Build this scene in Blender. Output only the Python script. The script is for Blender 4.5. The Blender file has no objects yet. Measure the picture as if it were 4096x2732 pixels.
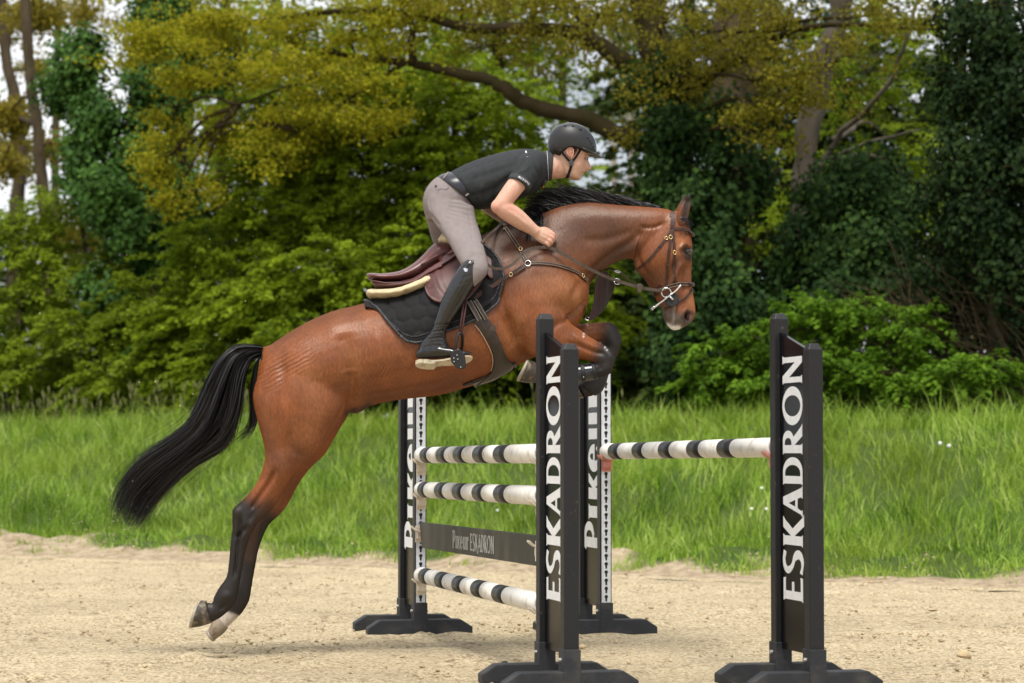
import bpy, bmesh, math, random
import numpy as np
from mathutils import Vector, Matrix
from mathutils.bvhtree import BVHTree

random.seed(7)
RNG = np.random.default_rng(11)
SC = bpy.context.scene

# ------------------------------------------------------------------ camera
FPX = 9800.0            # focal length in pixels of the 4096 px wide photograph
CAMH = 1.127            # lens height above the sand
TILT = math.atan(434.0 / FPX)
D0 = 13.5               # distance to the middle plane of the horse
cam_d = bpy.data.cameras.new('camera')
cam = bpy.data.objects.new('camera', cam_d)
SC.collection.objects.link(cam)
cam_d.sensor_width = 36.0
cam_d.lens = FPX / 4096.0 * 36.0
cam_d.clip_start = 0.1
cam_d.clip_end = 3000.0
cam_d.dof.use_dof = True
cam_d.dof.focus_distance = 13.25
cam_d.dof.aperture_fstop = 3.0
cam.location = (0, 0, CAMH)
cam.rotation_euler = (math.pi / 2 + TILT, 0, 0)
SC.camera = cam

# ------------------------------------------------------------------ sky, sun, exposure
SUN_EL, SUN_AZ = 66.0, 186.0     # azimuth from +Y towards +X: behind the camera, to the right
world = bpy.data.worlds.new('World')
SC.world = world
world.use_nodes = True
wn, wl = world.node_tree.nodes, world.node_tree.links
wn.clear()
wo = wn.new('ShaderNodeOutputWorld')
wb = wn.new('ShaderNodeBackground')
sky = wn.new('ShaderNodeTexSky')
sky.sky_type = 'NISHITA'
sky.sun_disc = False
sky.sun_elevation = math.radians(SUN_EL)
sky.sun_rotation = math.radians(SUN_AZ)
sky.air_density = 1.0
sky.dust_density = 1.5
wtc = wn.new('ShaderNodeTexCoord')
wmap = wn.new('ShaderNodeMapping')
wmap.inputs['Scale'].default_value = (1.0, 1.0, 2.2)
wno = wn.new('ShaderNodeTexNoise')
wno.inputs['Scale'].default_value = 2.3
wno.inputs['Detail'].default_value = 6.0
wno.inputs['Roughness'].default_value = 0.55
wramp = wn.new('ShaderNodeValToRGB')
wramp.color_ramp.elements[0].position = 0.36
wramp.color_ramp.elements[1].position = 0.52
wmix = wn.new('ShaderNodeMixRGB')
wmix.inputs['Color2'].default_value = (16.0, 16.3, 16.9, 1)
wl.new(wtc.outputs['Generated'], wmap.inputs['Vector'])
wl.new(wmap.outputs['Vector'], wno.inputs['Vector'])
wl.new(wno.outputs['Fac'], wramp.inputs['Fac'])
wl.new(wramp.outputs['Color'], wmix.inputs['Fac'])
wl.new(sky.outputs['Color'], wmix.inputs['Color1'])
wl.new(wmix.outputs['Color'], wb.inputs['Color'])
wb.inputs['Strength'].default_value = 0.056
wl.new(wb.outputs['Background'], wo.inputs['Surface'])

sun_d = bpy.data.lights.new('sun', 'SUN')
sun_d.energy = 3.3
sun_d.angle = math.radians(26)
sun_d.color = (1.0, 0.95, 0.87)
sun = bpy.data.objects.new('sun', sun_d)
SC.collection.objects.link(sun)
_el, _az = math.radians(SUN_EL), math.radians(SUN_AZ)
_s = Vector((math.sin(_az) * math.cos(_el), math.cos(_az) * math.cos(_el), math.sin(_el)))
sun.rotation_euler = _s.to_track_quat('Z', 'Y').to_euler()
sun.location = (6, -10, 20)

SC.view_settings.view_transform = 'Standard'
SC.view_settings.look = 'None'
SC.view_settings.exposure = 0.42
SC.view_settings.gamma = 1.0
SC.view_settings.use_curve_mapping = False
SC.cycles.use_denoising = True
SC.cycles.max_bounces = 6
SC.cycles.diffuse_bounces = 3
SC.cycles.glossy_bounces = 2
SC.cycles.transmission_bounces = 3
SC.cycles.transparent_max_bounces = 4
SC.cycles.sample_clamp_indirect = 4.0

# ------------------------------------------------------------------ helpers
CT, ST = math.cos(TILT), math.sin(TILT)

def W(px, py, D):
    """point at distance D that the photograph shows at pixel (px, py)"""
    u = (px - 2048.0) / FPX
    v = (1366.0 - py) / FPX
    k = D / (CT - v * ST)
    return Vector((u * k, D, CAMH + (ST + v * CT) * k))

def H(px, py, dy=0.0):
    return W(px, py, D0 + dy)

def tag(o, label=None, cat=None, group=None, kind=None):
    if label: o['label'] = label
    if cat: o['category'] = cat
    if group: o['group'] = group
    if kind: o['kind'] = kind
    return o

def link(o, parent=None):
    SC.collection.objects.link(o)
    if parent is not None:
        o.parent = parent
        p, l = parent, Vector((0, 0, 0))
        while p is not None:
            if p.type == 'EMPTY' and not p.parent:
                l = l + p.location
            p = p.parent
        if parent.type == 'EMPTY':
            o.matrix_parent_inverse = Matrix.Translation(-parent.location)
    return o

def empty(name, loc):
    o = bpy.data.objects.new(name, None)
    o.location = loc
    o.empty_display_size = 0.1
    SC.collection.objects.link(o)
    return o

def mesh_np(name, V, Fq, smooth=True):
    """V (n,3), Fq (m,k) with k = 3 or 4"""
    V = np.asarray(V, dtype=np.float32); Fq = np.asarray(Fq, dtype=np.int32)
    me = bpy.data.meshes.new(name)
    me.vertices.add(len(V)); me.vertices.foreach_set('co', V.ravel())
    k = Fq.shape[1]
    me.loops.add(Fq.size); me.loops.foreach_set('vertex_index', Fq.ravel())
    me.polygons.add(len(Fq))
    me.polygons.foreach_set('loop_start', np.arange(0, Fq.size, k, dtype=np.int32))
    me.polygons.foreach_set('loop_total', np.full(len(Fq), k, dtype=np.int32))
    if smooth:
        me.polygons.foreach_set('use_smooth', np.ones(len(Fq), dtype=bool))
    me.update(calc_edges=True)
    me.validate()
    return me

def obj(name, me, mat=None, parent=None):
    o = bpy.data.objects.new(name, me)
    if mat is not None:
        me.materials.clear(); me.materials.append(mat)
    return link(o, parent)

def mk(name, V, Fs, mat, parent=None, smooth=False):
    me = bpy.data.meshes.new(name)
    me.from_pydata([tuple(v) for v in V], [], [tuple(f) for f in Fs])
    if smooth:
        for p in me.polygons: p.use_smooth = True
    me.update()
    return obj(name, me, mat, parent)

def fix_normals(me):
    bm = bmesh.new(); bm.from_mesh(me)
    bmesh.ops.recalc_face_normals(bm, faces=bm.faces)
    bm.to_mesh(me); bm.free()

class MB:
    """collects shapes and builds them as one mesh"""
    def __init__(s): s.V = []; s.F = []
    def add(s, V, Fs):
        n = len(s.V); s.V += [Vector(v) for v in V]; s.F += [tuple(i + n for i in f) for f in Fs]
    def box(s, c, ax, ay, az):
        """centre and three half axis vectors"""
        c, ax, ay, az = Vector(c), Vector(ax), Vector(ay), Vector(az)
        V = [c + sx * ax + sy * ay + sz * az for sz in (-1, 1) for sy in (-1, 1) for sx in (-1, 1)]
        s.add(V, [(0, 2, 3, 1), (4, 5, 7, 6), (0, 1, 5, 4), (2, 6, 7, 3), (0, 4, 6, 2), (1, 3, 7, 5)])
    def prism(s, poly, off):
        """polygon of 3-D points swept by off"""
        n = len(poly); off = Vector(off); P = [Vector(p) for p in poly]
        s.add(P + [p + off for p in P], [tuple(range(n))[::-1], tuple(range(n, 2 * n))] +
              [(i, (i + 1) % n, n + (i + 1) % n, n + i) for i in range(n)])
    def tube(s, pts, rad, seg=8, cap=True, flat=None):
        V, Fs = tube_vf(pts, rad, seg, cap, flat); s.add(V, Fs)
    def build(s, name, mat, parent=None, smooth=False, bevel=0.0):
        me = bpy.data.meshes.new(name)
        me.from_pydata([tuple(v) for v in s.V], [], s.F)
        bm = bmesh.new(); bm.from_mesh(me)
        bmesh.ops.recalc_face_normals(bm, faces=bm.faces)
        if bevel > 0:
            es = [e for e in bm.edges if len(e.link_faces) == 2 and e.calc_face_angle(0) > 0.5]
            bmesh.ops.bevel(bm, geom=es, offset=bevel, segments=2, affect='EDGES', profile=0.5)
        if smooth:
            for f in bm.faces: f.smooth = True
        bm.to_mesh(me); bm.free(); me.update()
        return obj(name, me, mat, parent)

def tube_vf(pts, rad, seg=8, cap=True, flat=None):
    """tapered tube along pts; rad a number or one per point; flat = (direction, factor) squashes it"""
    P = [Vector(p) for p in pts]; n = len(P)
    R = [rad] * n if isinstance(rad, (int, float)) else list(rad)
    V = []; Fs = []
    prev = None
    for i in range(n):
        t = (P[min(i + 1, n - 1)] - P[max(i - 1, 0)])
        t = t.normalized() if t.length > 1e-9 else Vector((0, 0, 1))
        if prev is None:
            a = t.orthogonal().normalized()
        else:
            a = prev - t * prev.dot(t)
            a = a.normalized() if a.length > 1e-9 else t.orthogonal().normalized()
        prev = a
        b = t.cross(a)
        for k in range(seg):
            th = 2 * math.pi * k / seg
            d = a * math.cos(th) + b * math.sin(th)
            if flat is not None:
                d = d - flat[0] * (d.dot(flat[0]) * (1 - flat[1]))
            V.append(P[i] + d * R[i])
    for i in range(n - 1):
        for k in range(seg):
            k2 = (k + 1) % seg
            Fs.append((i * seg + k, i * seg + k2, (i + 1) * seg + k2, (i + 1) * seg + k))
    if cap:
        Fs.append(tuple(range(seg))[::-1]); Fs.append(tuple(range((n - 1) * seg, n * seg)))
    return V, Fs

def catmull(A, sub):
    """A (n,k) rows interpolated with Catmull-Rom, sub steps per span"""
    A = np.asarray(A, dtype=float); n = len(A)
    out = []
    for i in range(n - 1):
        p0 = A[i - 1] if i > 0 else 2 * A[0] - A[1]
        p1, p2 = A[i], A[i + 1]
        p3 = A[i + 2] if i + 2 < n else 2 * A[-1] - A[-2]
        for j in range(sub):
            t = j / sub
            out.append(0.5 * ((2 * p1) + (-p0 + p2) * t + (2 * p0 - 5 * p1 + 4 * p2 - p3) * t * t + (-p0 + 3 * p1 - 3 * p2 + p3) * t ** 3))
    out.append(A[-1])
    return np.array(out)

def smooth_pts(pts, sub=6):
    return [Vector(p) for p in catmull([tuple(p) for p in pts], sub)]

def _hash(ix, iy, iz, seed):
    h = (ix * 374761393 + iy * 668265263 + iz * 2147483647 + seed * 974711) & 0xFFFFFFFF
    h = ((h ^ (h >> 13)) * 1274126177) & 0xFFFFFFFF
    h = (h ^ (h >> 16)) & 0xFFFFFFFF
    return h.astype(np.float64) / 4294967295.0

def vnoise(P, scale=1.0, seed=0):
    P = np.asarray(P, dtype=float) * scale
    i = np.floor(P).astype(np.int64); f = P - i
    f = f * f * (3 - 2 * f)
    r = 0
    for dx in (0, 1):
        for dy in (0, 1):
            for dz in (0, 1):
                w = (f[:, 0] if dx else 1 - f[:, 0]) * (f[:, 1] if dy else 1 - f[:, 1]) * (f[:, 2] if dz else 1 - f[:, 2])
                r = r + w * _hash(i[:, 0] + dx, i[:, 1] + dy, i[:, 2] + dz, seed)
    return r

def fbm(P, scale=1.0, octv=4, seed=0):
    r = 0; a = 0.5; t = 0
    for o in range(octv):
        r = r + a * vnoise(P, scale * 2 ** o, seed + o * 17); t += a; a *= 0.5
    return r / t

# ------------------------------------------------------------------ materials
def new_mat(name):
    m = bpy.data.materials.new(name); m.use_nodes = True
    nt = m.node_tree; nt.nodes.clear()
    out = nt.nodes.new('ShaderNodeOutputMaterial')
    b = nt.nodes.new('ShaderNodeBsdfPrincipled')
    nt.links.new(b.outputs['BSDF'], out.inputs['Surface'])
    return m, nt, b, out

def pmat(name, col, rough=0.6, spec=0.5, metal=0.0, var=0.12, nscale=12.0, bump=0.0, bscale=80.0, col2=None,
         thr=(0.4, 0.7), coat=0.0, sheen=0.0, stretch=(1, 1, 1), rvar=0.0):
    m, nt, b, out = new_mat(name)
    N, L = nt.nodes, nt.links
    tc = N.new('ShaderNodeTexCoord'); mp = N.new('ShaderNodeMapping')
    mp.inputs['Scale'].default_value = stretch
    L.new(tc.outputs['Object'], mp.inputs['Vector'])
    no = N.new('ShaderNodeTexNoise'); no.inputs['Scale'].default_value = nscale; no.inputs['Detail'].default_value = 5
    L.new(mp.outputs['Vector'], no.inputs['Vector'])
    rp = N.new('ShaderNodeValToRGB')
    c2 = col2 if col2 else tuple(max(0, c * (1 - var)) for c in col)
    c1 = col if col2 else tuple(c * (1 + var) for c in col)
    rp.color_ramp.elements[0].position = thr[0]; rp.color_ramp.elements[0].color = (*c1, 1)
    rp.color_ramp.elements[1].position = thr[1]; rp.color_ramp.elements[1].color = (*c2, 1)
    L.new(no.outputs['Fac'], rp.inputs['Fac'])
    L.new(rp.outputs['Color'], b.inputs['Base Color'])
    b.inputs['Roughness'].default_value = rough
    b.inputs['Specular IOR Level'].default_value = spec
    b.inputs['Metallic'].default_value = metal
    if rvar:
        mr = N.new('ShaderNodeMapRange')
        mr.inputs['To Min'].default_value = rough - rvar; mr.inputs['To Max'].default_value = rough + rvar
        L.new(no.outputs['Fac'], mr.inputs['Value']); L.new(mr.outputs['Result'], b.inputs['Roughness'])
    if coat: b.inputs['Coat Weight'].default_value = coat; b.inputs['Coat Roughness'].default_value = 0.15
    if sheen: b.inputs['Sheen Weight'].default_value = sheen
    if bump:
        n2 = N.new('ShaderNodeTexNoise'); n2.inputs['Scale'].default_value = bscale; n2.inputs['Detail'].default_value = 4
        L.new(mp.outputs['Vector'], n2.inputs['Vector'])
        bp = N.new('ShaderNodeBump'); bp.inputs['Strength'].default_value = bump; bp.inputs['Distance'].default_value = 0.01
        L.new(n2.outputs['Fac'], bp.inputs['Height']); L.new(bp.outputs['Normal'], b.inputs['Normal'])
    return m

def leaf_mat(name, cols, trans=0.35, rough=0.55, spec=0.3, patch=None):
    """cols: dark to light, picked per leaf; patch: slow colour drift over the plant"""
    m, nt, b, out = new_mat(name)
    N, L = nt.nodes, nt.links
    at = N.new('ShaderNodeAttribute'); at.attribute_name = 'rnd'
    rp = N.new('ShaderNodeValToRGB')
    els = rp.color_ramp.elements
    for i, c in enumerate(cols):
        p = i / max(1, len(cols) - 1)
        e = els[i] if i < 2 else els.new(p)
        e.position = p; e.color = (*c, 1)
    els[0].position = 0.0
    L.new(at.outputs['Fac'], rp.inputs['Fac'])
    colout = rp.outputs['Color']
    if patch:
        tc = N.new('ShaderNodeTexCoord'); no = N.new('ShaderNodeTexNoise')
        no.inputs['Scale'].default_value = patch[1]; no.inputs['Detail'].default_value = 2
        L.new(tc.outputs['Object'], no.inputs['Vector'])
        r2 = N.new('ShaderNodeValToRGB'); r2.color_ramp.elements[0].position = 0.42; r2.color_ramp.elements[1].position = 0.6
        L.new(no.outputs['Fac'], r2.inputs['Fac'])
        mx = N.new('ShaderNodeMixRGB'); mx.inputs['Color2'].default_value = (*patch[0], 1)
        ml = N.new('ShaderNodeMath'); ml.operation = 'MULTIPLY'; ml.inputs[1].default_value = patch[2]
        L.new(r2.outputs['Color'], ml.inputs[0]); L.new(ml.outputs['Value'], mx.inputs['Fac'])
        L.new(colout, mx.inputs['Color1']); colout = mx.outputs['Color']
    L.new(colout, b.inputs['Base Color'])
    b.inputs['Roughness'].default_value = rough
    b.inputs['Specular IOR Level'].default_value = spec
    tr = N.new('ShaderNodeBsdfTranslucent')
    L.new(colout, tr.inputs['Color'])
    mix = N.new('ShaderNodeMixShader'); mix.inputs['Fac'].default_value = trans
    L.new(b.outputs['BSDF'], mix.inputs[1]); L.new(tr.outputs['BSDF'], mix.inputs[2])
    L.new(mix.outputs['Shader'], out.inputs['Surface'])
    return m
# ------------------------------------------------------------------ ground
# the arena edge runs obliquely across the view; q is the distance beyond it
EA = np.array([-5.4, 26.0]); EN = np.array([0.536, 0.844]); ED = np.array([0.844, -0.536])

def q_of(x, y): return (x - EA[0]) * EN[0] + (y - EA[1]) * EN[1]
def xy_of(s, q): return EA[0] + s * ED[0] + q * EN[0], EA[1] + s * ED[1] + q * EN[1]
def D_at(px, q):
    u = (px - 2048.0) / FPX
    return (q + 19.05) / (EN[1] + EN[0] * u)

def bank_z(q, s):
    P = np.stack([s, q, np.zeros_like(s)], 1)
    n = fbm(P, 0.35, 3, 5) - 0.5
    t = np.clip((q - 1.5 - n * 0.9) / 3.9, 0, 1)
    z = 1.32 * (t * t * (3 - 2 * t)) + n * 0.12 * t
    berm = 0.17 * np.exp(-((q - 1.25 - n) / 0.40) ** 2) * np.clip(1.9 * fbm(P, 1.9, 3, 3) - 0.35, 0, 1)
    z = z + berm + 0.05 * np.clip(q - 0.2, 0, 1)
    return z + np.where(q > 1.2, 0.05 * (fbm(P, 2.2, 3, 9) - 0.5), 0.05 * (fbm(P, 4, 3, 8) - 0.5))

def sand_material():
    m, nt, b, out = new_mat('arena_sand')
    N, L = nt.nodes, nt.links
    tc = N.new('ShaderNodeTexCoord')
    def noise(scale, detail=5, rough=0.6):
        n = N.new('ShaderNodeTexNoise'); n.inputs['Scale'].default_value = scale
        n.inputs['Detail'].default_value = detail; n.inputs['Roughness'].default_value = rough
        L.new(tc.outputs['Object'], n.inputs['Vector']); return n
    def ramp(src, p0, c0, p1, c1):
        r = N.new('ShaderNodeValToRGB'); e = r.color_ramp.elements
        e[0].position, e[1].position = p0, p1; e[0].color, e[1].color = (*c0, 1), (*c1, 1)
        L.new(src, r.inputs['Fac']); return r
    big = noise(0.55, 3); mid = noise(5.0, 4); fine = noise(46.0, 5, 0.7); clod = noise(14.0, 6, 0.75)
    base = ramp(big.outputs['Fac'], 0.35, (0.635, 0.545, 0.375), 0.68, (0.53, 0.45, 0.31))
    f2 = ramp(fine.outputs['Fac'], 0.36, (0.42, 0.36, 0.28), 0.58, (1.10, 1.08, 1.05))
    m1 = N.new('ShaderNodeMixRGB'); m1.blend_type = 'MULTIPLY'; m1.inputs['Fac'].default_value = 0.9
    L.new(base.outputs['Color'], m1.inputs['Color1']); L.new(f2.outputs['Color'], m1.inputs['Color2'])
    cr = ramp(clod.outputs['Fac'], 0.52, (0, 0, 0), 0.60, (1, 1, 1))
    mid.inputs['Scale'].default_value = 2.2
    mr = ramp(mid.outputs['Fac'], 0.40, (0.05, 0.05, 0.05), 0.62, (0.9, 0.9, 0.9))
    mm = N.new('ShaderNodeMath'); mm.operation = 'MULTIPLY'
    L.new(cr.outputs['Color'], mm.inputs[0]); L.new(mr.outputs['Color'], mm.inputs[1])
    m2 = N.new('ShaderNodeMixRGB'); m2.inputs['Color2'].default_value = (0.21, 0.155, 0.092, 1)
    L.new(mm.outputs['Value'], m2.inputs['Fac']); L.new(m1.outputs['Color'], m2.inputs['Color1'])
    L.new(m2.outputs['Color'], b.inputs['Base Color'])
    b.inputs['Roughness'].default_value = 0.95; b.inputs['Specular IOR Level'].default_value = 0.15
    bp = N.new('ShaderNodeBump'); bp.inputs['Strength'].default_value = 0.8; bp.inputs['Distance'].default_value = 0.03
    ad = N.new('ShaderNodeMath'); ad.operation = 'ADD'
    L.new(fine.outputs['Fac'], ad.inputs[0]); L.new(clod.outputs['Fac'], ad.inputs[1])
    L.new(ad.outputs['Value'], bp.inputs['Height']); L.new(bp.outputs['Normal'], b.inputs['Normal'])
    return m

M_SAND = sand_material()
M_SANDPALE = pmat('pale_dry_sand', (0.56, 0.475, 0.345), 0.95, 0.1, var=0.12, nscale=9, bump=0.5, bscale=40)
M_CLOD = pmat('damp_sand_clod', (0.40, 0.31, 0.19), 0.95, 0.1, var=0.3, nscale=14, bump=0.5, bscale=90)

def build_ground():
    xs = np.concatenate([[-700, -200, -60, -25, -12], np.arange(-7.4, 7.41, 0.05), [12, 25, 60, 200, 700]])
    ys = np.concatenate([[-300, -60, -10, 4, 8], np.arange(10.4, 27.6, 0.07), [30, 45, 90, 250, 900]])
    X, Y = np.meshgrid(xs, ys)
    x, y = X.ravel(), Y.ravel()
    P = np.stack([x, y, np.zeros_like(x)], 1)
    ok = (np.abs(x) < 7.5) & (y > 10.3) & (y < 27.7)
    z = np.zeros_like(x)
    z[ok] = 0.045 * (fbm(P[ok], 2.6, 4, 21) - 0.5) + 0.035 * (fbm(P[ok], 8, 3, 22) - 0.5)
    for k in range(260):                      # hoof prints
        hx, hy = RNG.uniform(-6.5, 6.5), RNG.uniform(10.8, 26)
        r = RNG.uniform(0.06, 0.1)
        d2 = ((x - hx) ** 2 + (y - hy) ** 2) / r ** 2
        w = d2 < 9
        z[w] += -0.034 * np.exp(-d2[w]) + 0.020 * np.exp(-(np.sqrt(d2[w]) - 1.6) ** 2 * 4)
    q = q_of(x, y)
    fade = np.clip((-0.1 - q) / 0.6, 0, 1); fade = np.where(ok, fade, 0)
    z = z * fade
    nx, ny = len(xs), len(ys)
    i = np.arange(nx * ny).reshape(ny, nx)
    Fq = np.stack([i[:-1, :-1].ravel(), i[:-1, 1:].ravel(), i[1:, 1:].ravel(), i[1:, :-1].ravel()], 1)
    o = obj('ground', mesh_np('ground', np.stack([x, y, z], 1), Fq), M_SAND)
    tag(o, kind='structure')
    # grass bank beyond the arena edge (bare sand foot, earth under the grass)
    ss = np.concatenate([[-200, -60, -20, -9], np.arange(-6.6, 14.5, 0.065), [20, 35, 80, 220]])
    qs = np.concatenate([np.arange(0.1, 6.2, 0.06), [6.6, 7.5, 9, 13, 20, 40, 100, 300]])
    S, Q = np.meshgrid(ss, qs)
    s, q = S.ravel(), Q.ravel()
    z = bank_z(q, s)
    z = np.where(q < 0.15, -0.02, z + 0.004)
    x, y = xy_of(s, q)
    nx, ny = len(ss), len(qs)
    i = np.arange(nx * ny).reshape(ny, nx)
    Fq = np.stack([i[:-1, :-1].ravel(), i[:-1, 1:].ravel(), i[1:, 1:].ravel(), i[1:, :-1].ravel()], 1)
    m, nt, b, out = new_mat('bank_earth')
    N, L = nt.nodes, nt.links
    at = N.new('ShaderNodeAttribute'); at.attribute_name = 'grassy'
    tc = N.new('ShaderNodeTexCoord'); no = N.new('ShaderNodeTexNoise')
    no.inputs['Scale'].default_value = 9; no.inputs['Detail'].default_value = 6
    L.new(tc.outputs['Object'], no.inputs['Vector'])
    r1 = N.new('ShaderNodeValToRGB'); r1.color_ramp.elements[0].color = (0.40, 0.325, 0.225, 1); r1.color_ramp.elements[1].color = (0.17, 0.125, 0.078, 1)
    r1.color_ramp.elements[0].position = 0.35; r1.color_ramp.elements[1].position = 0.75
    L.new(no.outputs['Fac'], r1.inputs['Fac'])
    mx = N.new('ShaderNodeMixRGB'); mx.inputs['Color2'].default_value = (0.055, 0.085, 0.02, 1)
    L.new(at.outputs['Fac'], mx.inputs['Fac']); L.new(r1.outputs['Color'], mx.inputs['Color1'])
    L.new(mx.outputs['Color'], b.inputs['Base Color']); b.inputs['Roughness'].default_value = 0.95
    b.inputs['Specular IOR Level'].default_value = 0.1
    bp = N.new('ShaderNodeBump'); bp.inputs['Strength'].default_value = 0.6; bp.inputs['Distance'].default_value = 0.03
    L.new(no.outputs['Fac'], bp.inputs['Height']); L.new(bp.outputs['Normal'], b.inputs['Normal'])
    me = mesh_np('bank', np.stack([x, y, z], 1), Fq)
    P = np.stack([s, q, 0 * s], 1)
    g = np.clip((q - 0.95 - 2.6 * (fbm(P, 0.9, 3, 31) - 0.5)) / 0.3, 0, 1)
    a = me.attributes.new('grassy', 'FLOAT', 'POINT'); a.data.foreach_set('value', g.astype(np.float32))
    tag(obj('bank', me, m), kind='structure')
    # pale drag line along the arena edge
    sv = np.arange(-4, 16, 0.07); V = []; Fs = []
    for k, s_ in enumerate(sv):
        P = np.array([[s_, 0, 0]])
        c = 0.22 * (fbm(P, 0.5, 3, 41)[0] - 0.5) - 0.25
        w = 0.03 + 0.14 * fbm(P, 2.2, 3, 42)[0]
        for f, zz in ((-1, -0.006), (-0.4, 0.012), (0.4, 0.013), (1, -0.006)):
            x_, y_ = xy_of(s_, c + f * w); V.append((x_, y_, zz + 0.012 * vnoise(np.array([[s_, f, 0]]), 9, 4)[0]))
        if k:
            n = len(V) - 8
            Fs += [(n + j, n + j + 1, n + j + 5, n + j + 4) for j in range(3)]
    tag(mk('sand_line', V, Fs, M_SAND, smooth=True), kind='structure')
build_ground()

def scatter_lumps(name, pts, sizes, mat, squash=0.6, seed=0, **kw):
    """small irregular lumps (eight faces each) as one mesh"""
    r = np.random.default_rng(seed)
    base = np.array([[1, 0, 0], [-1, 0, 0], [0, 1, 0], [0, -1, 0], [0, 0, 1], [0, 0, -1]], float)
    fc = np.array([[0, 2, 4], [2, 1, 4], [1, 3, 4], [3, 0, 4], [2, 0, 5], [1, 2, 5], [3, 1, 5], [0, 3, 5]])
    n = len(pts)
    B = base[None] * r.uniform(0.55, 1.2, (n, 6, 1)) * np.asarray(sizes)[:, None, None]
    B = B + r.normal(0, 0.2, (n, 6, 3)) * np.asarray(sizes)[:, None, None]
    a = r.uniform(0, 6.28, n); c, s = np.cos(a)[:, None], np.sin(a)[:, None]
    X = B[:, :, 0] * c - B[:, :, 1] * s; Y = B[:, :, 0] * s + B[:, :, 1] * c
    B = np.stack([X, Y, B[:, :, 2] * squash], 2) + np.asarray(pts)[:, None, :]
    Fq = (fc[None] + (np.arange(n) * 6)[:, None, None]).reshape(-1, 3)
    o = obj(name, mesh_np(name, B.reshape(-1, 3), Fq, smooth=False), mat)
    return tag(o, **kw)

def build_clods():
    n = 14000
    y = 11.2 + (26 - 11.2) * RNG.random(n) ** 1.25
    x = RNG.uniform(-1, 1, n) * (y * 0.215 + 0.3)
    P = np.stack([x, y, 0 * x], 1)
    keep = (q_of(x, y) < 0.6) & (fbm(P, 0.8, 2, 3) > RNG.uniform(0.25, 0.62, n))
    P = P[keep]
    sz = 0.004 + 0.016 * RNG.random(len(P)) ** 4
    P[:, 2] = 0.002
    m_ = 2600                                  # crumbled sand along the foot of the bank
    s_ = RNG.uniform(-5, 13.5, m_); q_ = 0.1 + 1.1 * RNG.random(m_)
    x_, y_ = xy_of(s_, q_)
    P = np.concatenate([P, np.stack([x_, y_, bank_z(q_, s_) + 0.002], 1)]); sz = np.concatenate([sz, 0.006 + 0.028 * RNG.random(m_) ** 4])
    scatter_lumps('sand_clods', P, sz, M_CLOD, 0.6, 3, kind='stuff', label='small damp clods lying all over the pale arena sand', cat='sand')
    # single larger clods and stones seen on the sand
    spots = [((3858, 2625), 0.034, 'fist-sized brown stone lying on the sand beyond the right stand', 'stone'),
             ((2330, 2588), 0.020, 'small brown clod on the sand just right of the left jump stand', 'clod'),
             ((3733, 2440), 0.024, 'flat dark piece of bark on the sand right of the right stand', 'bark'),
             ((2758, 2443), 0.022, 'dark clod on the sand left of the right stand near the grass', 'clod')]
    for (p, r, lab, cat) in spots:
        D = FPX * CAMH / (p[1] - 1800.0)
        c = W(p[0], p[1], D)
        bm = bmesh.new(); bmesh.ops.create_icosphere(bm, subdivisions=3, radius=r)
        for v in bm.verts:
            n = vnoise(np.array([v.co]), 42, 5)[0] - 0.5
            v.co = Vector((v.co.x * 1.25, v.co.y, v.co.z * (0.35 if cat == 'bark' else 0.8))) * (1 + 0.55 * n)
            v.co += Vector((c.x, c.y, r * 0.35))
        me = bpy.data.meshes.new(cat); bm.to_mesh(me); bm.free()
        tag(obj('stone' if cat == 'stone' else ('bark_piece' if cat == 'bark' else 'sand_clod'), me, M_CLOD), lab, cat)
build_clods()

def build_spray():
    # sand thrown up by the hind hooves and drifting behind the horse
    r = np.random.default_rng(77); P = []
    for k in range(520):
        if k < 260: px, py = r.normal(420, 130), r.normal(2090, 90)
        elif k < 400: px, py = r.uniform(0, 1100), r.uniform(900, 2150)
        else: px, py = r.choice([660, 800]) + r.normal(0, 22), 2640 - abs(r.normal(0, 70))
        P.append(tuple(W(px, py, r.uniform(13.0, 14.4))))
    P = np.array(P); P = P[P[:, 2] > 0.02]
    scatter_lumps('sand_spray', P, 0.0012 + 0.0042 * r.random(len(P)) ** 4, M_SANDPALE, 0.8, 9, kind='stuff', label='flying grains of sand kicked up behind the hind hooves', cat='sand')
build_spray()

# ------------------------------------------------------------------ grass
def blades(base, height, width, lean, rnd, segs=3, curl=0.5, seed=0):
    """base (n,3), lean (n,2) horizontal displacement of the tip as part of the height"""
    n = len(base); r = np.random.default_rng(seed)
    ang = r.uniform(0, math.pi, n)
    side = np.stack([np.cos(ang), np.sin(ang), np.zeros(n)], 1)
    side[:, 1] *= 0.5
    L = np.concatenate([lean, np.zeros((n, 1))], 1)
    V = []
    ts = np.linspace(0, 1, segs + 1)
    for k, t in enumerate(ts):
        c = base + L * (height * t ** 1.9)[:, None]
        c[:, 2] += height * (t - 0.32 * np.linalg.norm(lean, axis=1) * t ** 2.6 * curl * 2)
        w = width * (1 - t ** 1.6) * 0.5
        if k < segs:
            V.append(c - side * w[:, None]); V.append(c + side * w[:, None])
        else:
            V.append(c)
    V = np.stack(V, 1)                         # n, 2*segs+1, 3
    m = 2 * segs + 1
    T = []
    for k in range(segs - 1):
        a = 2 * k
        T += [[a, a + 1, a + 3], [a, a + 3, a + 2]]
    a = 2 * (segs - 1); T += [[a, a + 1, a + 2]]
    T = np.array(T)
    Fq = (T[None] + (np.arange(n) * m)[:, None, None]).reshape(-1, 3)
    me = mesh_np('grass', V.reshape(-1, 3), Fq, smooth=True)
    at = me.attributes.new('rnd', 'FLOAT', 'FACE')
    at.data.foreach_set('value', np.repeat(rnd, len(T)).astype(np.float32))
    return me

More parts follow.
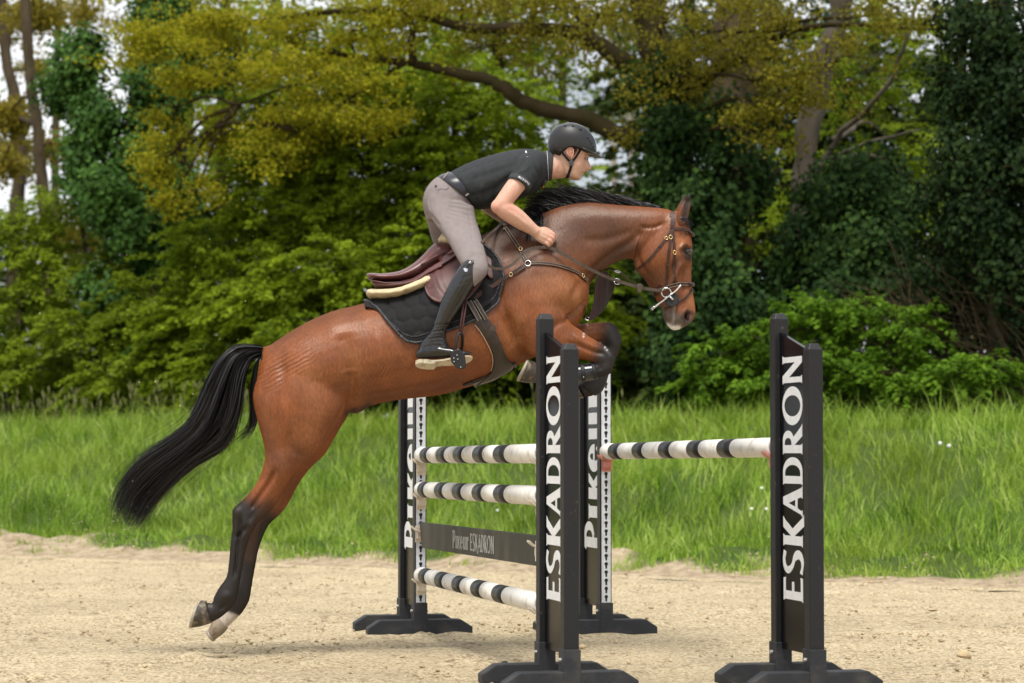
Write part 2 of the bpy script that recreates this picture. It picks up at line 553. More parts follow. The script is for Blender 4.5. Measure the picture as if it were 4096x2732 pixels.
M_GRASS = leaf_mat('meadow_grass', [(0.05, 0.11, 0.010), (0.18, 0.325, 0.022), (0.35, 0.53, 0.055), (0.56, 0.64, 0.20)], 0.45, 0.5, 0.3,
                   patch=((0.30, 0.38, 0.045), 0.9, 0.45))
M_SEED = leaf_mat('grass_seed_heads', [(0.18, 0.19, 0.07), (0.30, 0.30, 0.14)], 0.3, 0.7, 0.2)

def build_grass():
    n = 118000
    s = RNG.uniform(-6.0, 13.6, n); q = 0.35 + 5.85 * RNG.random(n)
    P = np.stack([s, q, 0 * s], 1)
    edge = 0.95 + 2.6 * (fbm(P, 0.9, 3, 31) - 0.5)
    tuft = (q > 0.4) & (fbm(P, 2.3, 2, 66) > 0.57)
    keep = (q > edge + 0.12 * RNG.normal(size=n)) | (tuft & (RNG.random(n) < 0.35))
    keep &= fbm(P, 3.2, 2, 77) > RNG.uniform(0.15, 0.58, n)
    s, q, P = s[keep], q[keep], P[keep]; n = len(s)
    x, y = xy_of(s, q); z = bank_z(q, s)
    tall = 0.6 + 0.8 * fbm(P, 0.9, 3, 51)
    tall *= np.clip(0.4 + (q - 1.2) / 1.6, 0.4, 1.0)
    h = (0.12 + 0.27 * RNG.random(n) ** 1.6) * tall
    h = np.where((q > 4.2) & (RNG.random(n) < 0.25), h * 1.5, h)
    tuftn = vnoise(P, 3.0, 61) * 6.28 * 2
    lean = np.stack([np.cos(tuftn), np.sin(tuftn)], 1) * 0.36 + RNG.normal(0, 0.34, (n, 2))
    w = 0.0065 + 0.009 * RNG.random(n)
    rnd = np.clip(0.02 + 0.8 * RNG.random(n) + 0.9 * (fbm(P, 1.6, 3, 71) - 0.5), 0, 1)
    rnd = np.where(RNG.random(n) < 0.05, 1.0, np.minimum(rnd, 0.85))
    me = blades(np.stack([x, y, z - 0.01], 1), h, w, lean, rnd, 3, 0.6, 5)
    tag(obj('bank_grass', me, M_GRASS), 'tall bright green grass covering the bank behind the arena', 'grass', kind='stuff')
    # seed heads along the top of the bank, mostly on the left
    n = 130
    px = np.where(RNG.random(n) < 0.92, RNG.uniform(-100, 1300, n), RNG.uniform(1300, 4200, n))
    qq = RNG.uniform(4.9, 5.9, n)
    D = D_at(px, qq); x = (px - 2048) / FPX * D
    s = (x - EA[0]) * ED[0] + (D - EA[1]) * ED[1]
    z = bank_z(qq, s)
    V = []; Fs = []; rn = []
    for i in range(n):
        hgt = random.uniform(0.32, 0.6); lx = random.uniform(-0.1, 0.1)
        b = Vector((x[i], D[i], z[i])); t = b + Vector((lx, 0, hgt)); u = t + Vector((lx * 0.5, 0, 0.09))
        for (p0, p1, w0, w1) in ((b, t, 0.002, 0.0015), (t - Vector((0, 0, 0.02)), (t + u) / 2, 0.003, 0.012), ((t + u) / 2, u, 0.012, 0.002)):
            k = len(V)
            V += [p0 + Vector((-w0, 0, 0)), p0 + Vector((w0, 0, 0)), p1 + Vector((w1, 0, 0)), p1 + Vector((-w1, 0, 0)),
                  p0 + Vector((0, -w0, 0)), p0 + Vector((0, w0, 0)), p1 + Vector((0, w1, 0)), p1 + Vector((0, -w1, 0))]
            Fs += [(k, k + 1, k + 2, k + 3), (k + 4, k + 5, k + 6, k + 7)]; r_ = random.random(); rn += [r_, r_]
    me = mesh_np('grass_seed_heads', np.array([tuple(v) for v in V]), np.array(Fs))
    a = me.attributes.new('rnd', 'FLOAT', 'FACE'); a.data.foreach_set('value', np.array(rn, dtype=np.float32))
    tag(obj('grass_seed_heads', me, M_SEED), 'pale feathery grass seed heads along the top of the bank', 'grass', kind='stuff')
    # daisies and dandelion clocks, one by one
    M_WHITE = pmat('flower_white', (0.8, 0.8, 0.76), 0.8, 0.2, var=0.05)
    M_STEM = pmat('flower_stem', (0.16, 0.28, 0.06), 0.7, 0.3)
    fl = [((3047, 1950), 'white daisy in the grass nearest the end of the right pole', 'flower'),
          ((3007, 2033), 'white daisy low in the grass, left of a pair by the right stand', 'flower'),
          ((3066, 2034), 'white daisy low in the grass touching the right stand in view', 'flower'),
          ((3760, 1774), 'left one of two dandelion clocks right of the right stand', 'dandelion'),
          ((3796, 1783), 'right one of two dandelion clocks right of the right stand', 'dandelion'),
          ((1990, 2040), 'single white daisy in the grass behind the lower striped poles', 'flower')]
    for (p, lab, cat) in fl:
        q = 2.6 + (2100 - p[1]) / 600 * 2.6
        D = float(D_at(p[0], q)) - 0.3
        c = W(p[0], p[1], D)
        root = empty('dandelion_clock' if cat == 'dandelion' else 'daisy', (c.x, c.y, c.z - 0.3))
        tag(root, lab, cat, 'white flowers in the bank grass')
        bm = bmesh.new()
        if cat == 'dandelion':
            bmesh.ops.create_icosphere(bm, subdivisions=2, radius=0.019)
            for v in bm.verts: v.co *= random.uniform(0.85, 1.15)
        else:
            bmesh.ops.create_cone(bm, cap_ends=True, segments=14, radius1=0.014, radius2=0.004, depth=0.008)
            for v in bm.verts:
                a_ = math.atan2(v.co.y, v.co.x)
                if v.co.z < 0: v.co *= 1 + 0.22 * math.cos(a_ * 7)
            bmesh.ops.rotate(bm, verts=bm.verts, cent=(0, 0, 0), matrix=Matrix.Rotation(math.radians(50), 3, 'X'))
        bmesh.ops.translate(bm, verts=bm.verts, vec=c)
        me = bpy.data.meshes.new('flower_head'); bm.to_mesh(me); bm.free()
        obj('flower_head', me, M_WHITE, root)
        mb = MB(); mb.tube([c - Vector((0.01, 0, 0.3)), c - Vector((0.006, 0, 0.15)), c - Vector((0, 0, 0.004))], 0.0025, 5)
        mb.build('stem', M_STEM, root)
build_grass()
# ------------------------------------------------------------------ trees and bushes
def unit(a): return a / np.maximum(np.linalg.norm(a, axis=-1, keepdims=True), 1e-9)

def leaf_mesh(name, C, N, U, ln, wd, rnd):
    """one four-cornered leaf (folded a little along its midrib) per centre"""
    N = unit(N); U = unit(U - N * np.sum(U * N, 1, keepdims=True)); Vv = np.cross(N, U)
    ln = np.asarray(ln)[:, None]; wd = np.asarray(wd)[:, None]
    tip = C + U * ln * 0.55; tail = C - U * ln * 0.45
    l = C + Vv * wd * 0.5 + N * wd * 0.14 - U * ln * 0.06; r = C - Vv * wd * 0.5 + N * wd * 0.14 - U * ln * 0.06
    V = np.stack([tail, r, tip, l], 1).reshape(-1, 3)
    n = len(C); i = np.arange(n)[:, None] * 4
    T = np.concatenate([i + np.array([[0, 1, 2]]), i + np.array([[0, 2, 3]])], 1).reshape(-1, 3)
    me = mesh_np(name, V, T, smooth=False)
    a = me.attributes.new('rnd', 'FLOAT', 'FACE'); a.data.foreach_set('value', np.repeat(np.clip(rnd, 0, 1), 2).astype(np.float32))
    return me

def ellip(r, n, c, rad, shell=0.55):
    """n points inside an ellipsoid, more of them towards its surface"""
    d = unit(r.normal(size=(n, 3)))
    rr = (shell + (1 - shell) * r.random(n)) * (r.random(n) ** 0.25)
    return np.asarray(c)[None] + d * rr[:, None] * np.asarray(rad)[None], d

def sprays(r, blobs, per, ln=(0.4, 0.75), leaf=0.065, droop=0.35, flat=0.28, tint=None):
    """layered leafy sprays reaching outward from each blob (hornbeam, beech, maple)"""
    Cs, Ns, Us, Rn = [], [], [], []
    for (c, rad, n) in blobs:
        P, d = ellip(r, n, c, rad, 0.45)
        d = d * np.array([1, 1, 0.25]) + np.array([0, -0.25, -0.05]) + r.normal(0, 0.25, (n, 3)); d = unit(d)
        L = r.uniform(ln[0], ln[1], n)
        lat = unit(np.cross(d, np.array([0, 0, 1.0])[None]))
        m = per
        t = r.random((n, m)) ** 0.8
        w = (r.random((n, m)) - 0.5) * 2 * 0.42 * (1 - 0.75 * t)
        A = P[:, None] + d[:, None] * (t * L[:, None])[..., None] + lat[:, None] * (w * L[:, None])[..., None]
        A[..., 2] += -droop * (t ** 2) * L[:, None] - 0.1 * np.abs(w) * L[:, None] + r.normal(0, 0.02, (n, m))
        nn = np.array([0, 0, 1.0]) + 0.35 * d[:, None] + r.normal(0, 0.42, (n, m, 3))
        uu = d[:, None] + lat[:, None] * (np.sign(w) * 0.7)[..., None] + r.normal(0, 0.25, (n, m, 3)) - np.array([0, 0, 0.25])
        sp = r.random(n)[:, None] * 0.55 + r.random((n, m)) * 0.45
        Cs.append(A.reshape(-1, 3)); Ns.append(nn.reshape(-1, 3)); Us.append(uu.reshape(-1, 3)); Rn.append(sp.ravel())
    C, N, U, R = map(np.concatenate, (Cs, Ns, Us, Rn))
    s = leaf * r.uniform(0.7, 1.25, len(C))
    return C, N, U, s, s * 0.62, R

def scatter_blobs(r, blobs, k=6):
    """break each blob into smaller uneven ones with gaps between them"""
    out = []
    for (c, rad, n) in blobs:
        for j in range(k):
            f = r.uniform(0.25, 0.62)
            out.append((c + r.normal(0, 0.52, 3) * rad, rad * np.array([f * r.uniform(0.8, 1.5), f, f * r.uniform(0.4, 0.9)]), max(2, int(n / k * r.uniform(0.5, 1.5)))))
    return out

def clumps(r, blobs, per, rad=0.18, leaf=0.05, up=0.3):
    """small round clumps (budding oak)"""
    Cs, Ns, Rn = [], [], []
    for (c, rr, n) in blobs:
        P, d = ellip(r, n, c, rr, 0.2)
        q = r.normal(0, 1, (n, per, 3)) * rad * np.array([1, 1, 0.55]) * r.uniform(0.6, 1.3, (n, 1, 1))
        A = P[:, None] + q
        nn = r.normal(0, 1, (n, per, 3)) + np.array([0, -0.3, up])
        Cs.append(A.reshape(-1, 3)); Ns.append(nn.reshape(-1, 3))
        Rn.append((r.random(n)[:, None] * 0.6 + r.random((n, per)) * 0.4).ravel())
    C, N, R = map(np.concatenate, (Cs, Ns, Rn))
    U = r.normal(0, 1, C.shape)
    s = leaf * r.uniform(0.7, 1.3, len(C))
    return C, N, U, s, s * 0.7, R

def ivy_leaves(r, blobs, per=26, leaf=0.075):
    """ivy: bunches of outward-facing overlapping leaves"""
    Cs, Ns, Rn = [], [], []
    for (c, rr, n) in blobs:
        P, d = ellip(r, n, c, rr, 0.75)
        d = unit(d * np.array([1, 1, 0.5]))
        q = r.normal(0, 0.11, (n, per, 3))
        A = P[:, None] + q; 
        nn = d[:, None] * 0.9 + np.array([0, -0.15, 0.35]) + r.normal(0, 0.38, (n, per, 3))
        Cs.append(A.reshape(-1, 3)); Ns.append(nn.reshape(-1, 3))
        Rn.append((r.random(n)[:, None] * 0.5 + r.random((n, per)) * 0.5).ravel())
    C, N, R = map(np.concatenate, (Cs, Ns, Rn))
    U = np.array([0, 0, -1.0])[None] + r.normal(0, 0.5, C.shape)
    s = leaf * r.uniform(0.7, 1.25, len(C))
    return C, N, U, s, s * 0.85, R

M_HORN = leaf_mat('hornbeam_leaf', [(0.07, 0.11, 0.008), (0.16, 0.235, 0.012), (0.26, 0.355, 0.018), (0.36, 0.46, 0.03)], 0.52, 0.6, 0.12)
M_HORN2 = leaf_mat('beech_leaf', [(0.09, 0.13, 0.010), (0.19, 0.265, 0.015), (0.29, 0.38, 0.025)], 0.52, 0.6, 0.12)
M_OAK = leaf_mat('young_oak_leaf', [(0.10, 0.11, 0.010), (0.23, 0.235, 0.012), (0.40, 0.36, 0.018), (0.26, 0.33, 0.022)], 0.5, 0.6, 0.12)
M_OAK2 = leaf_mat('olive_oak_leaf', [(0.08, 0.075, 0.010), (0.17, 0.155, 0.012), (0.26, 0.235, 0.02)], 0.45, 0.6, 0.12)
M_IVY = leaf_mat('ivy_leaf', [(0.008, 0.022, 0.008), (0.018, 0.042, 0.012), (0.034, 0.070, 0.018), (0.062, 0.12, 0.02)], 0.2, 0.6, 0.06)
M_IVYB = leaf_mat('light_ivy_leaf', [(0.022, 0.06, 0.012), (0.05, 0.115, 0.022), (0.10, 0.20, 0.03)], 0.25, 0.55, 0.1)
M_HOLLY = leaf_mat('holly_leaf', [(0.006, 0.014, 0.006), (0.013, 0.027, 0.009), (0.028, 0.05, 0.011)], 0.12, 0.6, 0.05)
M_MAPLE = leaf_mat('maple_bush_leaf', [(0.05, 0.11, 0.010), (0.11, 0.215, 0.014), (0.19, 0.33, 0.025)], 0.45, 0.6, 0.12)
M_FAR = leaf_mat('far_leaf', [(0.07, 0.10, 0.018), (0.13, 0.165, 0.025), (0.20, 0.23, 0.045)], 0.45, 0.6, 0.1)
M_FARY = leaf_mat('far_yellow_leaf', [(0.14, 0.125, 0.02), (0.25, 0.21, 0.025), (0.33, 0.27, 0.03)], 0.5, 0.6, 0.2)
M_DEAD = leaf_mat('dry_twig_leaf', [(0.03, 0.035, 0.015), (0.06, 0.055, 0.022), (0.09, 0.08, 0.03)], 0.2, 0.7, 0.2)
M_BARK = pmat('bark', (0.055, 0.041, 0.024), 0.9, 0.15, var=0.35, nscale=7, bump=0.9, bscale=26, stretch=(1, 1, 0.3))
M_BARKG = pmat('mossy_bark', (0.028, 0.024, 0.010), 0.95, 0.05, nscale=3.5, bump=0.9, bscale=22, col2=(0.042, 0.030, 0.017))
M_FARD = leaf_mat('shady_far_leaf', [(0.018, 0.032, 0.008), (0.042, 0.068, 0.012), (0.08, 0.11, 0.018)], 0.4, 0.6, 0.1)  # dimmer light inside the wood is put into this darker leaf colour
M_BARKL = pmat('pale_grey_bark', (0.11, 0.093, 0.072), 0.85, 0.15, nscale=5, bump=0.8, bscale=22, col2=(0.045, 0.036, 0.025), stretch=(1, 1, 0.35))
M_BIRCH = pmat('birch_bark', (0.42, 0.38, 0.33), 0.8, 0.2, nscale=6, bump=0.4, bscale=20, col2=(0.12, 0.09, 0.07), thr=(0.5, 0.62), stretch=(1, 1, 3))

def wob(pts, sub=5, amp=0.03, seed=0):
    P = catmull([tuple(p) for p in pts], sub)
    r = np.random.default_rng(seed)
    return P + r.normal(0, amp, P.shape) * np.array([1, 1, 0.2])

def limb(mb, pts, r0, r1, seg=9, seed=0, sub=5, amp=0.02):
    P = wob(pts, sub, amp, seed)
    n = len(P)
    t = np.linspace(0, 1, n)
    R = (r0 + (r1 - r0) * t ** 0.9) * (1 + 0.07 * np.random.default_rng(seed + 5).normal(size=n))
    mb.tube(P, list(R), seg)

def blob(px, py, q, rx, rz, n, ry=None):
    D = float(D_at(px, q))
    return (np.array(W(px, py, D)), np.array([rx, ry if ry else (rx + rz) / 2, rz]), n)

def pt(px, py, q):
    return W(px, py, float(D_at(px, q)))

def twigs(mb, r, blobs, hub, n=6, rr=0.012):
    """limbs from the trunk point hub to each blob, forking inside it"""
    for (c, rad, m) in blobs:
        c = Vector(c); a = min(hub, key=lambda h: (h - c).length + (1.2 if h.z > c.z + 0.3 else 0))
        mid = a.lerp(c, 0.5) + Vector((0, 0, 0.12 * (c - a).length))
        L = (c - a).length
        r0 = min(0.07, 0.014 + 0.014 * L)
        mb.tube(wob([a, mid, c], 4, 0.02, int(r.integers(1e6))), list(np.linspace(r0, rr, 9)), 6)
        for k in range(n):
            d = unit(r.normal(size=3)) * rad * 0.9
            e = c + Vector(d)
            mb.tube(wob([c, c.lerp(e, 0.55) + Vector((0, 0, 0.06)), e], 3, 0.015, int(r.integers(1e6))), list(np.linspace(rr, 0.004, 7)), 4)

def plant(name, label, cat, base, stems, stem_mat, crown_name, crown, crown_mat, group=None, branchy=None, seed=1, extra=None):
    """stems: list of (points, r0, r1); crown: arrays for leaf_mesh"""
    root = empty(name, base)
    tag(root, label, cat, group)
    r = np.random.default_rng(seed)
    mb = MB(); hubs = []
    for i, (pts, r0, r1) in enumerate(stems):
        limb(mb, pts, r0, r1, 10, seed * 31 + i)
        hubs += smooth_pts(pts, 4)
    if branchy:
        twigs(mb, r, branchy, hubs)
    if mb.V:
        mb.build('trunk' if cat == 'tree' else 'stems', stem_mat, root, smooth=True)
    if crown is not None:
        obj(crown_name, leaf_mesh(crown_name, *crown), crown_mat, root)
    if extra:
        for (nm, arr, mt) in extra:
            obj(nm, leaf_mesh(nm, *arr), mt, root)
    return root

def rr(seed): return np.random.default_rng(seed)

def build_trees():
    # ---- big hornbeam left of centre: layered light green sprays down to the bank
    B = [blob(*a) for a in [
        (900, 1000, 8.0, 0.8, 0.55, 46), (1150, 850, 8.2, 0.9, 0.6, 56), (1450, 800, 8.5, 1.0, 0.7, 70), (1700, 820, 8.6, 0.9, 0.8, 64),
        (850, 1280, 7.6, 0.8, 0.5, 50), (1120, 1150, 7.4, 0.9, 0.6, 64), (1420, 1100, 7.6, 1.0, 0.65, 72), (1720, 1080, 8.0, 1.0, 0.7, 66),
        (1950, 950, 8.6, 0.8, 0.8, 52), (2080, 760, 9.0, 0.7, 0.6, 40), (1600, 560, 9.0, 0.9, 0.6, 46), (1850, 600, 9.2, 0.8, 0.6, 44), (1750, 330, 9.2, 0.9, 0.6, 44), (2000, 430, 9.4, 0.8, 0.5, 34), (1400, 520, 8.6, 0.9, 0.6, 46), (1150, 640, 8.4, 0.9, 0.5, 42), (1100, 420, 8.8, 0.9, 0.5, 36), (1450, 330, 9.0, 0.9, 0.5, 36),
        (950, 1480, 7.2, 0.9, 0.4, 50), (1250, 1380, 7.0, 1.0, 0.5, 64), (1600, 1380, 7.2, 1.0, 0.5, 50), (1950, 1330, 7.6, 1.0, 0.6, 44),
        (2250, 1250, 8.4, 0.9, 0.7, 44), (700, 1400, 7.4, 0.6, 0.45, 30), (1250, 620, 9.0, 0.7, 0.5, 34), (2350, 1000, 9.2, 0.6, 0.6, 22)]]
    B = [(c, r_, int(n * 2.3)) for c, r_, n in B]
    plant('hornbeam_tree', 'broad light green hornbeam with layered drooping sprays behind the horse and rider', 'tree', pt(1380, 1600, 8.6),
          [([pt(1380, 1650, 8.8), pt(1390, 1200, 8.8), pt(1330, 800, 9), pt(1300, 300, 9)], 0.13, 0.05),
           ([pt(1760, 1650, 9.2), pt(1740, 1200, 9), pt(1800, 800, 9.2), pt(1830, 350, 9.4)], 0.12, 0.05),
           ([pt(1000, 1650, 8.6), pt(1010, 1300, 8.2), pt(960, 1000, 8.2)], 0.08, 0.03)],
          M_BARK, 'crown', sprays(rr(101), B, 62, leaf=0.08), M_HORN, 'trees behind the bank', B, 3)
    # ---- hornbeam at the left edge
    B = [blob(*a) for a in [(60, 900, 8.2, 0.55, 0.35, 30), (300, 830, 8.6, 0.6, 0.35, 28), (150, 1030, 8.2, 0.7, 0.4, 36), (420, 1080, 8.2, 0.5, 0.35, 22),
                            (90, 1230, 8, 0.7, 0.45, 34), (400, 1320, 7.6, 0.8, 0.4, 40), (120, 1480, 7.4, 0.8, 0.4, 40), (520, 1520, 7.2, 0.8, 0.35, 36), (640, 1200, 7.8, 0.6, 0.4, 24),
                            (-80, 1380, 7.8, 0.6, 0.5, 30)]]
    B = [(c, r_, int(n * 2.2)) for c, r_, n in B]
    plant('young_hornbeam', 'light green young hornbeam at the left edge below the bare trunks', 'tree', pt(200, 1600, 8.4),
          [([pt(420, 1650, 8.4), pt(400, 1350, 8.4), pt(330, 900, 8.6)], 0.06, 0.025), ([pt(60, 1650, 8.4), pt(90, 1300, 8.4), pt(60, 900, 8.4)], 0.055, 0.02)],
          M_BARK, 'crown', sprays(rr(102), B, 56, leaf=0.078), M_HORN2, 'trees behind the bank', B, 4)
    # ---- ivy-clad tree on the left
    B = [blob(*a) for a in [(640, 80, 8.6, 0.5, 0.6, 40), (600, 330, 8.5, 0.38, 0.55, 34), (560, 620, 8.4, 0.34, 0.6, 36), (520, 930, 8.2, 0.5, 0.6, 44), (470, 1230, 8, 0.55, 0.6, 44),
                            (330, 260, 8.2, 0.42, 0.42, 30), (250, 360, 8.2, 0.32, 0.3, 20), (400, 470, 8, 0.3, 0.35, 22), (330, 640, 8.0, 0.35, 0.45, 28), (420, 790, 7.8, 0.4, 0.4, 28),
                            (700, 300, 8.7, 0.3, 0.9, 36), (680, 800, 8.6, 0.4, 0.7, 34), (760, 1000, 8.6, 0.4, 0.6, 26), (600, 1450, 7.8, 0.6, 0.4, 26), (860, 200, 9.2, 0.4, 0.6, 20)]]
    plant('ivy_clad_tree', 'dark tree trunk thickly clad in glossy ivy left of the yellow oak leaves', 'tree', pt(560, 1600, 8.6),
          [([pt(560, 1660, 8.6), pt(550, 1000, 8.5), pt(560, 500, 8.6), pt(600, -200, 8.8)], 0.24, 0.14),
           ([pt(560, 900, 8.5), pt(420, 500, 8.4), pt(330, 200, 8.3)], 0.09, 0.03),
           ([pt(720, 1660, 9), pt(720, 900, 9), pt(690, 200, 9), pt(700, -200, 9)], 0.16, 0.1)],
          M_BARK, 'ivy', ivy_leaves(rr(103), [(c, r_ * 1.1, int(n * 1.25)) for c, r_, n in B], 60, 0.09), M_IVYB, 'trees behind the bank', None, 5)
    # ---- bare trunks at the far left
    for k, (pts, r0, lab) in enumerate([
            ([pt(225, 1650, 10), pt(205, 1150, 10), pt(165, 700, 10), pt(125, 300, 10), pt(85, -150, 10)], 0.125, 'slim leaning brown trunk at the far left with yellow-green young leaves'),
            ([pt(70, 1650, 17), pt(60, 1000, 17), pt(80, 600, 17), pt(25, 200, 17), pt(10, -150, 17)], 0.17, 'brown trunk farther back at the left edge, behind the slim leaning one'),
            ([pt(345, 1650, 20), pt(340, 800, 20), pt(330, 300, 20), pt(345, -150, 20)], 0.07, 'thin straight trunk seen through the ivy leaves at the left')]):
        B = [blob(*a) for a in ([(40, 480, 11, 0.5, 0.5, 40), (150, 60, 11, 0.7, 0.4, 30), (230, 600, 11, 0.4, 0.4, 12), (10, 650, 12, 0.4, 0.3, 22)],
                                [(0, 100, 18, 1.0, 0.8, 40), (60, 640, 18, 0.8, 0.8, 44), (150, 300, 18, 0.6, 0.9, 16)],
                                [(330, 60, 20, 0.9, 0.7, 30), (380, 500, 20, 0.6, 0.9, 18), (280, 950, 20, 1.0, 0.7, 50)])[k]]
        plant('slim_tree', lab, 'tree', pts[0], [(pts, r0, r0 * 0.6)], M_BARKL if k == 2 else M_BARK, 'crown', clumps(rr(110 + k), [(c, r_, n * 2) for c, r_, n in B], 22, 0.16, 0.09), M_FARY, 'trees behind the bank', B, 6 + k)
    # ---- the oak: trunk right of centre, two long limbs reaching left over the rider
    tr = [pt(2790, 1660, 8.2), pt(2760, 1100, 8.2), pt(2690, 650, 8.1), pt(2655, 350, 8.1), pt(2600, 60, 8.1), pt(2570, -250, 8.1)]
    limbA = [pt(2660, 600, 8.1), pt(2500, 545, 8), pt(2330, 470, 7.9), pt(2190, 440, 7.8), pt(2080, 400, 7.7), pt(1975, 325, 7.6), pt(1860, 300, 7.5), pt(1730, 270, 7.5), pt(1620, 250, 7.4), pt(1420, 225, 7.4), pt(1180, 190, 7.3)]
    limbB = [pt(2670, 420, 8.1), pt(2560, 290, 8), pt(2440, 215, 7.9), pt(2330, 140, 7.8), pt(2120, 115, 7.7), pt(1880, 112, 7.6), pt(1700, 70, 7.5), pt(1400, 40, 7.4), pt(1000, 90, 7.3)]
    limbC = [pt(2440, 215, 7.9), pt(2330, 90, 7.8), pt(2250, -60, 7.8)]
    limbD = [pt(1660, 255, 7.4), pt(1640, 170, 7.3), pt(1640, 60, 7.3), pt(1560, -60, 7.3)]
    limbE = [pt(1620, 250, 7.4), pt(1500, 330, 7.2), pt(1350, 430, 7.0), pt(1200, 520, 6.9)]
    limbF = [pt(1620, 250, 7.4), pt(1450, 240, 7.2), pt(1200, 330, 7), pt(950, 420, 6.9)]
    B = [blob(*a) for a in [(700, 160, 7.0, 0.7, 0.35, 34), (600, 130, 6.9, 0.35, 0.25, 16), (560, 190, 6.9, 0.25, 0.16, 10), (900, 300, 7, 0.8, 0.4, 44), (700, 430, 6.9, 0.3, 0.5, 24), (640, 640, 6.9, 0.22, 0.25, 12), (620, 700, 6.8, 0.2, 0.14, 9),
                            (1150, 150, 7.2, 0.9, 0.45, 52), (1100, 420, 7, 0.8, 0.4, 40), (1400, 130, 7.3, 0.9, 0.45, 50), (1350, 430, 7, 0.7, 0.4, 34), (850, 560, 6.9, 0.5, 0.3, 22), (1120, 620, 6.8, 0.4, 0.2, 14), (780, 780, 6.8, 0.3, 0.16, 9),
                            (1600, 60, 7.4, 0.9, 0.4, 44), (1550, 300, 7.2, 0.6, 0.35, 22), (1480, 460, 7, 0.4, 0.22, 13), (900, 60, 7.2, 0.8, 0.4, 36), (680, 820, 6.8, 0.22, 0.14, 7)]]
    Bo = [blob(*a) for a in [(1850, 40, 7.6, 0.9, 0.35, 34), (2150, 50, 7.7, 0.9, 0.35, 36), (2400, 60, 7.8, 0.8, 0.4, 30), (2000, 180, 7.6, 0.6, 0.3, 16), (2650, 100, 7.4, 0.8, 0.5, 34), (2900, 120, 7.3, 0.8, 0.5, 40),
                             (3150, 120, 7.3, 0.8, 0.45, 38), (2760, 300, 7.2, 0.6, 0.35, 22), (3020, 330, 7.1, 0.7, 0.4, 30), (3300, 260, 7.4, 0.6, 0.4, 20), (3120, 420, 7, 0.5, 0.3, 16), (3020, 530, 7, 0.3, 0.25, 10), (2560, 330, 7.7, 0.35, 0.35, 12),
                             (3500, 60, 7.6, 0.7, 0.3, 24), (3750, 120, 7.4, 0.8, 0.3, 22), (2300, 130, 7.7, 0.5, 0.3, 14)]]
    plant('oak_tree', 'old oak with two long mossy limbs and young yellow leaves above the rider', 'tree', tr[0],
          [(tr, 0.26, 0.2), (limbA, 0.14, 0.035), (limbB, 0.15, 0.03), (limbC, 0.08, 0.03), (limbD, 0.06, 0.02), (limbE, 0.04, 0.012), (limbF, 0.045, 0.012)],
          M_BARKG, 'crown', clumps(rr(120), scatter_blobs(rr(5), [(c, r_ * 1.25, int(n * (4.0 if (c[2] > 5.0 or c[0] < -3.6) else 1.8))) for c, r_, n in B], 10), 17, 0.12, 0.055), M_OAK, 'trees behind the bank', B + Bo, 11,
          extra=[('crown', clumps(rr(121), scatter_blobs(rr(6), [(c, r_ * 1.3, int(n * 3.0)) for c, r_, n in Bo], 10), 16, 0.12, 0.055), M_OAK2)])
    # ---- ivy round the oak trunk, down to the ground
    B = [blob(*a) for a in [(2700, 560, 7.7, 0.34, 0.5, 30), (2780, 800, 7.6, 0.5, 0.5, 40), (2680, 900, 7.6, 0.32, 0.5, 26), (2850, 1000, 7.4, 0.5, 0.6, 42), (2800, 1250, 7.2, 0.6, 0.6, 46), (2950, 700, 7.7, 0.4, 0.5, 26),
                            (2650, 700, 7.8, 0.25, 0.4, 16), (2960, 1250, 7.2, 0.5, 0.5, 30), (2900, 500, 7.9, 0.3, 0.4, 14), (2700, 300, 7.8, 0.22, 0.4, 10), (2780, 1480, 7, 0.7, 0.35, 26), (2560, 340, 7.8, 0.25, 0.25, 8)]]
    plant('ivy', 'dark glossy ivy climbing the oak trunk behind the horse head', 'ivy', pt(2790, 1600, 7.6),
          [([pt(2760, 1650, 7.8), pt(2730, 1000, 7.8), pt(2690, 500, 7.8)], 0.03, 0.012), ([pt(2880, 1650, 7.6), pt(2860, 1100, 7.6), pt(2850, 700, 7.7)], 0.03, 0.012)],
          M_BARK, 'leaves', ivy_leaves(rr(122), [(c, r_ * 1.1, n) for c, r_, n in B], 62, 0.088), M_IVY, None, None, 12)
    # ---- trunks right of the oak
    for k, (st, lab, mt, B) in enumerate([
            ([([pt(3215, 1660, 10), pt(3205, 1100, 10), pt(3215, 700, 10), pt(3265, 350, 10), pt(3350, 60, 10), pt(3420, -200, 10)], 0.17, 0.14),
              ([pt(3220, 760, 10), pt(3340, 560, 10), pt(3520, 380, 9.8), pt(3640, 150, 9.6), pt(3680, -100, 9.6)], 0.05, 0.02),
              ([pt(3300, 640, 10), pt(3480, 570, 9.8), pt(3680, 520, 9.6)], 0.03, 0.012)],
             'pale grey forked trunk right of the oak with arching side branches', M_BARKL,
             [(3480, 300, 12, 0.8, 0.5, 20), (3560, 560, 12, 0.9, 0.6, 24), (3400, 820, 12, 0.9, 0.5, 28), (3700, 760, 12, 0.6, 0.5, 16), (3600, 60, 12, 0.8, 0.4, 18)]),
            ([([pt(2935, 1660, 13), pt(2930, 900, 13), pt(2920, 400, 13), pt(2950, -200, 13)], 0.36, 0.3), ([pt(2960, 500, 13), pt(3060, 150, 13), pt(3090, -150, 13)], 0.14, 0.1)],
             'thick reddish brown trunk behind the olive oak leaves', M_BARK, [(3000, 900, 13, 0.7, 0.5, 18), (3150, 700, 14, 0.8, 0.7, 22)])]):
        B = [blob(*a) for a in B]
        plant('forest_tree', lab, 'tree', st[0][0][0], st, mt, 'crown', sprays(rr(130 + k), [(c, r_ * 1.2, n * 2) for c, r_, n in B], 44, leaf=0.09), M_HORN2, 'trees behind the bank', B, 14 + k)
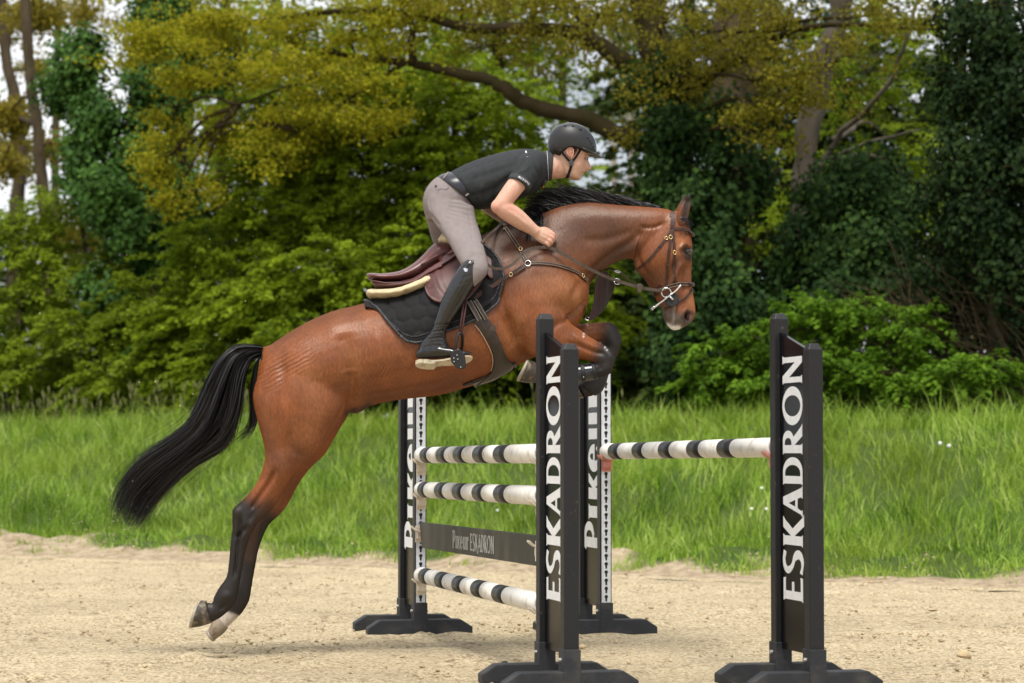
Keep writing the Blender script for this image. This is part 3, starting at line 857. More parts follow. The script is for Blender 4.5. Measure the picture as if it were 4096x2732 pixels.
    # ---- dark evergreen at the right edge
    B = [blob(*a) for a in [(3980, 120, 7, 0.6, 0.5, 60), (4080, 380, 7, 0.6, 0.6, 60), (3920, 420, 7, 0.45, 0.45, 40), (3900, 650, 6.9, 0.55, 0.5, 50), (4090, 720, 6.8, 0.6, 0.5, 50), (3950, 900, 6.9, 0.6, 0.5, 48), (3780, 350, 7.1, 0.25, 0.3, 12),
                            (4080, 1050, 7, 0.6, 0.5, 44), (3800, 820, 7.2, 0.4, 0.4, 24), (3800, 1080, 7.4, 0.5, 0.5, 26), (4150, 1300, 7.4, 0.6, 0.6, 34), (3880, 1250, 7.6, 0.6, 0.5, 30), (3850, 60, 7.2, 0.4, 0.3, 18)]]
    plant('evergreen_tree', 'nearly black evergreen filling the upper right edge', 'tree', pt(4000, 1600, 7.4),
          [([pt(4010, 1650, 7.4), pt(4000, 900, 7.2), pt(3990, 300, 7.2), pt(4000, -200, 7.2)], 0.16, 0.1)],
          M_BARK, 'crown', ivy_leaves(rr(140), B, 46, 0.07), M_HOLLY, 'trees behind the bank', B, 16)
    # ---- dark ivy thicket right of the horse head
    B = [blob(*a) for a in [(3330, 780, 8.2, 0.5, 0.4, 40), (3480, 720, 8.4, 0.45, 0.35, 30), (3260, 1000, 8, 0.55, 0.5, 46), (3480, 980, 8, 0.55, 0.5, 46), (3360, 1200, 7.8, 0.6, 0.4, 40), (3580, 1150, 7.9, 0.5, 0.45, 34), (3120, 1200, 8, 0.5, 0.5, 30), (3050, 1450, 7.6, 0.6, 0.4, 26), (3600, 860, 8.4, 0.4, 0.4, 20)]]
    plant('ivy_thicket', 'dark green ivy-covered thicket between the pale trunk and the right edge', 'bush', pt(3380, 1600, 8.2),
          [([pt(3400, 1650, 8.4), pt(3390, 1200, 8.4), pt(3420, 760, 8.5)], 0.07, 0.03), ([pt(3050, 1650, 8.4), pt(3130, 1250, 8.4), pt(3160, 950, 8.6)], 0.05, 0.02)],
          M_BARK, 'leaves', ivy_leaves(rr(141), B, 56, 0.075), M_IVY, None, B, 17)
    # ---- light green maple bush on top of the bank at the right
    B = [blob(*a) for a in [(2900, 1430, 6.6, 0.4, 0.3, 26), (3060, 1370, 6.7, 0.4, 0.3, 26), (3250, 1320, 6.7, 0.4, 0.4, 30), (3440, 1280, 6.8, 0.4, 0.4, 34), (3620, 1330, 6.7, 0.35, 0.35, 26), (3330, 1480, 6.5, 0.6, 0.3, 38),
                            (3600, 1500, 6.4, 0.6, 0.25, 34), (3820, 1500, 6.4, 0.5, 0.2, 24), (3960, 1460, 6.4, 0.35, 0.14, 10), (2850, 1540, 6.5, 0.4, 0.18, 20), (3080, 1540, 6.5, 0.5, 0.2, 24), (3240, 1250, 6.9, 0.15, 0.2, 8)]]
    plant('maple_bush', 'bright green maple bush on top of the bank behind the right stand', 'bush', pt(3350, 1620, 6.6),
          [([pt(3350, 1650, 6.8), pt(3380, 1450, 6.8), pt(3440, 1250, 6.9)], 0.03, 0.01), ([pt(3300, 1650, 6.8), pt(3100, 1480, 6.7), pt(2950, 1400, 6.7)], 0.025, 0.01), ([pt(3400, 1650, 6.8), pt(3620, 1520, 6.6), pt(3900, 1470, 6.5)], 0.025, 0.008)],
          M_BARK, 'leaves', sprays(rr(142), [(c, r_, int(n * 1.8)) for c, r_, n in B], 42, (0.25, 0.5), 0.075, 0.25), M_MAPLE, None, B, 18)
    # ---- leafless brush at the right edge
    root = empty('twiggy_brush', pt(3900, 1600, 7.2)); tag(root, 'tangle of leafless brown twigs at the right edge above the bank', 'bush')
    r = rr(150); mb = MB()
    for k in range(260):
        a = pt(r.uniform(3500, 4250), r.uniform(1250, 1640), r.uniform(6.8, 7.8))
        L = r.uniform(0.5, 1.3); th = math.radians(r.uniform(95, 175))
        e = a + Vector((math.cos(th) * L, r.uniform(-0.2, 0.2), math.sin(th) * L * 0.8))
        mb.tube(wob([a, a.lerp(e, 0.5) + Vector((0, 0, 0.08)), e], 2, 0.02, int(r.integers(1e6))), [0.008, 0.007, 0.006, 0.004, 0.003], 4)
    mb.build('twigs', M_BARK, root)
    B = [blob(*a) for a in [(3750, 1250, 7.4, 0.6, 0.5, 26), (4000, 1350, 7.4, 0.7, 0.4, 26), (3700, 1420, 7.2, 0.5, 0.3, 16)]]
    obj('leaves', leaf_mesh('leaves', *clumps(rr(151), B, 14, 0.2, 0.05)), M_DEAD, root)
    # ---- birches seen in the gap above the horse's neck
    for k, (x0, q, r0, lab) in enumerate([(2520, 26, 0.13, 'spotted birch trunk in the bright gap above the horse mane'), (2455, 40, 0.12, 'second birch farther back, left of the spotted one')]):
        B = [blob(*a) for a in [(x0 + 60, 120, q, 1.4, 1.0, 22), (x0 - 40, 460, q, 1.0, 0.7, 14), (x0 + 50, 860, q, 1.2, 0.8, 34)]]
        plant('birch_tree', lab, 'tree', pt(x0, 1500, q), [([pt(x0 + 20, 1660, q), pt(x0 + 10, 900, q), pt(x0 - 10, 400, q), pt(x0 - 20, -200, q)], r0, r0 * 0.6)],
              M_BIRCH, 'crown', clumps(rr(160 + k), [(c, r_, n * 2) for c, r_, n in B], 18, 0.25, 0.1), M_FAR, 'trees behind the bank', B, 20 + k)
    # ---- farther trees, each with trunk and loose crown
    spec = [(1100, 20, 'far tree with loose pale crown, behind the yellow oak leaves at the left', [(1000, 250, 1.3, 1.0, 36), (1200, 600, 1.3, 1.0, 40), (950, 850, 1.2, 1.0, 36)]),
            (1750, 24, 'far slim tree whose crown shows above the big hornbeam', [(1700, 300, 1.5, 1.0, 44), (1900, 500, 1.2, 1.0, 36), (1650, 750, 1.4, 1.0, 40)]),
            (2130, 30, 'far dark trunk in the gap left of the rider helmet', [(2100, 250, 1.2, 0.8, 22), (2050, 700, 1.4, 1.0, 44), (2180, 950, 1.4, 1.0, 60)]),
            (2255, 33, 'far straight trunk in the bright gap above the rider helmet', [(2230, 300, 1.0, 0.8, 12), (2350, 1000, 1.6, 0.8, 60), (2420, 800, 1.0, 0.6, 20)]),
            (2640, 34, 'far tree half hidden by the oak trunk', [(2600, 800, 1.5, 1.0, 50), (2500, 1050, 1.6, 0.8, 60), (2620, 250, 1.0, 1.0, 16)]),
            (3080, 22, 'far tree between the oak and the pale forked trunk', [(3080, 300, 1.2, 1.2, 40), (3120, 800, 1.2, 1.2, 50)]),
            (3500, 24, 'far light green tree behind the arching branches at the right', [(3450, 200, 1.1, 0.8, 26), (3420, 600, 1.5, 0.9, 70), (3650, 950, 1.4, 0.9, 60), (3350, 900, 1.3, 0.9, 60)]),
            (3850, 30, 'far tree behind the dark evergreen', [(3850, 300, 1.6, 1.2, 50), (3900, 800, 1.8, 1.2, 70), (3720, 250, 0.8, 0.8, 12)]),
            (760, 22, 'far tree behind the left ivy-clad trunk', [(800, 300, 1.2, 1.0, 34), (760, 700, 1.2, 1.0, 40), (620, 1050, 1.3, 0.8, 44)]),
            (230, 36, 'far yellowish tree in the bright gap at the left', [(200, 950, 1.8, 0.8, 50), (450, 1000, 1.6, 0.8, 44), (150, 250, 1.6, 1.0, 16), (60, 1050, 1.5, 0.8, 40)])]
    for k, (x0, q, lab, bl) in enumerate(spec):
        B = [blob(a[0], a[1], q + random.uniform(-1, 1), a[2], a[3], a[4]) for a in bl]
        plant('far_tree', lab, 'tree', pt(x0, 1550, q), [([pt(x0 + 15, 1660, q), pt(x0, 1000, q), pt(x0 - 8, 500, q), pt(x0 + 10, -200, q)], 0.17, 0.1)],
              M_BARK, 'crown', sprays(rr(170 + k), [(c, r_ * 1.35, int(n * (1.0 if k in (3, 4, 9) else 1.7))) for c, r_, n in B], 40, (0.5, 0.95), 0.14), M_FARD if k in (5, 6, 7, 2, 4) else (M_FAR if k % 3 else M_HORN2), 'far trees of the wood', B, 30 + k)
    # ---- tall beeches whose pale crowns close the canopy behind the oak
    for k, (x0, bl, lab) in enumerate([(900, [(800, 120), (1000, 330), (1150, 100), (900, 520)], 'tall beech behind the yellow oak leaves, left of the hornbeam'),
                                       (1500, [(1350, 120), (1550, 300), (1700, 100), (1450, 480)], 'tall beech closing the canopy above the hornbeam'),
                                       (2000, [(1900, 80), (2080, 260), (2200, 60)], 'tall beech left of the bright gap above the rider'),
                                       (2750, [(2600, 60), (2850, 200), (2720, 420)], 'tall shady beech directly behind the oak trunk'),
                                       (3350, [(3150, 60), (3400, 150), (3250, 420), (3620, 420)], 'tall shady beech behind the pale forked trunk')]):
        q = 15 + k * 0.6
        B = [blob(a, b, q, 1.2, 0.8, 60) for a, b in bl]
        plant('beech_tree', lab, 'tree', pt(x0, 1550, q), [([pt(x0 + 15, 1660, q), pt(x0, 1000, q), pt(x0 - 8, 500, q), pt(x0 + 10, -200, q)], 0.15, 0.1)],
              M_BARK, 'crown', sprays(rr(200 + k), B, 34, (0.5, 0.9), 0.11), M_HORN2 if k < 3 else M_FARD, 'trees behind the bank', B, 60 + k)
    # ---- undergrowth of the wood behind everything: one leafy mass
    B = [blob(px, py, q, 1.7, 0.9, 46) for px, py, q in
         [(x + random.uniform(-80, 80), y, random.uniform(14, 19)) for x in range(-200, 4400, 300) for y in (900, 1180, 1480) if y > 1000 or x > 640]]
    B += [blob(px, py, q, 2.6, 1.2, 40) for px, py, q in [(x, random.uniform(1080, 1250), random.uniform(38, 48)) for x in range(-300, 4500, 400)]]
    B += [blob(x, y, random.uniform(15, 18), 1.5, 1.0, 34) for x in range(2700, 4300, 300) for y in (380, 660)]
    B += [blob(x, y, random.uniform(11, 13), 0.9, 0.8, 34) for x in (2250, 2420, 2580) for y in (1120, 1300, 1460)]
    B += [blob(x, random.uniform(1500, 1590), random.uniform(8.5, 11), 0.9, 0.45, 40) for x in range(-200, 4400, 190)]
    C = sprays(rr(180), B, 24, (0.6, 1.0), 0.205)
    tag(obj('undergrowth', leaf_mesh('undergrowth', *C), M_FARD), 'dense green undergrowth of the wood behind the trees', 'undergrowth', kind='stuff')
build_trees()
# ------------------------------------------------------------------ show jump
M_POST = pmat('black_stand_paint', (0.0115, 0.012, 0.0135), 0.5, 0.35, nscale=34, col2=(0.075, 0.07, 0.062), thr=(0.66, 0.80), bump=0.12, bscale=60, rvar=0.1)
M_FOOT = pmat('dusty_black_foot', (0.020, 0.022, 0.027), 0.62, 0.35, nscale=7, col2=(0.07, 0.066, 0.06), thr=(0.5, 0.85), bump=0.25, bscale=50)
M_PANEL = pmat('glossy_black_panel', (0.006, 0.006, 0.007), 0.2, 0.07, nscale=16, col2=(0.05, 0.048, 0.044), thr=(0.66, 0.84))
M_LETTER = pmat('white_lettering', (0.78, 0.79, 0.80), 0.55, 0.3, var=0.05, nscale=20)
M_TRACK = pmat('zinc_track', (0.62, 0.65, 0.69), 0.45, 0.5, metal=0.55, var=0.1, nscale=30)
M_BOLT = pmat('zinc_bolt', (0.6, 0.6, 0.58), 0.4, 0.5, metal=0.7)
M_PWHITE = pmat('pole_white', (0.76, 0.74, 0.69), 0.45, 0.4, nscale=13, col2=(0.36, 0.28, 0.19), thr=(0.52, 0.84), bump=0.06, bscale=40)
M_PBLACK = pmat('pole_black', (0.012, 0.0125, 0.014), 0.4, 0.35, nscale=24, col2=(0.07, 0.06, 0.05), thr=(0.64, 0.84), bump=0.05)
M_PEND = pmat('pole_end_grey', (0.42, 0.43, 0.44), 0.6, 0.3, nscale=14, col2=(0.3, 0.24, 0.17))
M_CUP = pmat('cream_cup_plastic', (0.60, 0.53, 0.43), 0.5, 0.4, var=0.15, nscale=18)
M_CUPR = pmat('salmon_cup_plastic', (0.55, 0.18, 0.14), 0.5, 0.4, nscale=16, col2=(0.6, 0.32, 0.27))
M_PLANK = pmat('weathered_dark_plank', (0.040, 0.038, 0.030), 0.55, 0.2, nscale=6, col2=(0.08, 0.072, 0.055), thr=(0.42, 0.72), bump=0.15, bscale=50, stretch=(1, 1, 0.35))
M_RUB = pmat('black_rubber', (0.012, 0.012, 0.013), 0.6, 0.4)

E = Vector((0.2334, -0.9724, 0.0))        # along the poles, far to near
EL = Vector((-0.9724, -0.2334, 0.0))      # to the left of that, roughly towards the camera's left
ZZ = Vector((0, 0, 1))
POST = 0.0365                             # half side of a post

# letter shapes on a unit height: lists of outlines (first outer, then holes), width w
def _arc(cx, cy, rx, ry, a0, a1, n=14):
    return [(cx + rx * math.cos(math.radians(a0 + (a1 - a0) * i / n)), cy + ry * math.sin(math.radians(a0 + (a1 - a0) * i / n))) for i in range(n + 1)]

def glyphs():
    g = {}
    g['E'] = (0.62, [[(0.02, 0), (0.60, 0), (0.62, 0.13), (0.56, 0.11), (0.27, 0.11), (0.27, 0.45), (0.50, 0.45), (0.50, 0.56), (0.27, 0.56), (0.27, 0.89), (0.55, 0.89), (0.60, 0.87), (0.58, 1.0), (0.02, 1.0), (0.06, 0.93), (0.06, 0.07)]])
    g['S'] = (0.64, [[(0.04, 0.02), (0.30, -0.05)] + _arc(0.30, 0.24, 0.32, 0.29, -80, 60, 9) + [(0.32, 0.55), (0.24, 0.64), (0.22, 0.74)] + _arc(0.36, 0.76, 0.16, 0.15, 180, 60, 6) +
                      [(0.55, 0.84), (0.60, 0.98), (0.42, 1.03)] + _arc(0.34, 0.76, 0.30, 0.27, 90, 215, 8) + [(0.20, 0.48), (0.36, 0.38), (0.40, 0.25)] + _arc(0.26, 0.22, 0.15, 0.15, 10, -110, 6) + [(0.08, 0.15)]])
    g['K'] = (0.72, [[(0.02, 0), (0.32, 0), (0.28, 0.06), (0.28, 0.42), (0.55, -0.12), (0.86, -0.10), (0.74, -0.02), (0.45, 0.52), (0.66, 0.92), (0.74, 1.0), (0.48, 1.0), (0.28, 0.60), (0.28, 0.94), (0.32, 1.0), (0.02, 1.0), (0.06, 0.94), (0.06, 0.06)]])
    g['A'] = (0.86, [[(-0.02, 0), (0.20, 0), (0.16, 0.06), (0.24, 0.26), (0.52, 0.26), (0.57, 0.07), (0.53, 0), (0.90, 0), (0.84, 0.07), (0.56, 1.0), (0.34, 1.0), (0.06, 0.07)],
                     [(0.28, 0.37), (0.38, 0.72), (0.49, 0.37)]])
    g['D'] = (0.84, [[(0.02, 0), (0.40, 0)] + _arc(0.40, 0.5, 0.42, 0.5, -88, 88, 16) + [(0.02, 1.0), (0.06, 0.94), (0.06, 0.06)],
                     [(0.28, 0.10)] + _arc(0.36, 0.5, 0.24, 0.40, -85, 85, 14) + [(0.28, 0.90)]])
    g['R'] = (0.78, [[(0.02, 0), (0.32, 0), (0.28, 0.06), (0.28, 0.40), (0.52, 0.0), (0.86, 0.0), (0.78, 0.06), (0.50, 0.45)] + _arc(0.42, 0.73, 0.26, 0.27, -60, 90, 10) + [(0.02, 1.0), (0.06, 0.94), (0.06, 0.06)],
                     [(0.28, 0.55)] + _arc(0.34, 0.73, 0.14, 0.18, -85, 85, 8) + [(0.28, 0.91)]])
    g['O'] = (1.0, [_arc(0.5, 0.5, 0.49, 0.52, 0, 345, 23), _arc(0.5, 0.5, 0.27, 0.42, 0, 342, 19)])
    g['N'] = (0.86, [[(0.02, 0), (0.26, 0), (0.22, 0.06), (0.22, 0.66), (0.62, 0.0), (0.80, 0.0), (0.80, 0.94), (0.84, 1.0), (0.60, 1.0), (0.64, 0.94), (0.64, 0.36), (0.26, 1.0), (0.02, 1.0), (0.06, 0.94), (0.06, 0.06)]])
    g['P'] = (0.86, [[(0.02, 0), (0.46, 0), (0.40, 0.05), (0.40, 0.40), (0.52, 0.37)] + _arc(0.50, 0.74, 0.36, 0.33, -80, 90, 14) + [(0.10, 1.07), (0.02, 0.97), (0.10, 0.93), (0.10, 0.05)],
                     [(0.40, 0.50)] + _arc(0.44, 0.72, 0.17, 0.22, -85, 85, 9) + [(0.40, 0.94)]])
    g['i'] = (0.50, [[(0.02, 0), (0.48, 0), (0.42, 0.06), (0.42, 0.70), (0.48, 0.76), (0.02, 0.76), (0.08, 0.70), (0.08, 0.06)]])
    g['k'] = (0.78, [[(0.02, 0), (0.46, 0), (0.40, 0.05), (0.40, 0.30), (0.56, 0.0), (0.86, 0.0), (0.58, 0.42), (0.80, 0.76), (0.56, 0.76), (0.40, 0.50), (0.40, 0.76), (0.08, 0.76), (0.08, 0.05)]])
    g['e'] = (0.84, [_arc(0.42, 0.38, 0.40, 0.41, -25, 0, 3) + [(0.80, 0.30)] + [] , ])
    g['e'] = (0.84, [[(0.82, 0.36)] + _arc(0.42, 0.38, 0.40, 0.41, 0, 330, 22) + [(0.70, 0.24)] + _arc(0.50, 0.30, 0.16, 0.2, -30, -160, 6) + [(0.34, 0.34), (0.80, 0.34)],
                     [(0.36, 0.44)] + [(0.38, 0.60), (0.46, 0.68), (0.54, 0.62), (0.56, 0.44)]])
    g['u'] = (0.86, [[(0.06, 0.76), (0.08, 0.70), (0.08, 0.20)] + _arc(0.28, 0.20, 0.20, 0.22, 180, 280, 7) + [(0.50, 0.06), (0.50, 0.0), (0.86, 0.0), (0.82, 0.06), (0.82, 0.76), (0.50, 0.76), (0.50, 0.16), (0.42, 0.12), (0.38, 0.20), (0.38, 0.76)]])
    g['r'] = (0.62, [[(0.02, 0), (0.48, 0), (0.42, 0.06), (0.42, 0.50), (0.52, 0.58), (0.62, 0.52), (0.66, 0.76), (0.52, 0.80), (0.42, 0.68), (0.42, 0.76), (0.02, 0.76), (0.08, 0.70), (0.08, 0.06)]])
    g[' '] = (0.35, [])
    return g
GL = glyphs()

def text_mesh(bm, text, place, widths=None, gap=0.06):
    """text laid flat: place(u, v) gives the point for reading distance u and height v (both in letter heights)"""
    u = 0.0
    for i, ch in enumerate(text):
        w, loops = GL[ch]
        k = widths[i] / w if widths else 1.0
        if loops:
            es = []
            for lp in loops:
                vs = [bm.verts.new(place(u + x * k, y)) for (x, y) in lp]
                es += [bm.edges.new((vs[j], vs[(j + 1) % len(vs)])) for j in range(len(vs))]
            bmesh.ops.triangle_fill(bm, use_beauty=True, edges=es)
        u += w * k + gap
    return u - gap

def letter_plate(name, bm, nrm, mat, parent, th=0.0012):
    r = bmesh.ops.extrude_face_region(bm, geom=list(bm.faces))
    bmesh.ops.translate(bm, vec=Vector(nrm) * th, verts=[v for v in r['geom'] if isinstance(v, bmesh.types.BMVert)])
    bmesh.ops.recalc_face_normals(bm, faces=bm.faces)
    me = bpy.data.meshes.new(name); bm.to_mesh(me); bm.free()
    return obj(name, me, mat, parent)

def track_mesh(name, c0, height, nrm, side):
    """zinc strip with real keyholes every 5 cm"""
    bm = bmesh.new()
    n = int(height / 0.05)
    key = [(0.0115 * math.cos(math.radians(a)), 0.010 + 0.0115 * math.sin(math.radians(a))) for a in range(-55, 236, 24)] + [(-0.006, -0.019), (0.006, -0.019)]
    hw = 0.0285
    for i in range(n):
        z0 = i * 0.05
        o = [(-hw, z0), (hw, z0), (hw, z0 + 0.05), (-hw, z0 + 0.05)]
        es = []
        for lp in (o, [(x, y + z0 + 0.025) for x, y in key]):
            vs = [bm.verts.new(c0 + side * x + ZZ * y) for x, y in lp]
            es += [bm.edges.new((vs[j], vs[(j + 1) % len(vs)])) for j in range(len(vs))]
        bmesh.ops.triangle_fill(bm, use_beauty=True, edges=es)
    bmesh.ops.remove_doubles(bm, verts=bm.verts, dist=0.0002)
    r = bmesh.ops.extrude_face_region(bm, geom=list(bm.faces))
    bmesh.ops.translate(bm, vec=nrm * 0.006, verts=[v for v in r['geom'] if isinstance(v, bmesh.types.BMVert)])
    bmesh.ops.recalc_face_normals(bm, faces=bm.faces)
    me = bpy.data.meshes.new(name); bm.to_mesh(me); bm.free()
    return me

H_TALL, H_SHORT, WING = 1.795, 1.628, 0.47

def stand(base, near, label, word):
    """base: foot of the tall post; near stands have the short post towards the camera, far ones behind"""
    out = E if near else -E                    # from the tall to the short post
    root = empty('jump_stand', base); tag(root, label, 'jump stand', 'stands of the jump')
    base = Vector(base)
    sb = base + out * WING
    for (p, h) in ((base, H_TALL), (sb, H_SHORT)):
        mb = MB()
        a, b = EL * POST, E * POST
        z1 = h - 0.028
        lo = [p + sx * a + sy * b for sx, sy in ((-1, -1), (1, -1), (1, 1), (-1, 1))]
        V = [v for v in lo] + [v + ZZ * z1 for v in lo] + [p + (v - p) * 0.62 + ZZ * h for v in lo]
        Fs = [(3, 2, 1, 0), (8, 9, 10, 11)] + [(i, (i + 1) % 4, 4 + (i + 1) % 4, 4 + i) for i in range(4)] + [(4 + i, 4 + (i + 1) % 4, 8 + (i + 1) % 4, 8 + i) for i in range(4)]
        mb.add(V, Fs)
        mb.build('post', M_POST, root, bevel=0.004)
    # panel between the posts with its slanting top edge
    p0, p1 = base + out * (POST + 0.001), sb - out * (POST + 0.001)
    mb = MB()
    t = EL * 0.011
    zt0, zt1 = H_TALL - 0.095, H_SHORT - 0.03
    mb.prism([p0 - t + ZZ * 0.165, p1 - t + ZZ * 0.165, p1 - t + ZZ * zt1, p0 - t + ZZ * zt0], t * 2)
    mb.build('panel', M_PANEL, root, bevel=0.002)
    # painted board edge on the panel top
    # feet
    for p in (base, sb):
        f = -EL                                # along the foot
        hw = 0.325
        prof = [(-hw, 0.0), (hw, 0.0), (hw, 0.045), (hw - 0.075, 0.092), (-hw + 0.075, 0.092), (-hw, 0.045)]
        for side in (-1,):
            mb = MB()
            mb.prism([p + f * x + ZZ * z - E * 0.046 for x, z in prof], E * 0.092)
            mb.build('foot', M_FOOT, root, bevel=0.005)
        mb = MB()                              # sleeve round the post foot
        a, b = EL * (POST + 0.005), E * (POST + 0.014)
        mb.box(p + ZZ * 0.098, a, b, ZZ * 0.0965)
        mb.build('sleeve', M_FOOT, root, bevel=0.003)
        for s in (-1, 1):
            mb = MB()
            c = p + ZZ * 0.145 + EL * s * (POST + 0.003)
            mb.tube([c, c + EL * s * 0.014], 0.009, 8)
            mb.build('bolt', M_BOLT, root)
    # keyhole track on the inner face of the tall post
    inn = -out
    me = track_mesh('track', base + inn * (POST + 0.0005) + ZZ * 0.197, 1.5, inn, EL)
    obj('track', me, M_TRACK, root)
    # lettering up the visible side of the panel
    nrm = EL
    bm = bmesh.new()
    left, right = (p0, p1) if near else (p1, p0)          # picture left to right
    wdt = (right - left)
    if word == 'ESKADRON':
        # photograph: letters span most of the panel width, base line to the right
        v0, v1 = left.lerp(right, 0.80), left.lerp(right, 0.12)
        zb, zt = 0.398, 1.585
        ws = [0.62, 0.66, 0.74, 0.72, 0.72, 0.70, 0.98, 0.74]
        gap = 0.03
    else:
        v0, v1 = left.lerp(right, 0.93), left.lerp(right, 0.10)
        zb, zt = 0.50, 1.515
        ws = [0.86, 0.50, 0.82, 0.86, 0.90, 0.66]
        gap = 0.04
    tot = sum(ws) + gap * (len(ws) - 1)
    hgt = (zt - zb) / tot
    def place(u, v): return v0.lerp(v1, v) + ZZ * (zb + u * hgt) + nrm * 0.0118
    text_mesh(bm, word, place, ws, gap)
    if word != 'ESKADRON':                     # small registered mark at the end
        lp = _arc(0, 0, 0.10, 0.10, 0, 345, 16); l2 = _arc(0, 0, 0.075, 0.075, 0, 340, 12)
        es = []
        for L_ in (lp, l2):
            vs = [bm.verts.new(place(tot + 0.14 + x, 0.20 + y)) for x, y in L_]
            es += [bm.edges.new((vs[j], vs[(j + 1) % len(vs)])) for j in range(len(vs))]
        bmesh.ops.triangle_fill(bm, use_beauty=True, edges=es)
    letter_plate('lettering', bm, nrm, M_LETTER, root)
    return base, sb

def ground_pt(px, D): 
    return Vector(((px - 2048.0) / FPX * D / CT * 1.0, D, 0.0))

NL = ground_pt(2179, 12.0); FL = ground_pt(1679, 15.05)
NR = ground_pt(3116, 12.0); FR = ground_pt(2416, 15.05)
stand(NL, True, 'near black jump stand lettered ESKADRON in front of the horse chest', 'ESKADRON')
stand(NR, True, 'near black jump stand lettered ESKADRON standing alone at the right', 'ESKADRON')
stand(FL, False, 'far black jump stand lettered Pikeur under the horse belly at the left', 'Pikeur')
stand(FR, False, 'far black jump stand lettered Pikeur just right of the near stand by the chest', 'Pikeur')

PR = 0.0485
def striped_pole(a, b, bands, label, worn=False):
    """a far end, b near end; bands: black bands as parts of the length"""
    root = empty('jump_pole', a.lerp(b, 0.5)); tag(root, label, 'pole', 'striped poles of the jump')
    L = (b - a).length; d = (b - a).normalized()
    cuts = sorted([0.0, 1.0] + [c for bd in bands for c in bd])
    for i in range(len(cuts) - 1):
        s0, s1 = cuts[i], cuts[i + 1]
        black = any(abs(bd[0] - s0) < 1e-6 for bd in bands)
        mb = MB()
        pts = [a + d * L * s0, a + d * L * s1]; R = [PR, PR]
        if i == 0: pts = [a, a + d * 0.006, a + d * L * s1]; R = [PR - 0.008, PR, PR]
        if i == len(cuts) - 2: pts = [a + d * L * s0, b - d * 0.006, b]; R = [PR, PR, PR - 0.008]
        mb.tube(pts, R, 28)
        o = mb.build('black_band' if black else 'white_band', M_PBLACK if black else M_PWHITE, root)
        for p in o.data.polygons: p.use_smooth = len(p.vertices) == 4
    for (e, s) in ((a, -1), (b, 1)):
        mb = MB(); mb.tube([e, e + d * s * 0.004], PR - 0.012, 18)
        mb.build('end_cap', M_PEND, root)
        mb = MB(); mb.tube([e + d * s * 0.004, e + d * s * 0.010], 0.008, 10)
        mb.build('end_screw', M_BOLT, root)
    return root

def bands_from_px(a, b, pxs):
    """turn the picture columns of the band edges into parts of the pole's length"""
    out = []
    for x in pxs:
        u = (x - 2048.0) / FPX
        lo, hi = -0.2, 1.4
        f = lambda t: (a.lerp(b, t).x - u * a.lerp(b, t).y / CT)
        for _ in range(50):
            mid = (lo + hi) / 2
            if f(mid) > 0: hi = mid
            else: lo = mid
        out.append(lo)
    return [(out[i], out[i + 1]) for i in range(0, len(out), 2)]

def cup(p, inn, label, mat):
    """plastic pole cup hanging on the track: back plate, block and curved cradle"""
    root = empty('jump_cup', p); tag(root, label, 'jump cup', 'pole cups of the jump')
    side = EL
    mb = MB(); mb.box(p + inn * 0.013 - ZZ * 0.072, side * 0.030, inn * 0.006, ZZ * 0.050)
    mb.build('back_plate', mat, root, bevel=0.003)
    mb = MB(); mb.box(p + inn * 0.036 - ZZ * 0.078, side * 0.026, inn * 0.017, ZZ * 0.022)
    mb.build('block', mat, root, bevel=0.006)
    mb = MB(); n = 10; prof = []
    for i in range(n + 1):
        t = -1 + 2 * i / n
        prof.append((t * 0.058, -PR - 0.010 + 0.030 * abs(t) ** 2.2))
    V = []; Fs = []
    for (x, z) in prof:
        for dd in (0.010, 0.072):
            V += [p + side * x + ZZ * z + inn * dd, p + side * x + ZZ * (z + 0.009) + inn * dd]
    for i in range(n):
        k = i * 4
        Fs += [(k, k + 4, k + 6, k + 2), (k + 1, k + 3, k + 7, k + 5), (k, k + 1, k + 5, k + 4), (k + 2, k + 6, k + 7, k + 3)]
    Fs += [(0, 2, 3, 1), (n * 4, n * 4 + 1, n * 4 + 3, n * 4 + 2)]
    mb.add(V, Fs); mb.build('cradle', mat, root)
    return root

def rail(F, N_, yf, yn, pxs, label, mats=(M_CUP, M_CUP), labs=('', '')):
    """pole between stands F and N_; yf, yn picture rows of its axis at both ends"""
    a = F + E * (POST + 0.022); b = N_ - E * (POST + 0.018)
    a = Vector((a.x, a.y, W(2048, yf, a.y).z)); b = Vector((b.x, b.y, W(2048, yn, b.y).z))
    striped_pole(a, b, bands_from_px(a, b, pxs), label)
    cup(Vector((F.x, F.y, a.z)) + E * POST, E, labs[0], mats[0])
    cup(Vector((N_.x, N_.y, b.z)) - E * POST, -E, labs[1], mats[1])

rail(FL, NL, 1821, 1814, [1709, 1737, 1774, 1808, 1844, 1879, 1922, 1963, 2006, 2051],
     'uppermost striped pole of the left jump element, nearly level', labs=('cream cup under the far end of the left top pole', 'cream cup under the near end of the left top pole'))
rail(FL, NL, 1958, 1983, [1700, 1725, 1768, 1800, 1840, 1876, 1920, 1958, 2007, 2050],
     'middle striped pole of the left jump element with scuffed paint', labs=('cream cup under the far end of the left middle pole', 'cream cup under the near end of the left middle pole'))
rail(FL, NL, 2300, 2414, [1704, 1730, 1769, 1800, 1839, 1872, 1915, 1951, 2000, 2040],
     'lowest striped pole of the left jump element near the sand', labs=('cream cup under the far end of the left lowest pole', 'cream cup under the near end of the left lowest pole'))
rail(FR, NR, 1806, 1789, [2460, 2498, 2556, 2596, 2662, 2706, 2776, 2824, 2898, 2950],
     'single striped pole of the right jump element', (M_CUPR, M_CUPR), ('salmon pink cup under the far end of the right pole', 'faded pink cup under the near end of the right pole'))

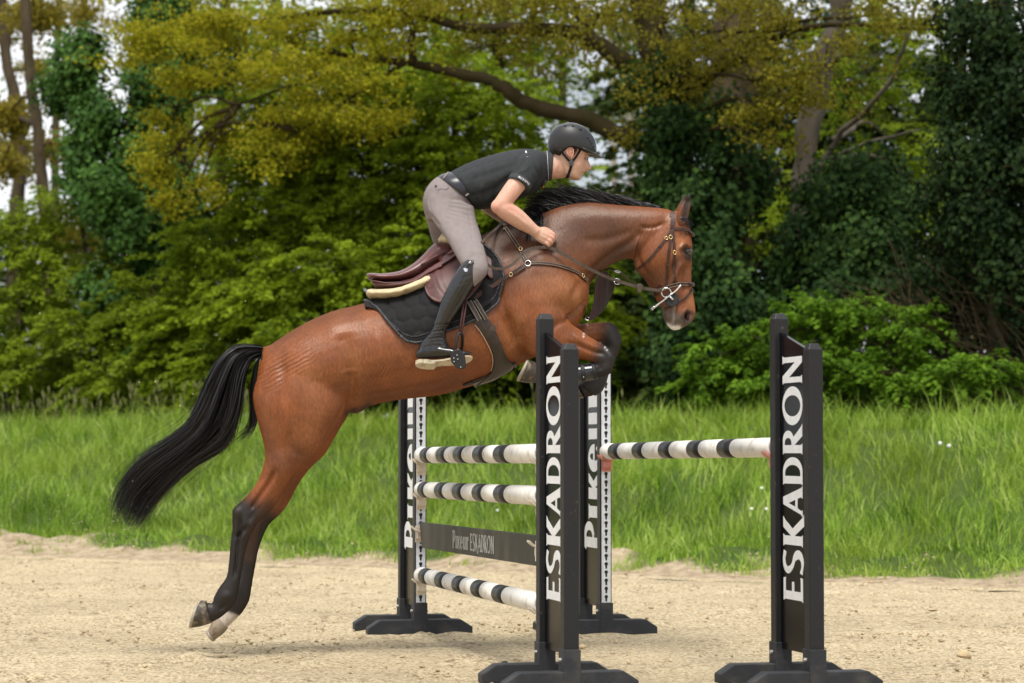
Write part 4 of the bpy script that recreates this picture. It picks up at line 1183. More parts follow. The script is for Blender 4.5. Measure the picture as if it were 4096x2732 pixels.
def plank():
    a = FL + E * (POST + 0.03); b = NL - E * (POST + 0.03)
    za = W(2048, 2139, a.y).z; zb = W(2048, 2206, b.y).z
    a.z, b.z = za, zb
    root = empty('jump_plank', a.lerp(b, 0.5)); tag(root, 'dark weathered plank lettered Pikeur ESKADRON hanging below the striped poles', 'plank')
    d = (b - a).normalized(); up = (ZZ - d * ZZ.dot(d)).normalized()
    mb = MB()
    hh = 0.077
    P = [a - up * hh * 0.75 + d * 0.04, a + up * hh, b + up * hh, b - up * hh + d * -0.0, ]
    P = [a + up * hh, b + up * hh, b - up * hh * 0.95 - d * 0.02, a + d * 0.07 - up * hh]
    mb.prism([p - EL * 0.014 for p in P], EL * 0.028)
    mb.build('board', M_PLANK, root, bevel=0.003)
    bm = bmesh.new()
    L = (b - a).length
    lh = 0.094
    start = a + d * L * 0.325 + up * -0.047
    def place(u, v): return start + d * (u * lh * 1.05) + up * (v * lh) + EL * 0.0148
    M_DULL = pmat('faded_white_print', (0.36, 0.36, 0.34), 0.6, 0.3, nscale=30, col2=(0.12, 0.11, 0.09), thr=(0.52, 0.72))
    w = text_mesh(bm, 'Pikeur', place, [0.8, 0.42, 0.74, 0.78, 0.8, 0.6], 0.03)
    start2 = start + d * ((w + 0.45) * lh * 1.05)
    def place2(u, v): return start2 + d * (u * lh * 1.05) + up * (v * lh) + EL * 0.0148
    text_mesh(bm, 'ESKADRON', place2, [0.6, 0.6, 0.7, 0.75, 0.7, 0.7, 0.85, 0.75], 0.04)
    letter_plate('lettering', bm, EL, M_DULL, root)
    cup(Vector((FL.x, FL.y, za + 0.075)) + E * POST + EL * 0.006, E, 'cream cup holding the far end of the dark plank', M_CUP)
    cup(Vector((NL.x, NL.y, zb + 0.075)) - E * POST + EL * 0.006, -E, 'cream cup holding the near end of the dark plank', M_CUP)
plank()

def foot_peg():
    # black rubber handle lying behind the foot of the near left stand
    c0 = W(2045, 2715, 12.0); c1 = W(2012, 2650, 12.05); c0.z = max(c0.z, 0.03)
    root = empty('rubber_handle', c0); tag(root, 'short black rubber handle sticking up beside the near left stand foot', 'handle')
    mb = MB(); mb.tube([c0, c0.lerp(c1, 0.45)], 0.013, 12); mb.build('shaft', M_BOLT, root, smooth=True)
    mb = MB(); mb.tube([c0.lerp(c1, 0.4), c0.lerp(c1, 0.5), c0.lerp(c1, 0.9), c1], [0.017, 0.021, 0.021, 0.012], 14); mb.build('grip', M_RUB, root, smooth=True)
foot_peg()
def unit(a): return a / np.maximum(np.linalg.norm(a, axis=-1, keepdims=True), 1e-9)
# ------------------------------------------------------------------ organic bodies: lofted sections, fused and smoothed
def loft(st, seg=22, sub=5, e=1.0):
    """st rows: top px, py, bottom px, py, half width, depth offset[, egg]. Sections span top to bottom in the picture plane and the half width in depth."""
    A = np.array([list(r) + [0.0] * (7 - len(r)) for r in st], float)
    A = catmull(A, sub)
    V = []; n = len(A)
    th = np.linspace(0, 2 * math.pi, seg, endpoint=False)
    for r in A:
        t = H(r[0], r[1], r[5]); b = H(r[2], r[3], r[5])
        c = (t + b) / 2; a = (t - b) / 2
        for x in th:
            cs, sn = math.cos(x), math.sin(x)
            if e != 1.0:
                cs = math.copysign(abs(cs) ** e, cs); sn = math.copysign(abs(sn) ** e, sn)
            w = max(r[4], 0.002) * (1 + r[6] * cs)
            V.append(c + a * cs + Vector((0, w * sn, 0)))
    Fs = []
    for i in range(n - 1):
        for k in range(seg):
            k2 = (k + 1) % seg
            Fs.append((i * seg + k, i * seg + k2, (i + 1) * seg + k2, (i + 1) * seg + k))
    V.append(sum((V[k] for k in range(seg)), Vector()) / seg); V.append(sum((V[(n - 1) * seg + k] for k in range(seg)), Vector()) / seg)
    for k in range(seg):
        Fs.append((len(V) - 2, (k + 1) % seg, k)); Fs.append((len(V) - 1, (n - 1) * seg + k, (n - 1) * seg + (k + 1) % seg))
    return V, Fs

def ball(c, r, sx=1, sy=1, sz=1):
    bm = bmesh.new(); bmesh.ops.create_icosphere(bm, subdivisions=3, radius=1)
    V = [Vector((v.co.x * sx, v.co.y * sy, v.co.z * sz)) * r + Vector(c) for v in bm.verts]
    Fs = [tuple(v.index for v in f.verts) for f in bm.faces]
    bm.free(); return V, Fs

def fuse(shapes, voxel):
    """union of closed shells as one continuous surface -> (V, F) arrays"""
    mb = MB()
    for (V, Fs) in shapes: mb.add(V, Fs)
    me = bpy.data.meshes.new('tmp'); me.from_pydata([tuple(v) for v in mb.V], [], mb.F)
    fix_normals(me)
    o = bpy.data.objects.new('tmp', me); SC.collection.objects.link(o)
    md = o.modifiers.new('r', 'REMESH'); md.mode = 'VOXEL'; md.voxel_size = voxel; md.adaptivity = 0
    dg = bpy.context.evaluated_depsgraph_get()
    ev = o.evaluated_get(dg); m2 = ev.to_mesh()
    V = np.empty(len(m2.vertices) * 3); m2.vertices.foreach_get('co', V); V = V.reshape(-1, 3)
    Fq = np.empty(len(m2.loops), dtype=np.int32); m2.loops.foreach_get('vertex_index', Fq)
    Fq = Fq.reshape(-1, 4)
    ev.to_mesh_clear(); bpy.data.objects.remove(o); bpy.data.meshes.remove(me)
    return V, Fq

def edges_of(Fq):
    e = np.concatenate([Fq[:, [0, 1]], Fq[:, [1, 2]], Fq[:, [2, 3]], Fq[:, [3, 0]]])
    e = np.sort(e, 1); return np.unique(e, axis=0)

def relax(V, E_, it, lam=0.5, mu=-0.52, wgt=None):
    n = len(V); deg = np.bincount(E_.ravel(), minlength=n).astype(float)
    for k in range(it):
        for f in ((lam, mu) if mu else (lam,)):
            S = np.zeros_like(V)
            for a in range(3):
                S[:, a] = np.bincount(E_[:, 0], V[E_[:, 1], a], n) + np.bincount(E_[:, 1], V[E_[:, 0], a], n)
            d = (S / deg[:, None] - V) * f
            V = V + (d if wgt is None else d * wgt[:, None])
    return V

def normals(V, Fq):
    a = V[Fq[:, 2]] - V[Fq[:, 0]]; b = V[Fq[:, 3]] - V[Fq[:, 1]]
    fn = np.cross(a, b); N = np.zeros_like(V)
    for k in range(4):
        for c in range(3): N[:, c] += np.bincount(Fq[:, k], fn[:, c], len(V))
    return unit(N)

def to_px(V):
    """picture coordinates in the plane of the horse (its side view)"""
    rel = V - np.array([0, 0, CAMH])
    fwd = rel[:, 1] * CT + rel[:, 2] * ST; up = -rel[:, 1] * ST + rel[:, 2] * CT
    return 2048 + FPX * rel[:, 0] / fwd, 1366 - FPX * up / fwd

def seg_dist(x, y, pts):
    """distance (px) to a polyline and the part of its length reached"""
    best = np.full(len(x), 1e9); tt = np.zeros(len(x))
    P = np.array(pts, float); n = len(P) - 1
    for i in range(n):
        d = P[i + 1] - P[i]; L2 = d @ d
        t = np.clip(((x - P[i][0]) * d[0] + (y - P[i][1]) * d[1]) / L2, 0, 1)
        r = np.hypot(x - P[i][0] - t * d[0], y - P[i][1] - t * d[1])
        w = r < best
        best[w] = r[w]; tt[w] = (i + t[w]) / n
    return best, tt

class Sculpt:
    """presses grooves and raises muscles on the flanks along lines drawn in side view"""
    def __init__(s, V, Fq, gate=0.25, gain=1.0, lgain=1.0):
        s.gain = gain; s.lgain = lgain
        s.V, s.F = V, Fq; s.N = normals(V, Fq); s.x, s.y = to_px(V); s.d = np.zeros(len(V)); s.gate = gate
    def line(s, pts, amp, sig, taper=True, near=False, off=None):
        """amp in mm (negative: groove), sig in px"""
        pts = [tuple(p) for p in catmull(pts, 5)] if len(pts) > 2 else pts
        r, t = seg_dist(s.x, s.y, pts)
        g = np.exp(-(r / sig) ** 2)
        if taper: g = g * np.clip(np.minimum(t, 1 - t) * 6 + 0.25, 0, 1)
        side = np.clip((np.abs(s.N[:, 1]) - s.gate) / 0.3, 0, 1)
        if near: side = side * (s.N[:, 1] < 0)
        if off is not None: side = side * ((s.V[:, 1] < D0) if off < 0 else (s.V[:, 1] > D0))
        s.d += amp * 0.001 * g * side * s.lgain
    def bulge(s, cx, cy, rx, ry, amp, rot=0.0, near=False):
        c, sn = math.cos(math.radians(rot)), math.sin(math.radians(rot))
        dx, dy = s.x - cx, s.y - cy
        u, v = (dx * c + dy * sn) / rx, (-dx * sn + dy * c) / ry
        side = np.clip((np.abs(s.N[:, 1]) - s.gate) / 0.3, 0, 1)
        if near: side = side * (s.N[:, 1] < 0)
        s.d += amp * 0.001 * np.exp(-(u * u + v * v)) * side
    def done(s):
        return s.V + s.N * (s.d * s.gain)[:, None]

# ------------------------------------------------------------------ horse
def horse_sections():
    torso = [(1058, 1394, 1040, 1455, .035, 0), (1070, 1388, 1030, 1520, .12, 0), (1110, 1362, 1035, 1640, .22, 0), (1180, 1316, 1150, 1690, .27, 0), (1250, 1278, 1300, 1668, .295, 0),
             (1340, 1242, 1410, 1640, .305, 0), (1450, 1214, 1500, 1617, .305, 0, -.03), (1560, 1176, 1620, 1597, .315, 0, -.05), (1680, 1112, 1740, 1584, .322, 0, -.1), (1780, 1050, 1850, 1556, .318, 0, -.13),
             (1870, 982, 1950, 1522, .302, 0, -.18), (1945, 930, 2040, 1480, .275, 0, -.22), (2040, 906, 2130, 1432, .25, 0, -.22), (2120, 910, 2215, 1385, .24, 0, -.15), (2230, 975, 2280, 1330, .215, 0, 0),
             (2300, 1055, 2325, 1280, .17, 0), (2345, 1115, 2350, 1225, .09, 0), (2357, 1140, 2356, 1190, .03, 0)]
    neck = [(1960, 920, 2230, 1350, .20, 0, -.2), (2040, 893, 2300, 1240, .175, 0, -.15), (2105, 872, 2352, 1150, .145, 0, -.1), (2165, 853, 2385, 1108, .122, 0, -.08), (2250, 822, 2415, 1082, .107, 0, -.05), (2344, 808, 2443, 1064, .098, 0),
            (2450, 816, 2484, 1041, .094, 0), (2540, 823, 2528, 1034, .094, 0), (2615, 829, 2590, 1010, .085, 0), (2680, 838, 2670, 960, .06, 0)]
    head = [(2705, 842, 2650, 862, .035, 0), (2735, 862, 2610, 905, .07, 0), (2757, 905, 2570, 965, .092, 0), (2765, 945, 2546, 1015, .102, 0, .05), (2770, 985, 2536, 1052, .106, 0, .08), (2769, 1020, 2545, 1078, .102, 0, .03),
            (2767, 1065, 2568, 1105, .088, 0, -.05), (2766, 1115, 2590, 1138, .073, 0, -.08), (2771, 1165, 2619, 1188, .060, 0, 0), (2778, 1205, 2640, 1226, .056, 0, .05), (2782, 1240, 2650, 1246, .058, 0, .1),
            (2780, 1264, 2651, 1262, .058, 0, .08), (2768, 1288, 2657, 1281, .053, 0), (2745, 1304, 2668, 1300, .044, 0), (2718, 1317, 2683, 1316, .028, 0), (2702, 1321, 2692, 1321, .012, 0)]
    hind = [(1330, 1430, 1085, 1420, .10, -.15), (1385, 1520, 1030, 1510, .135, -.15), (1392, 1590, 1011, 1575, .145, -.155), (1372, 1660, 1015, 1630, .14, -.16), (1338, 1708, 1032, 1695, .128, -.165), (1308, 1755, 1047, 1752, .112, -.17),
            (1266, 1818, 1060, 1815, .092, -.17), (1198, 1880, 1050, 1868, .072, -.17), (1146, 1948, 1024, 1936, .058, -.165), (1102, 2022, 978, 1992, .050, -.16), (1062, 2066, 938, 2030, .047, -.16),
            (1030, 2094, 928, 2068, .047, -.16), (1005, 2140, 929, 2114, .043, -.16), (984, 2200, 921, 2180, .035, -.16), (972, 2262, 914, 2258, .031, -.16), (963, 2312, 905, 2308, .031, -.16),
            (956, 2355, 876, 2350, .036, -.16), (945, 2400, 853, 2393, .037, -.16), (918, 2440, 852, 2408, .033, -.16), (884, 2470, 846, 2413, .031, -.16), (850, 2488, 836, 2410, .036, -.16), (832, 2494, 826, 2406, .038, -.16)]
    def far_shift(r):
        y = (r[1] + r[3]) / 2
        k = np.clip((y - 1500) / 550, 0, 1); dx = 12 + 38 * k; dyy = 0
        if y > 2380: k2 = np.clip((y - 2380) / 90, 0, 1); dx += 8 * k2; dyy = 22 * k2
        return (r[0] + dx, r[1] + dyy, r[2] + dx, r[3] + dyy, r[4], -r[5])
    hind2 = [far_shift(r) for r in hind[:-4]] + [(968, 2452, 905, 2436, .033, .16), (944, 2476, 895, 2448, .031, .16), (915, 2505, 880, 2462, .032, .16), (903, 2515, 868, 2468, .036, .16)]
    fore = [(2210, 1130, 2040, 1300, .055, -.17), (2245, 1200, 2065, 1350, .075, -.165), (2268, 1255, 2095, 1398, .082, -.16), (2285, 1293, 2135, 1430, .078, -.155), (2318, 1316, 2215, 1440, .068, -.15), (2352, 1342, 2295, 1438, .058, -.15),
            (2392, 1367, 2342, 1441, .048, -.15), (2425, 1384, 2366, 1449, .045, -.15), (2450, 1404, 2384, 1465, .046, -.15), (2462, 1432, 2398, 1480, .044, -.15), (2460, 1456, 2415, 1485, .035, -.15)]
    cannon = [(2452, 1420, 2452, 1488, .036, -.15), (2425, 1436, 2432, 1500, .042, -.15), (2392, 1452, 2404, 1508, .040, -.15), (2355, 1462, 2366, 1514, .034, -.15), (2305, 1468, 2314, 1524, .032, -.15), (2262, 1468, 2268, 1532, .036, -.15), (2225, 1460, 2224, 1540, .039, -.15),
              (2192, 1452, 2186, 1536, .035, -.15), (2168, 1452, 2160, 1530, .035, -.15), (2152, 1452, 2146, 1528, .038, -.15)]
    fore2 = [(2215, 1140, 2060, 1310, .06, .17), (2265, 1225, 2110, 1380, .08, .16), (2305, 1292, 2190, 1410, .075, .15), (2345, 1291, 2290, 1400, .062, .15), (2391, 1291, 2365, 1372, .052, .15), (2432, 1289, 2398, 1366, .046, .15),
             (2460, 1300, 2412, 1384, .046, .15), (2478, 1328, 2425, 1402, .046, .15), (2487, 1362, 2438, 1412, .042, .15), (2484, 1385, 2450, 1412, .032, .15)]
    cannon2 = [(2486, 1362, 2410, 1376, .038, .15), (2481, 1400, 2406, 1402, .042, .15), (2462, 1440, 2396, 1430, .036, .15), (2438, 1486, 2378, 1468, .033, .15), (2420, 1530, 2352, 1502, .036, .15), (2402, 1566, 2332, 1524, .038, .15),
               (2370, 1584, 2322, 1534, .034, .15), (2335, 1592, 2306, 1540, .035, .15)]
    return torso, neck, head, hind, hind2, fore, cannon, fore2, cannon2

def sm(x, a, b):
    t = np.clip((x - a) / (b - a), 0, 1); return t * t * (3 - 2 * t)

def poly_in(x, y, pts):
    P = np.array(pts, float); ins = np.zeros(len(x), bool); j = len(P) - 1
    for i in range(len(P)):
        c = ((P[i][1] > y) != (P[j][1] > y)) & (x < (P[j][0] - P[i][0]) * (y - P[i][1]) / (P[j][1] - P[i][1] + 1e-9) + P[i][0])
        ins ^= c; j = i
    return ins

def coat_material():
    m, nt, b, out = new_mat('bay_coat')
    N, L = nt.nodes, nt.links
    at = N.new('ShaderNodeAttribute'); at.attribute_name = 'coat'
    tc = N.new('ShaderNodeTexCoord'); mp = N.new('ShaderNodeMapping'); mp.inputs['Scale'].default_value = (1, 1, 0.35)
    mp.inputs['Rotation'].default_value = (0, math.radians(35), 0)
    L.new(tc.outputs['Object'], mp.inputs['Vector'])
    no = N.new('ShaderNodeTexNoise'); no.inputs['Scale'].default_value = 110; no.inputs['Detail'].default_value = 4
    L.new(mp.outputs['Vector'], no.inputs['Vector'])
    n2 = N.new('ShaderNodeTexNoise'); n2.inputs['Scale'].default_value = 9; n2.inputs['Detail'].default_value = 4
    L.new(tc.outputs['Object'], n2.inputs['Vector'])
    r = N.new('ShaderNodeMapRange'); r.inputs['From Min'].default_value = 0.3; r.inputs['From Max'].default_value = 0.7
    r.inputs['To Min'].default_value = 0.78; r.inputs['To Max'].default_value = 1.2
    L.new(no.outputs['Fac'], r.inputs['Value'])
    r2 = N.new('ShaderNodeMapRange'); r2.inputs['From Min'].default_value = 0.3; r2.inputs['From Max'].default_value = 0.7
    r2.inputs['To Min'].default_value = 0.88; r2.inputs['To Max'].default_value = 1.10
    L.new(n2.outputs['Fac'], r2.inputs['Value'])
    ml = N.new('ShaderNodeMath'); ml.operation = 'MULTIPLY'
    L.new(r.outputs['Result'], ml.inputs[0]); L.new(r2.outputs['Result'], ml.inputs[1])
    vm = N.new('ShaderNodeVectorMath'); vm.operation = 'SCALE'
    L.new(at.outputs['Color'], vm.inputs[0]); L.new(ml.outputs['Value'], vm.inputs['Scale'])
    L.new(vm.outputs['Vector'], b.inputs['Base Color'])
    b.inputs['Roughness'].default_value = 0.42; b.inputs['Specular IOR Level'].default_value = 0.34
    bp = N.new('ShaderNodeBump'); bp.inputs['Strength'].default_value = 0.45; bp.inputs['Distance'].default_value = 0.004
    L.new(no.outputs['Fac'], bp.inputs['Height'])
    lum = N.new('ShaderNodeMapRange'); lum.inputs['From Min'].default_value = 0.01; lum.inputs['From Max'].default_value = 0.09
    lum.inputs['To Min'].default_value = 0.5; lum.inputs['To Max'].default_value = 0.42
    L.new(at.outputs['Fac'], lum.inputs['Value']); L.new(lum.outputs['Result'], b.inputs['Roughness'])
    # skin wrinkles: rows of folds where the body bends
    wp = N.new('ShaderNodeAttribute'); wp.attribute_name = 'wphase'; wm = N.new('ShaderNodeAttribute'); wm.attribute_name = 'wmask'
    n3 = N.new('ShaderNodeTexNoise'); n3.inputs['Scale'].default_value = 14; n3.inputs['Detail'].default_value = 3; L.new(tc.outputs['Object'], n3.inputs['Vector'])
    ma = N.new('ShaderNodeMath'); ma.operation = 'MULTIPLY_ADD'; ma.inputs[1].default_value = 9.0; L.new(n3.outputs['Fac'], ma.inputs[0]); L.new(wp.outputs['Fac'], ma.inputs[2])
    sn = N.new('ShaderNodeMath'); sn.operation = 'SINE'; L.new(ma.outputs['Value'], sn.inputs[0])
    mm = N.new('ShaderNodeMath'); mm.operation = 'MULTIPLY'; L.new(sn.outputs['Value'], mm.inputs[0]); L.new(wm.outputs['Fac'], mm.inputs[1])
    b2 = N.new('ShaderNodeBump'); b2.inputs['Strength'].default_value = 0.38; b2.inputs['Distance'].default_value = 0.005
    L.new(mm.outputs['Value'], b2.inputs['Height']); L.new(bp.outputs['Normal'], b2.inputs['Normal']); L.new(b2.outputs['Normal'], b.inputs['Normal'])
    # short hair has no mirror-like rim: a diffuse coat with an even, soft gloss
    df = N.new('ShaderNodeBsdfDiffuse'); df.inputs['Roughness'].default_value = 0.3
    gl = N.new('ShaderNodeBsdfGlossy'); gl.inputs['Color'].default_value = (1, 0.95, 0.9, 1)
    L.new(vm.outputs['Vector'], df.inputs['Color']); L.new(b2.outputs['Normal'], df.inputs['Normal']); L.new(b2.outputs['Normal'], gl.inputs['Normal'])
    L.new(lum.outputs['Result'], gl.inputs['Roughness'])
    mx = N.new('ShaderNodeMixShader'); mx.inputs['Fac'].default_value = 0.034
    L.new(df.outputs['BSDF'], mx.inputs[1]); L.new(gl.outputs['BSDF'], mx.inputs[2]); L.new(mx.outputs['Shader'], out.inputs['Surface'])
    return m

M_COAT = coat_material()
M_HOOF = pmat('hoof_horn', (0.055, 0.045, 0.036), 0.55, 0.4, nscale=28, col2=(0.26, 0.20, 0.13), thr=(0.5, 0.75), bump=0.2, bscale=60)
M_HOOFL = pmat('pale_hoof_horn', (0.27, 0.22, 0.16), 0.55, 0.4, nscale=22, col2=(0.12, 0.06, 0.03), thr=(0.5, 0.7), bump=0.2, bscale=60)
M_SHOE = pmat('sandy_steel_shoe', (0.30, 0.28, 0.25), 0.6, 0.4, metal=0.3, nscale=40, col2=(0.4, 0.33, 0.24))
M_SOLE = pmat('sand_packed_sole', (0.46, 0.38, 0.26), 0.95, 0.1, var=0.2, nscale=40, bump=0.5, bscale=90)
M_EYE = pmat('horse_eye', (0.010, 0.006, 0.004), 0.08, 0.6, var=0.1, coat=0.6)
M_NOSTRIL = pmat('nostril_inside', (0.035, 0.008, 0.008), 0.6, 0.4)
M_HAIR = None

def hair_material():
    m, nt, b, out = new_mat('black_hair')
    N, L = nt.nodes, nt.links
    at = N.new('ShaderNodeAttribute'); at.attribute_name = 'rnd'
    r = N.new('ShaderNodeValToRGB'); e = r.color_ramp.elements
    e[0].color = (0.006, 0.006, 0.007, 1); e[1].color = (0.013, 0.011, 0.011, 1)
    L.new(at.outputs['Fac'], r.inputs['Fac']); L.new(r.outputs['Color'], b.inputs['Base Color'])
    b.inputs['Roughness'].default_value = 0.42; b.inputs['Specular IOR Level'].default_value = 0.4
    return m
M_HAIR = hair_material()

def strands(name, curves, radii, rnd, parent, seg=2):
    """curves (n, m, 3): one thin tapering strand each"""
    C = np.asarray(curves); n, m, _ = C.shape
    T = np.gradient(C, axis=1); T = unit(T)
    ref = np.tile(np.array([0.3, 1, 0.2]), (n, m, 1)); A = unit(np.cross(T, ref)); B = np.cross(T, A)
    R = np.asarray(radii)[:, None] * (1 - np.linspace(0, 1, m) ** 3 * 0.9)[None]
    V = []
    tw = np.random.default_rng(n).uniform(0, 3.14, (n, 1, 1)) + np.linspace(0, 1.2, m)[None, :, None]
    Dv = A * np.cos(tw) + B * np.sin(tw)
    V = [C - Dv * R[..., None], C + Dv * R[..., None]]
    V = np.stack(V, 2).reshape(-1, 3)
    base = (np.arange(n)[:, None] * m + np.arange(m - 1)[None]) * seg
    base = base.ravel()
    Fq = np.stack([base, base + 1, base + 3, base + 2], 1)
    fr = np.repeat(rnd, m - 1)
    me = mesh_np(name, V, Fq)
    a = me.attributes.new('rnd', 'FLOAT', 'FACE'); a.data.foreach_set('value', fr.astype(np.float32))
    return obj(name, me, M_HAIR, parent)

def build_horse():
    torso, neck, head, hind, hind2, fore, cannon, fore2, cannon2 = horse_sections()
    shapes = [loft(torso, 28, 5), loft(neck, 24, 5), loft(head, 24, 4), loft(hind, 22, 4), loft(hind2, 22, 4), loft(fore, 20, 4), loft(cannon, 18, 4), loft(fore2, 20, 4), loft(cannon2, 18, 4)]
    # sheath
    shapes.append(loft([(1500, 1600, 1510, 1618, .03, 0), (1470, 1600, 1472, 1630, .05, 0), (1440, 1605, 1440, 1650, .05, 0), (1412, 1610, 1412, 1657, .04, 0), (1394, 1625, 1396, 1652, .02, 0)], 14, 4))
    # tail dock
    shapes.append(loft([(1090, 1376, 1075, 1420, .03, 0), (1060, 1385, 1052, 1425, .028, 0), (1030, 1392, 1026, 1425, .022, 0), (1000, 1400, 1002, 1425, .014, 0)], 12, 4))
    V, Fq = fuse(shapes, 0.0085)
    E_ = edges_of(Fq)
    x, y = to_px(V)
    thin = np.clip(sm(y, 1900, 2000) + sm(x, 2300, 2380) * (y > 1280) * (x < 2600) + sm(x, 2560, 2640), 0, 1)
    V = relax(V, E_, 10, 0.6, 0, wgt=(1 - thin * 0.86) * np.where(x < 2540, 1, 0.5))
    V = relax(V, E_, 6, 0.5, -0.52)
    S = Sculpt(V, Fq, gain=1.7, lgain=1.45)
    # --- hindquarters
    S.bulge(1180, 1480, 90, 120, 10); S.bulge(1110, 1640, 70, 120, 9, 10); S.bulge(1255, 1640, 75, 140, 7, -15); S.bulge(1250, 1780, 50, 45, 7)
    S.line([(1130, 1420), (1135, 1520), (1120, 1640), (1118, 1750), (1130, 1830)], -7, 20)
    S.line([(1215, 1830), (1165, 1790), (1160, 1720)], -4, 14)
    S.line([(1400, 1470), (1410, 1560), (1400, 1630), (1350, 1700)], -12, 22)          # flank crease in front of the thigh
    S.line([(1370, 1330), (1390, 1420), (1400, 1490)], -8, 34)
    S.bulge(1345, 1310, 60, 45, 4, 30)                                                     # point of the hip
    S.bulge(1140, 1900, 30, 80, 5, -35)
    S.line([(1100, 1880), (1075, 1930), (1030, 1995), (1000, 2040)], -8, 10)              # gaskin to hock tendon
    S.line([(1040, 2020), (1000, 2075), (985, 2120)], -3, 12)
    S.line([(962, 2060), (954, 2140), (946, 2230), (938, 2310)], -8, 7)                     # cannon and tendon
    S.bulge(1000, 2098, 20, 22, 8); S.bulge(945, 2048, 16, 22, 7); S.line([(985, 2110), (960, 2135), (940, 2150)], -6, 9); S.bulge(905, 2385, 22, 18, 6); S.line([(900, 2420), (880, 2440)], -4, 8)
    S.line([(1005, 2050), (1052, 2100), (1040, 2150)], -3, 10, off=1)
    # --- croup wrinkles, flank and belly wrinkles
    # --- barrel
    for k in range(6):
        S.line([(1500 + k * 62, 1340 - k * 14), (1520 + k * 62, 1430 - k * 14), (1515 + k * 62, 1500 - k * 10)], 2.0, 15)
    S.line([(1450, 1590), (1620, 1560), (1800, 1520)], -3, 12)
    # --- shoulder and forearm
    S.line([(2005, 1010), (2060, 1100), (2150, 1220), (2230, 1280)], 5, 40)
    S.line([(1985, 1120), (2010, 1230), (2050, 1320), (2085, 1375)], -12, 26)             # behind the shoulder
    S.line([(2030, 1250), (2050, 1340), (2080, 1400), (2120, 1432)], -8, 14)
    S.bulge(2130, 1300, 75, 70, 13, 20); S.bulge(2260, 1180, 70, 60, 10)
    S.line([(2335, 1110), (2290, 1180), (2280, 1240), (2270, 1280)], -5, 16)
    S.line([(2352, 1200), (2320, 1230), (2290, 1262), (2262, 1284)], -10, 9)             # crease above the forearm
    S.line([(2262, 1284), (2225, 1300), (2190, 1340), (2180, 1400)], -5, 13)
    S.line([(2270, 1370), (2320, 1385), (2370, 1405), (2410, 1415)], -5, 8); S.line([(2290, 1340), (2350, 1375), (2400, 1395)], 3, 9)
    S.line([(2400, 1400), (2425, 1430), (2420, 1460)], -3, 8); S.bulge(2445, 1425, 14, 18, 4)
    S.line([(2410, 1470), (2380, 1482), (2330, 1492)], -2, 7)
    # --- neck
    S.line([(2350, 1105), (2420, 1040), (2490, 990), (2540, 955), (2570, 920)], -8, 16)   # jugular groove
    S.line([(2560, 905), (2610, 910), (2660, 890)], -5, 7); S.line([(2330, 960), (2400, 960), (2470, 945), (2540, 920)], -4, 18)
    S.bulge(2420, 870, 130, 35, 5); S.bulge(2230, 1000, 90, 70, 7)
    S.line([(2160, 880), (2180, 960), (2230, 1060), (2330, 1110)], -5, 26)
    # --- head
    S.line([(2560, 930), (2538, 990), (2530, 1040), (2550, 1080), (2585, 1120)], 5, 10)   # jaw rim
    S.line([(2585, 900), (2560, 960), (2552, 1010), (2566, 1060), (2600, 1105)], -3, 9)
    S.bulge(2610, 1010, 55, 60, 6)
    S.line([(2725, 1050), (2705, 1090), (2690, 1130)], 6, 8); S.line([(2700, 1045), (2684, 1090), (2672, 1130)], -4, 9); S.line([(2748, 1060), (2738, 1110), (2740, 1170)], -5, 10)
    S.line([(2722, 992), (2738, 976), (2758, 988)], 6, 6, taper=False)                      # brow over the eye
    S.line([(2726, 1008), (2742, 1024), (2752, 1034)], 3, 5); S.bulge(2741, 1003, 15, 12, -7)
    S.bulge(2733, 945, 16, 20, -6)
    S.bulge(2752, 1264, 14, 25, -20, 20); S.line([(2738, 1285), (2732, 1260), (2745, 1240), (2764, 1245)], 5, 5, taper=False); S.line([(2764, 1262), (2762, 1285), (2748, 1298)], 4, 5)
    S.line([(2702, 1225), (2700, 1260), (2694, 1290), (2690, 1312)], -6, 4.5)              # mouth
    S.line([(2716, 1232), (2714, 1262), (2706, 1292)], 3, 6); S.bulge(2668, 1258, 16, 20, 5)
    body_ = (S.x < 2560) & (S.y < 1900)
    S.d += np.where(body_, 0.0022 * (fbm(V, 9, 3, 71) - 0.5) + 0.0012 * (fbm(V * np.array([1, 1, 0.4]), 34, 2, 72) - 0.5), 0)
    V = S.done()
    N = S.N
    # --- coat colours; thigh, belly and chest also have shading painted in
    x, y = to_px(V)
    nz = fbm(V, 6, 3, 91) - 0.5
    base = np.array([0.222, 0.069, 0.022]); dark = np.array([0.070, 0.029, 0.016]); blk = np.array([0.011, 0.009, 0.009]); gold = np.array([0.40, 0.165, 0.062])
    col = np.tile(base, (len(V), 1))
    def mixc(c, w): 
        w = np.clip(w, 0, 1)[:, None]
        return col * (1 - w) + np.asarray(c) * w
    v1 = fbm(V, 2.6, 3, 93) - 0.5; v2 = fbm(V * np.array([1, 1, 0.6]), 16, 2, 94) - 0.5
    col = col * (1 + 0.75 * v1 + 0.35 * v2)[:, None]
    nk = poly_in(x, y, [(1900, 880), (2160, 780), (2700, 790), (2700, 880), (2560, 1000), (2480, 1060), (2380, 1130), (2100, 1130), (1960, 1080)])
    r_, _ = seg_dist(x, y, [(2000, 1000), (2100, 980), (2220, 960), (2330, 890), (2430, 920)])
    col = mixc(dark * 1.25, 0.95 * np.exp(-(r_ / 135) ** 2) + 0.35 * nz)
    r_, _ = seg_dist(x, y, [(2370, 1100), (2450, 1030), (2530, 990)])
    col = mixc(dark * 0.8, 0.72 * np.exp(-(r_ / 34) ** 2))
    r_, _ = seg_dist(x, y, [(1950, 930), (2040, 910), (2150, 870)])
    col = mixc(blk * 2.2, 0.85 * np.exp(-(r_ / 48) ** 2))
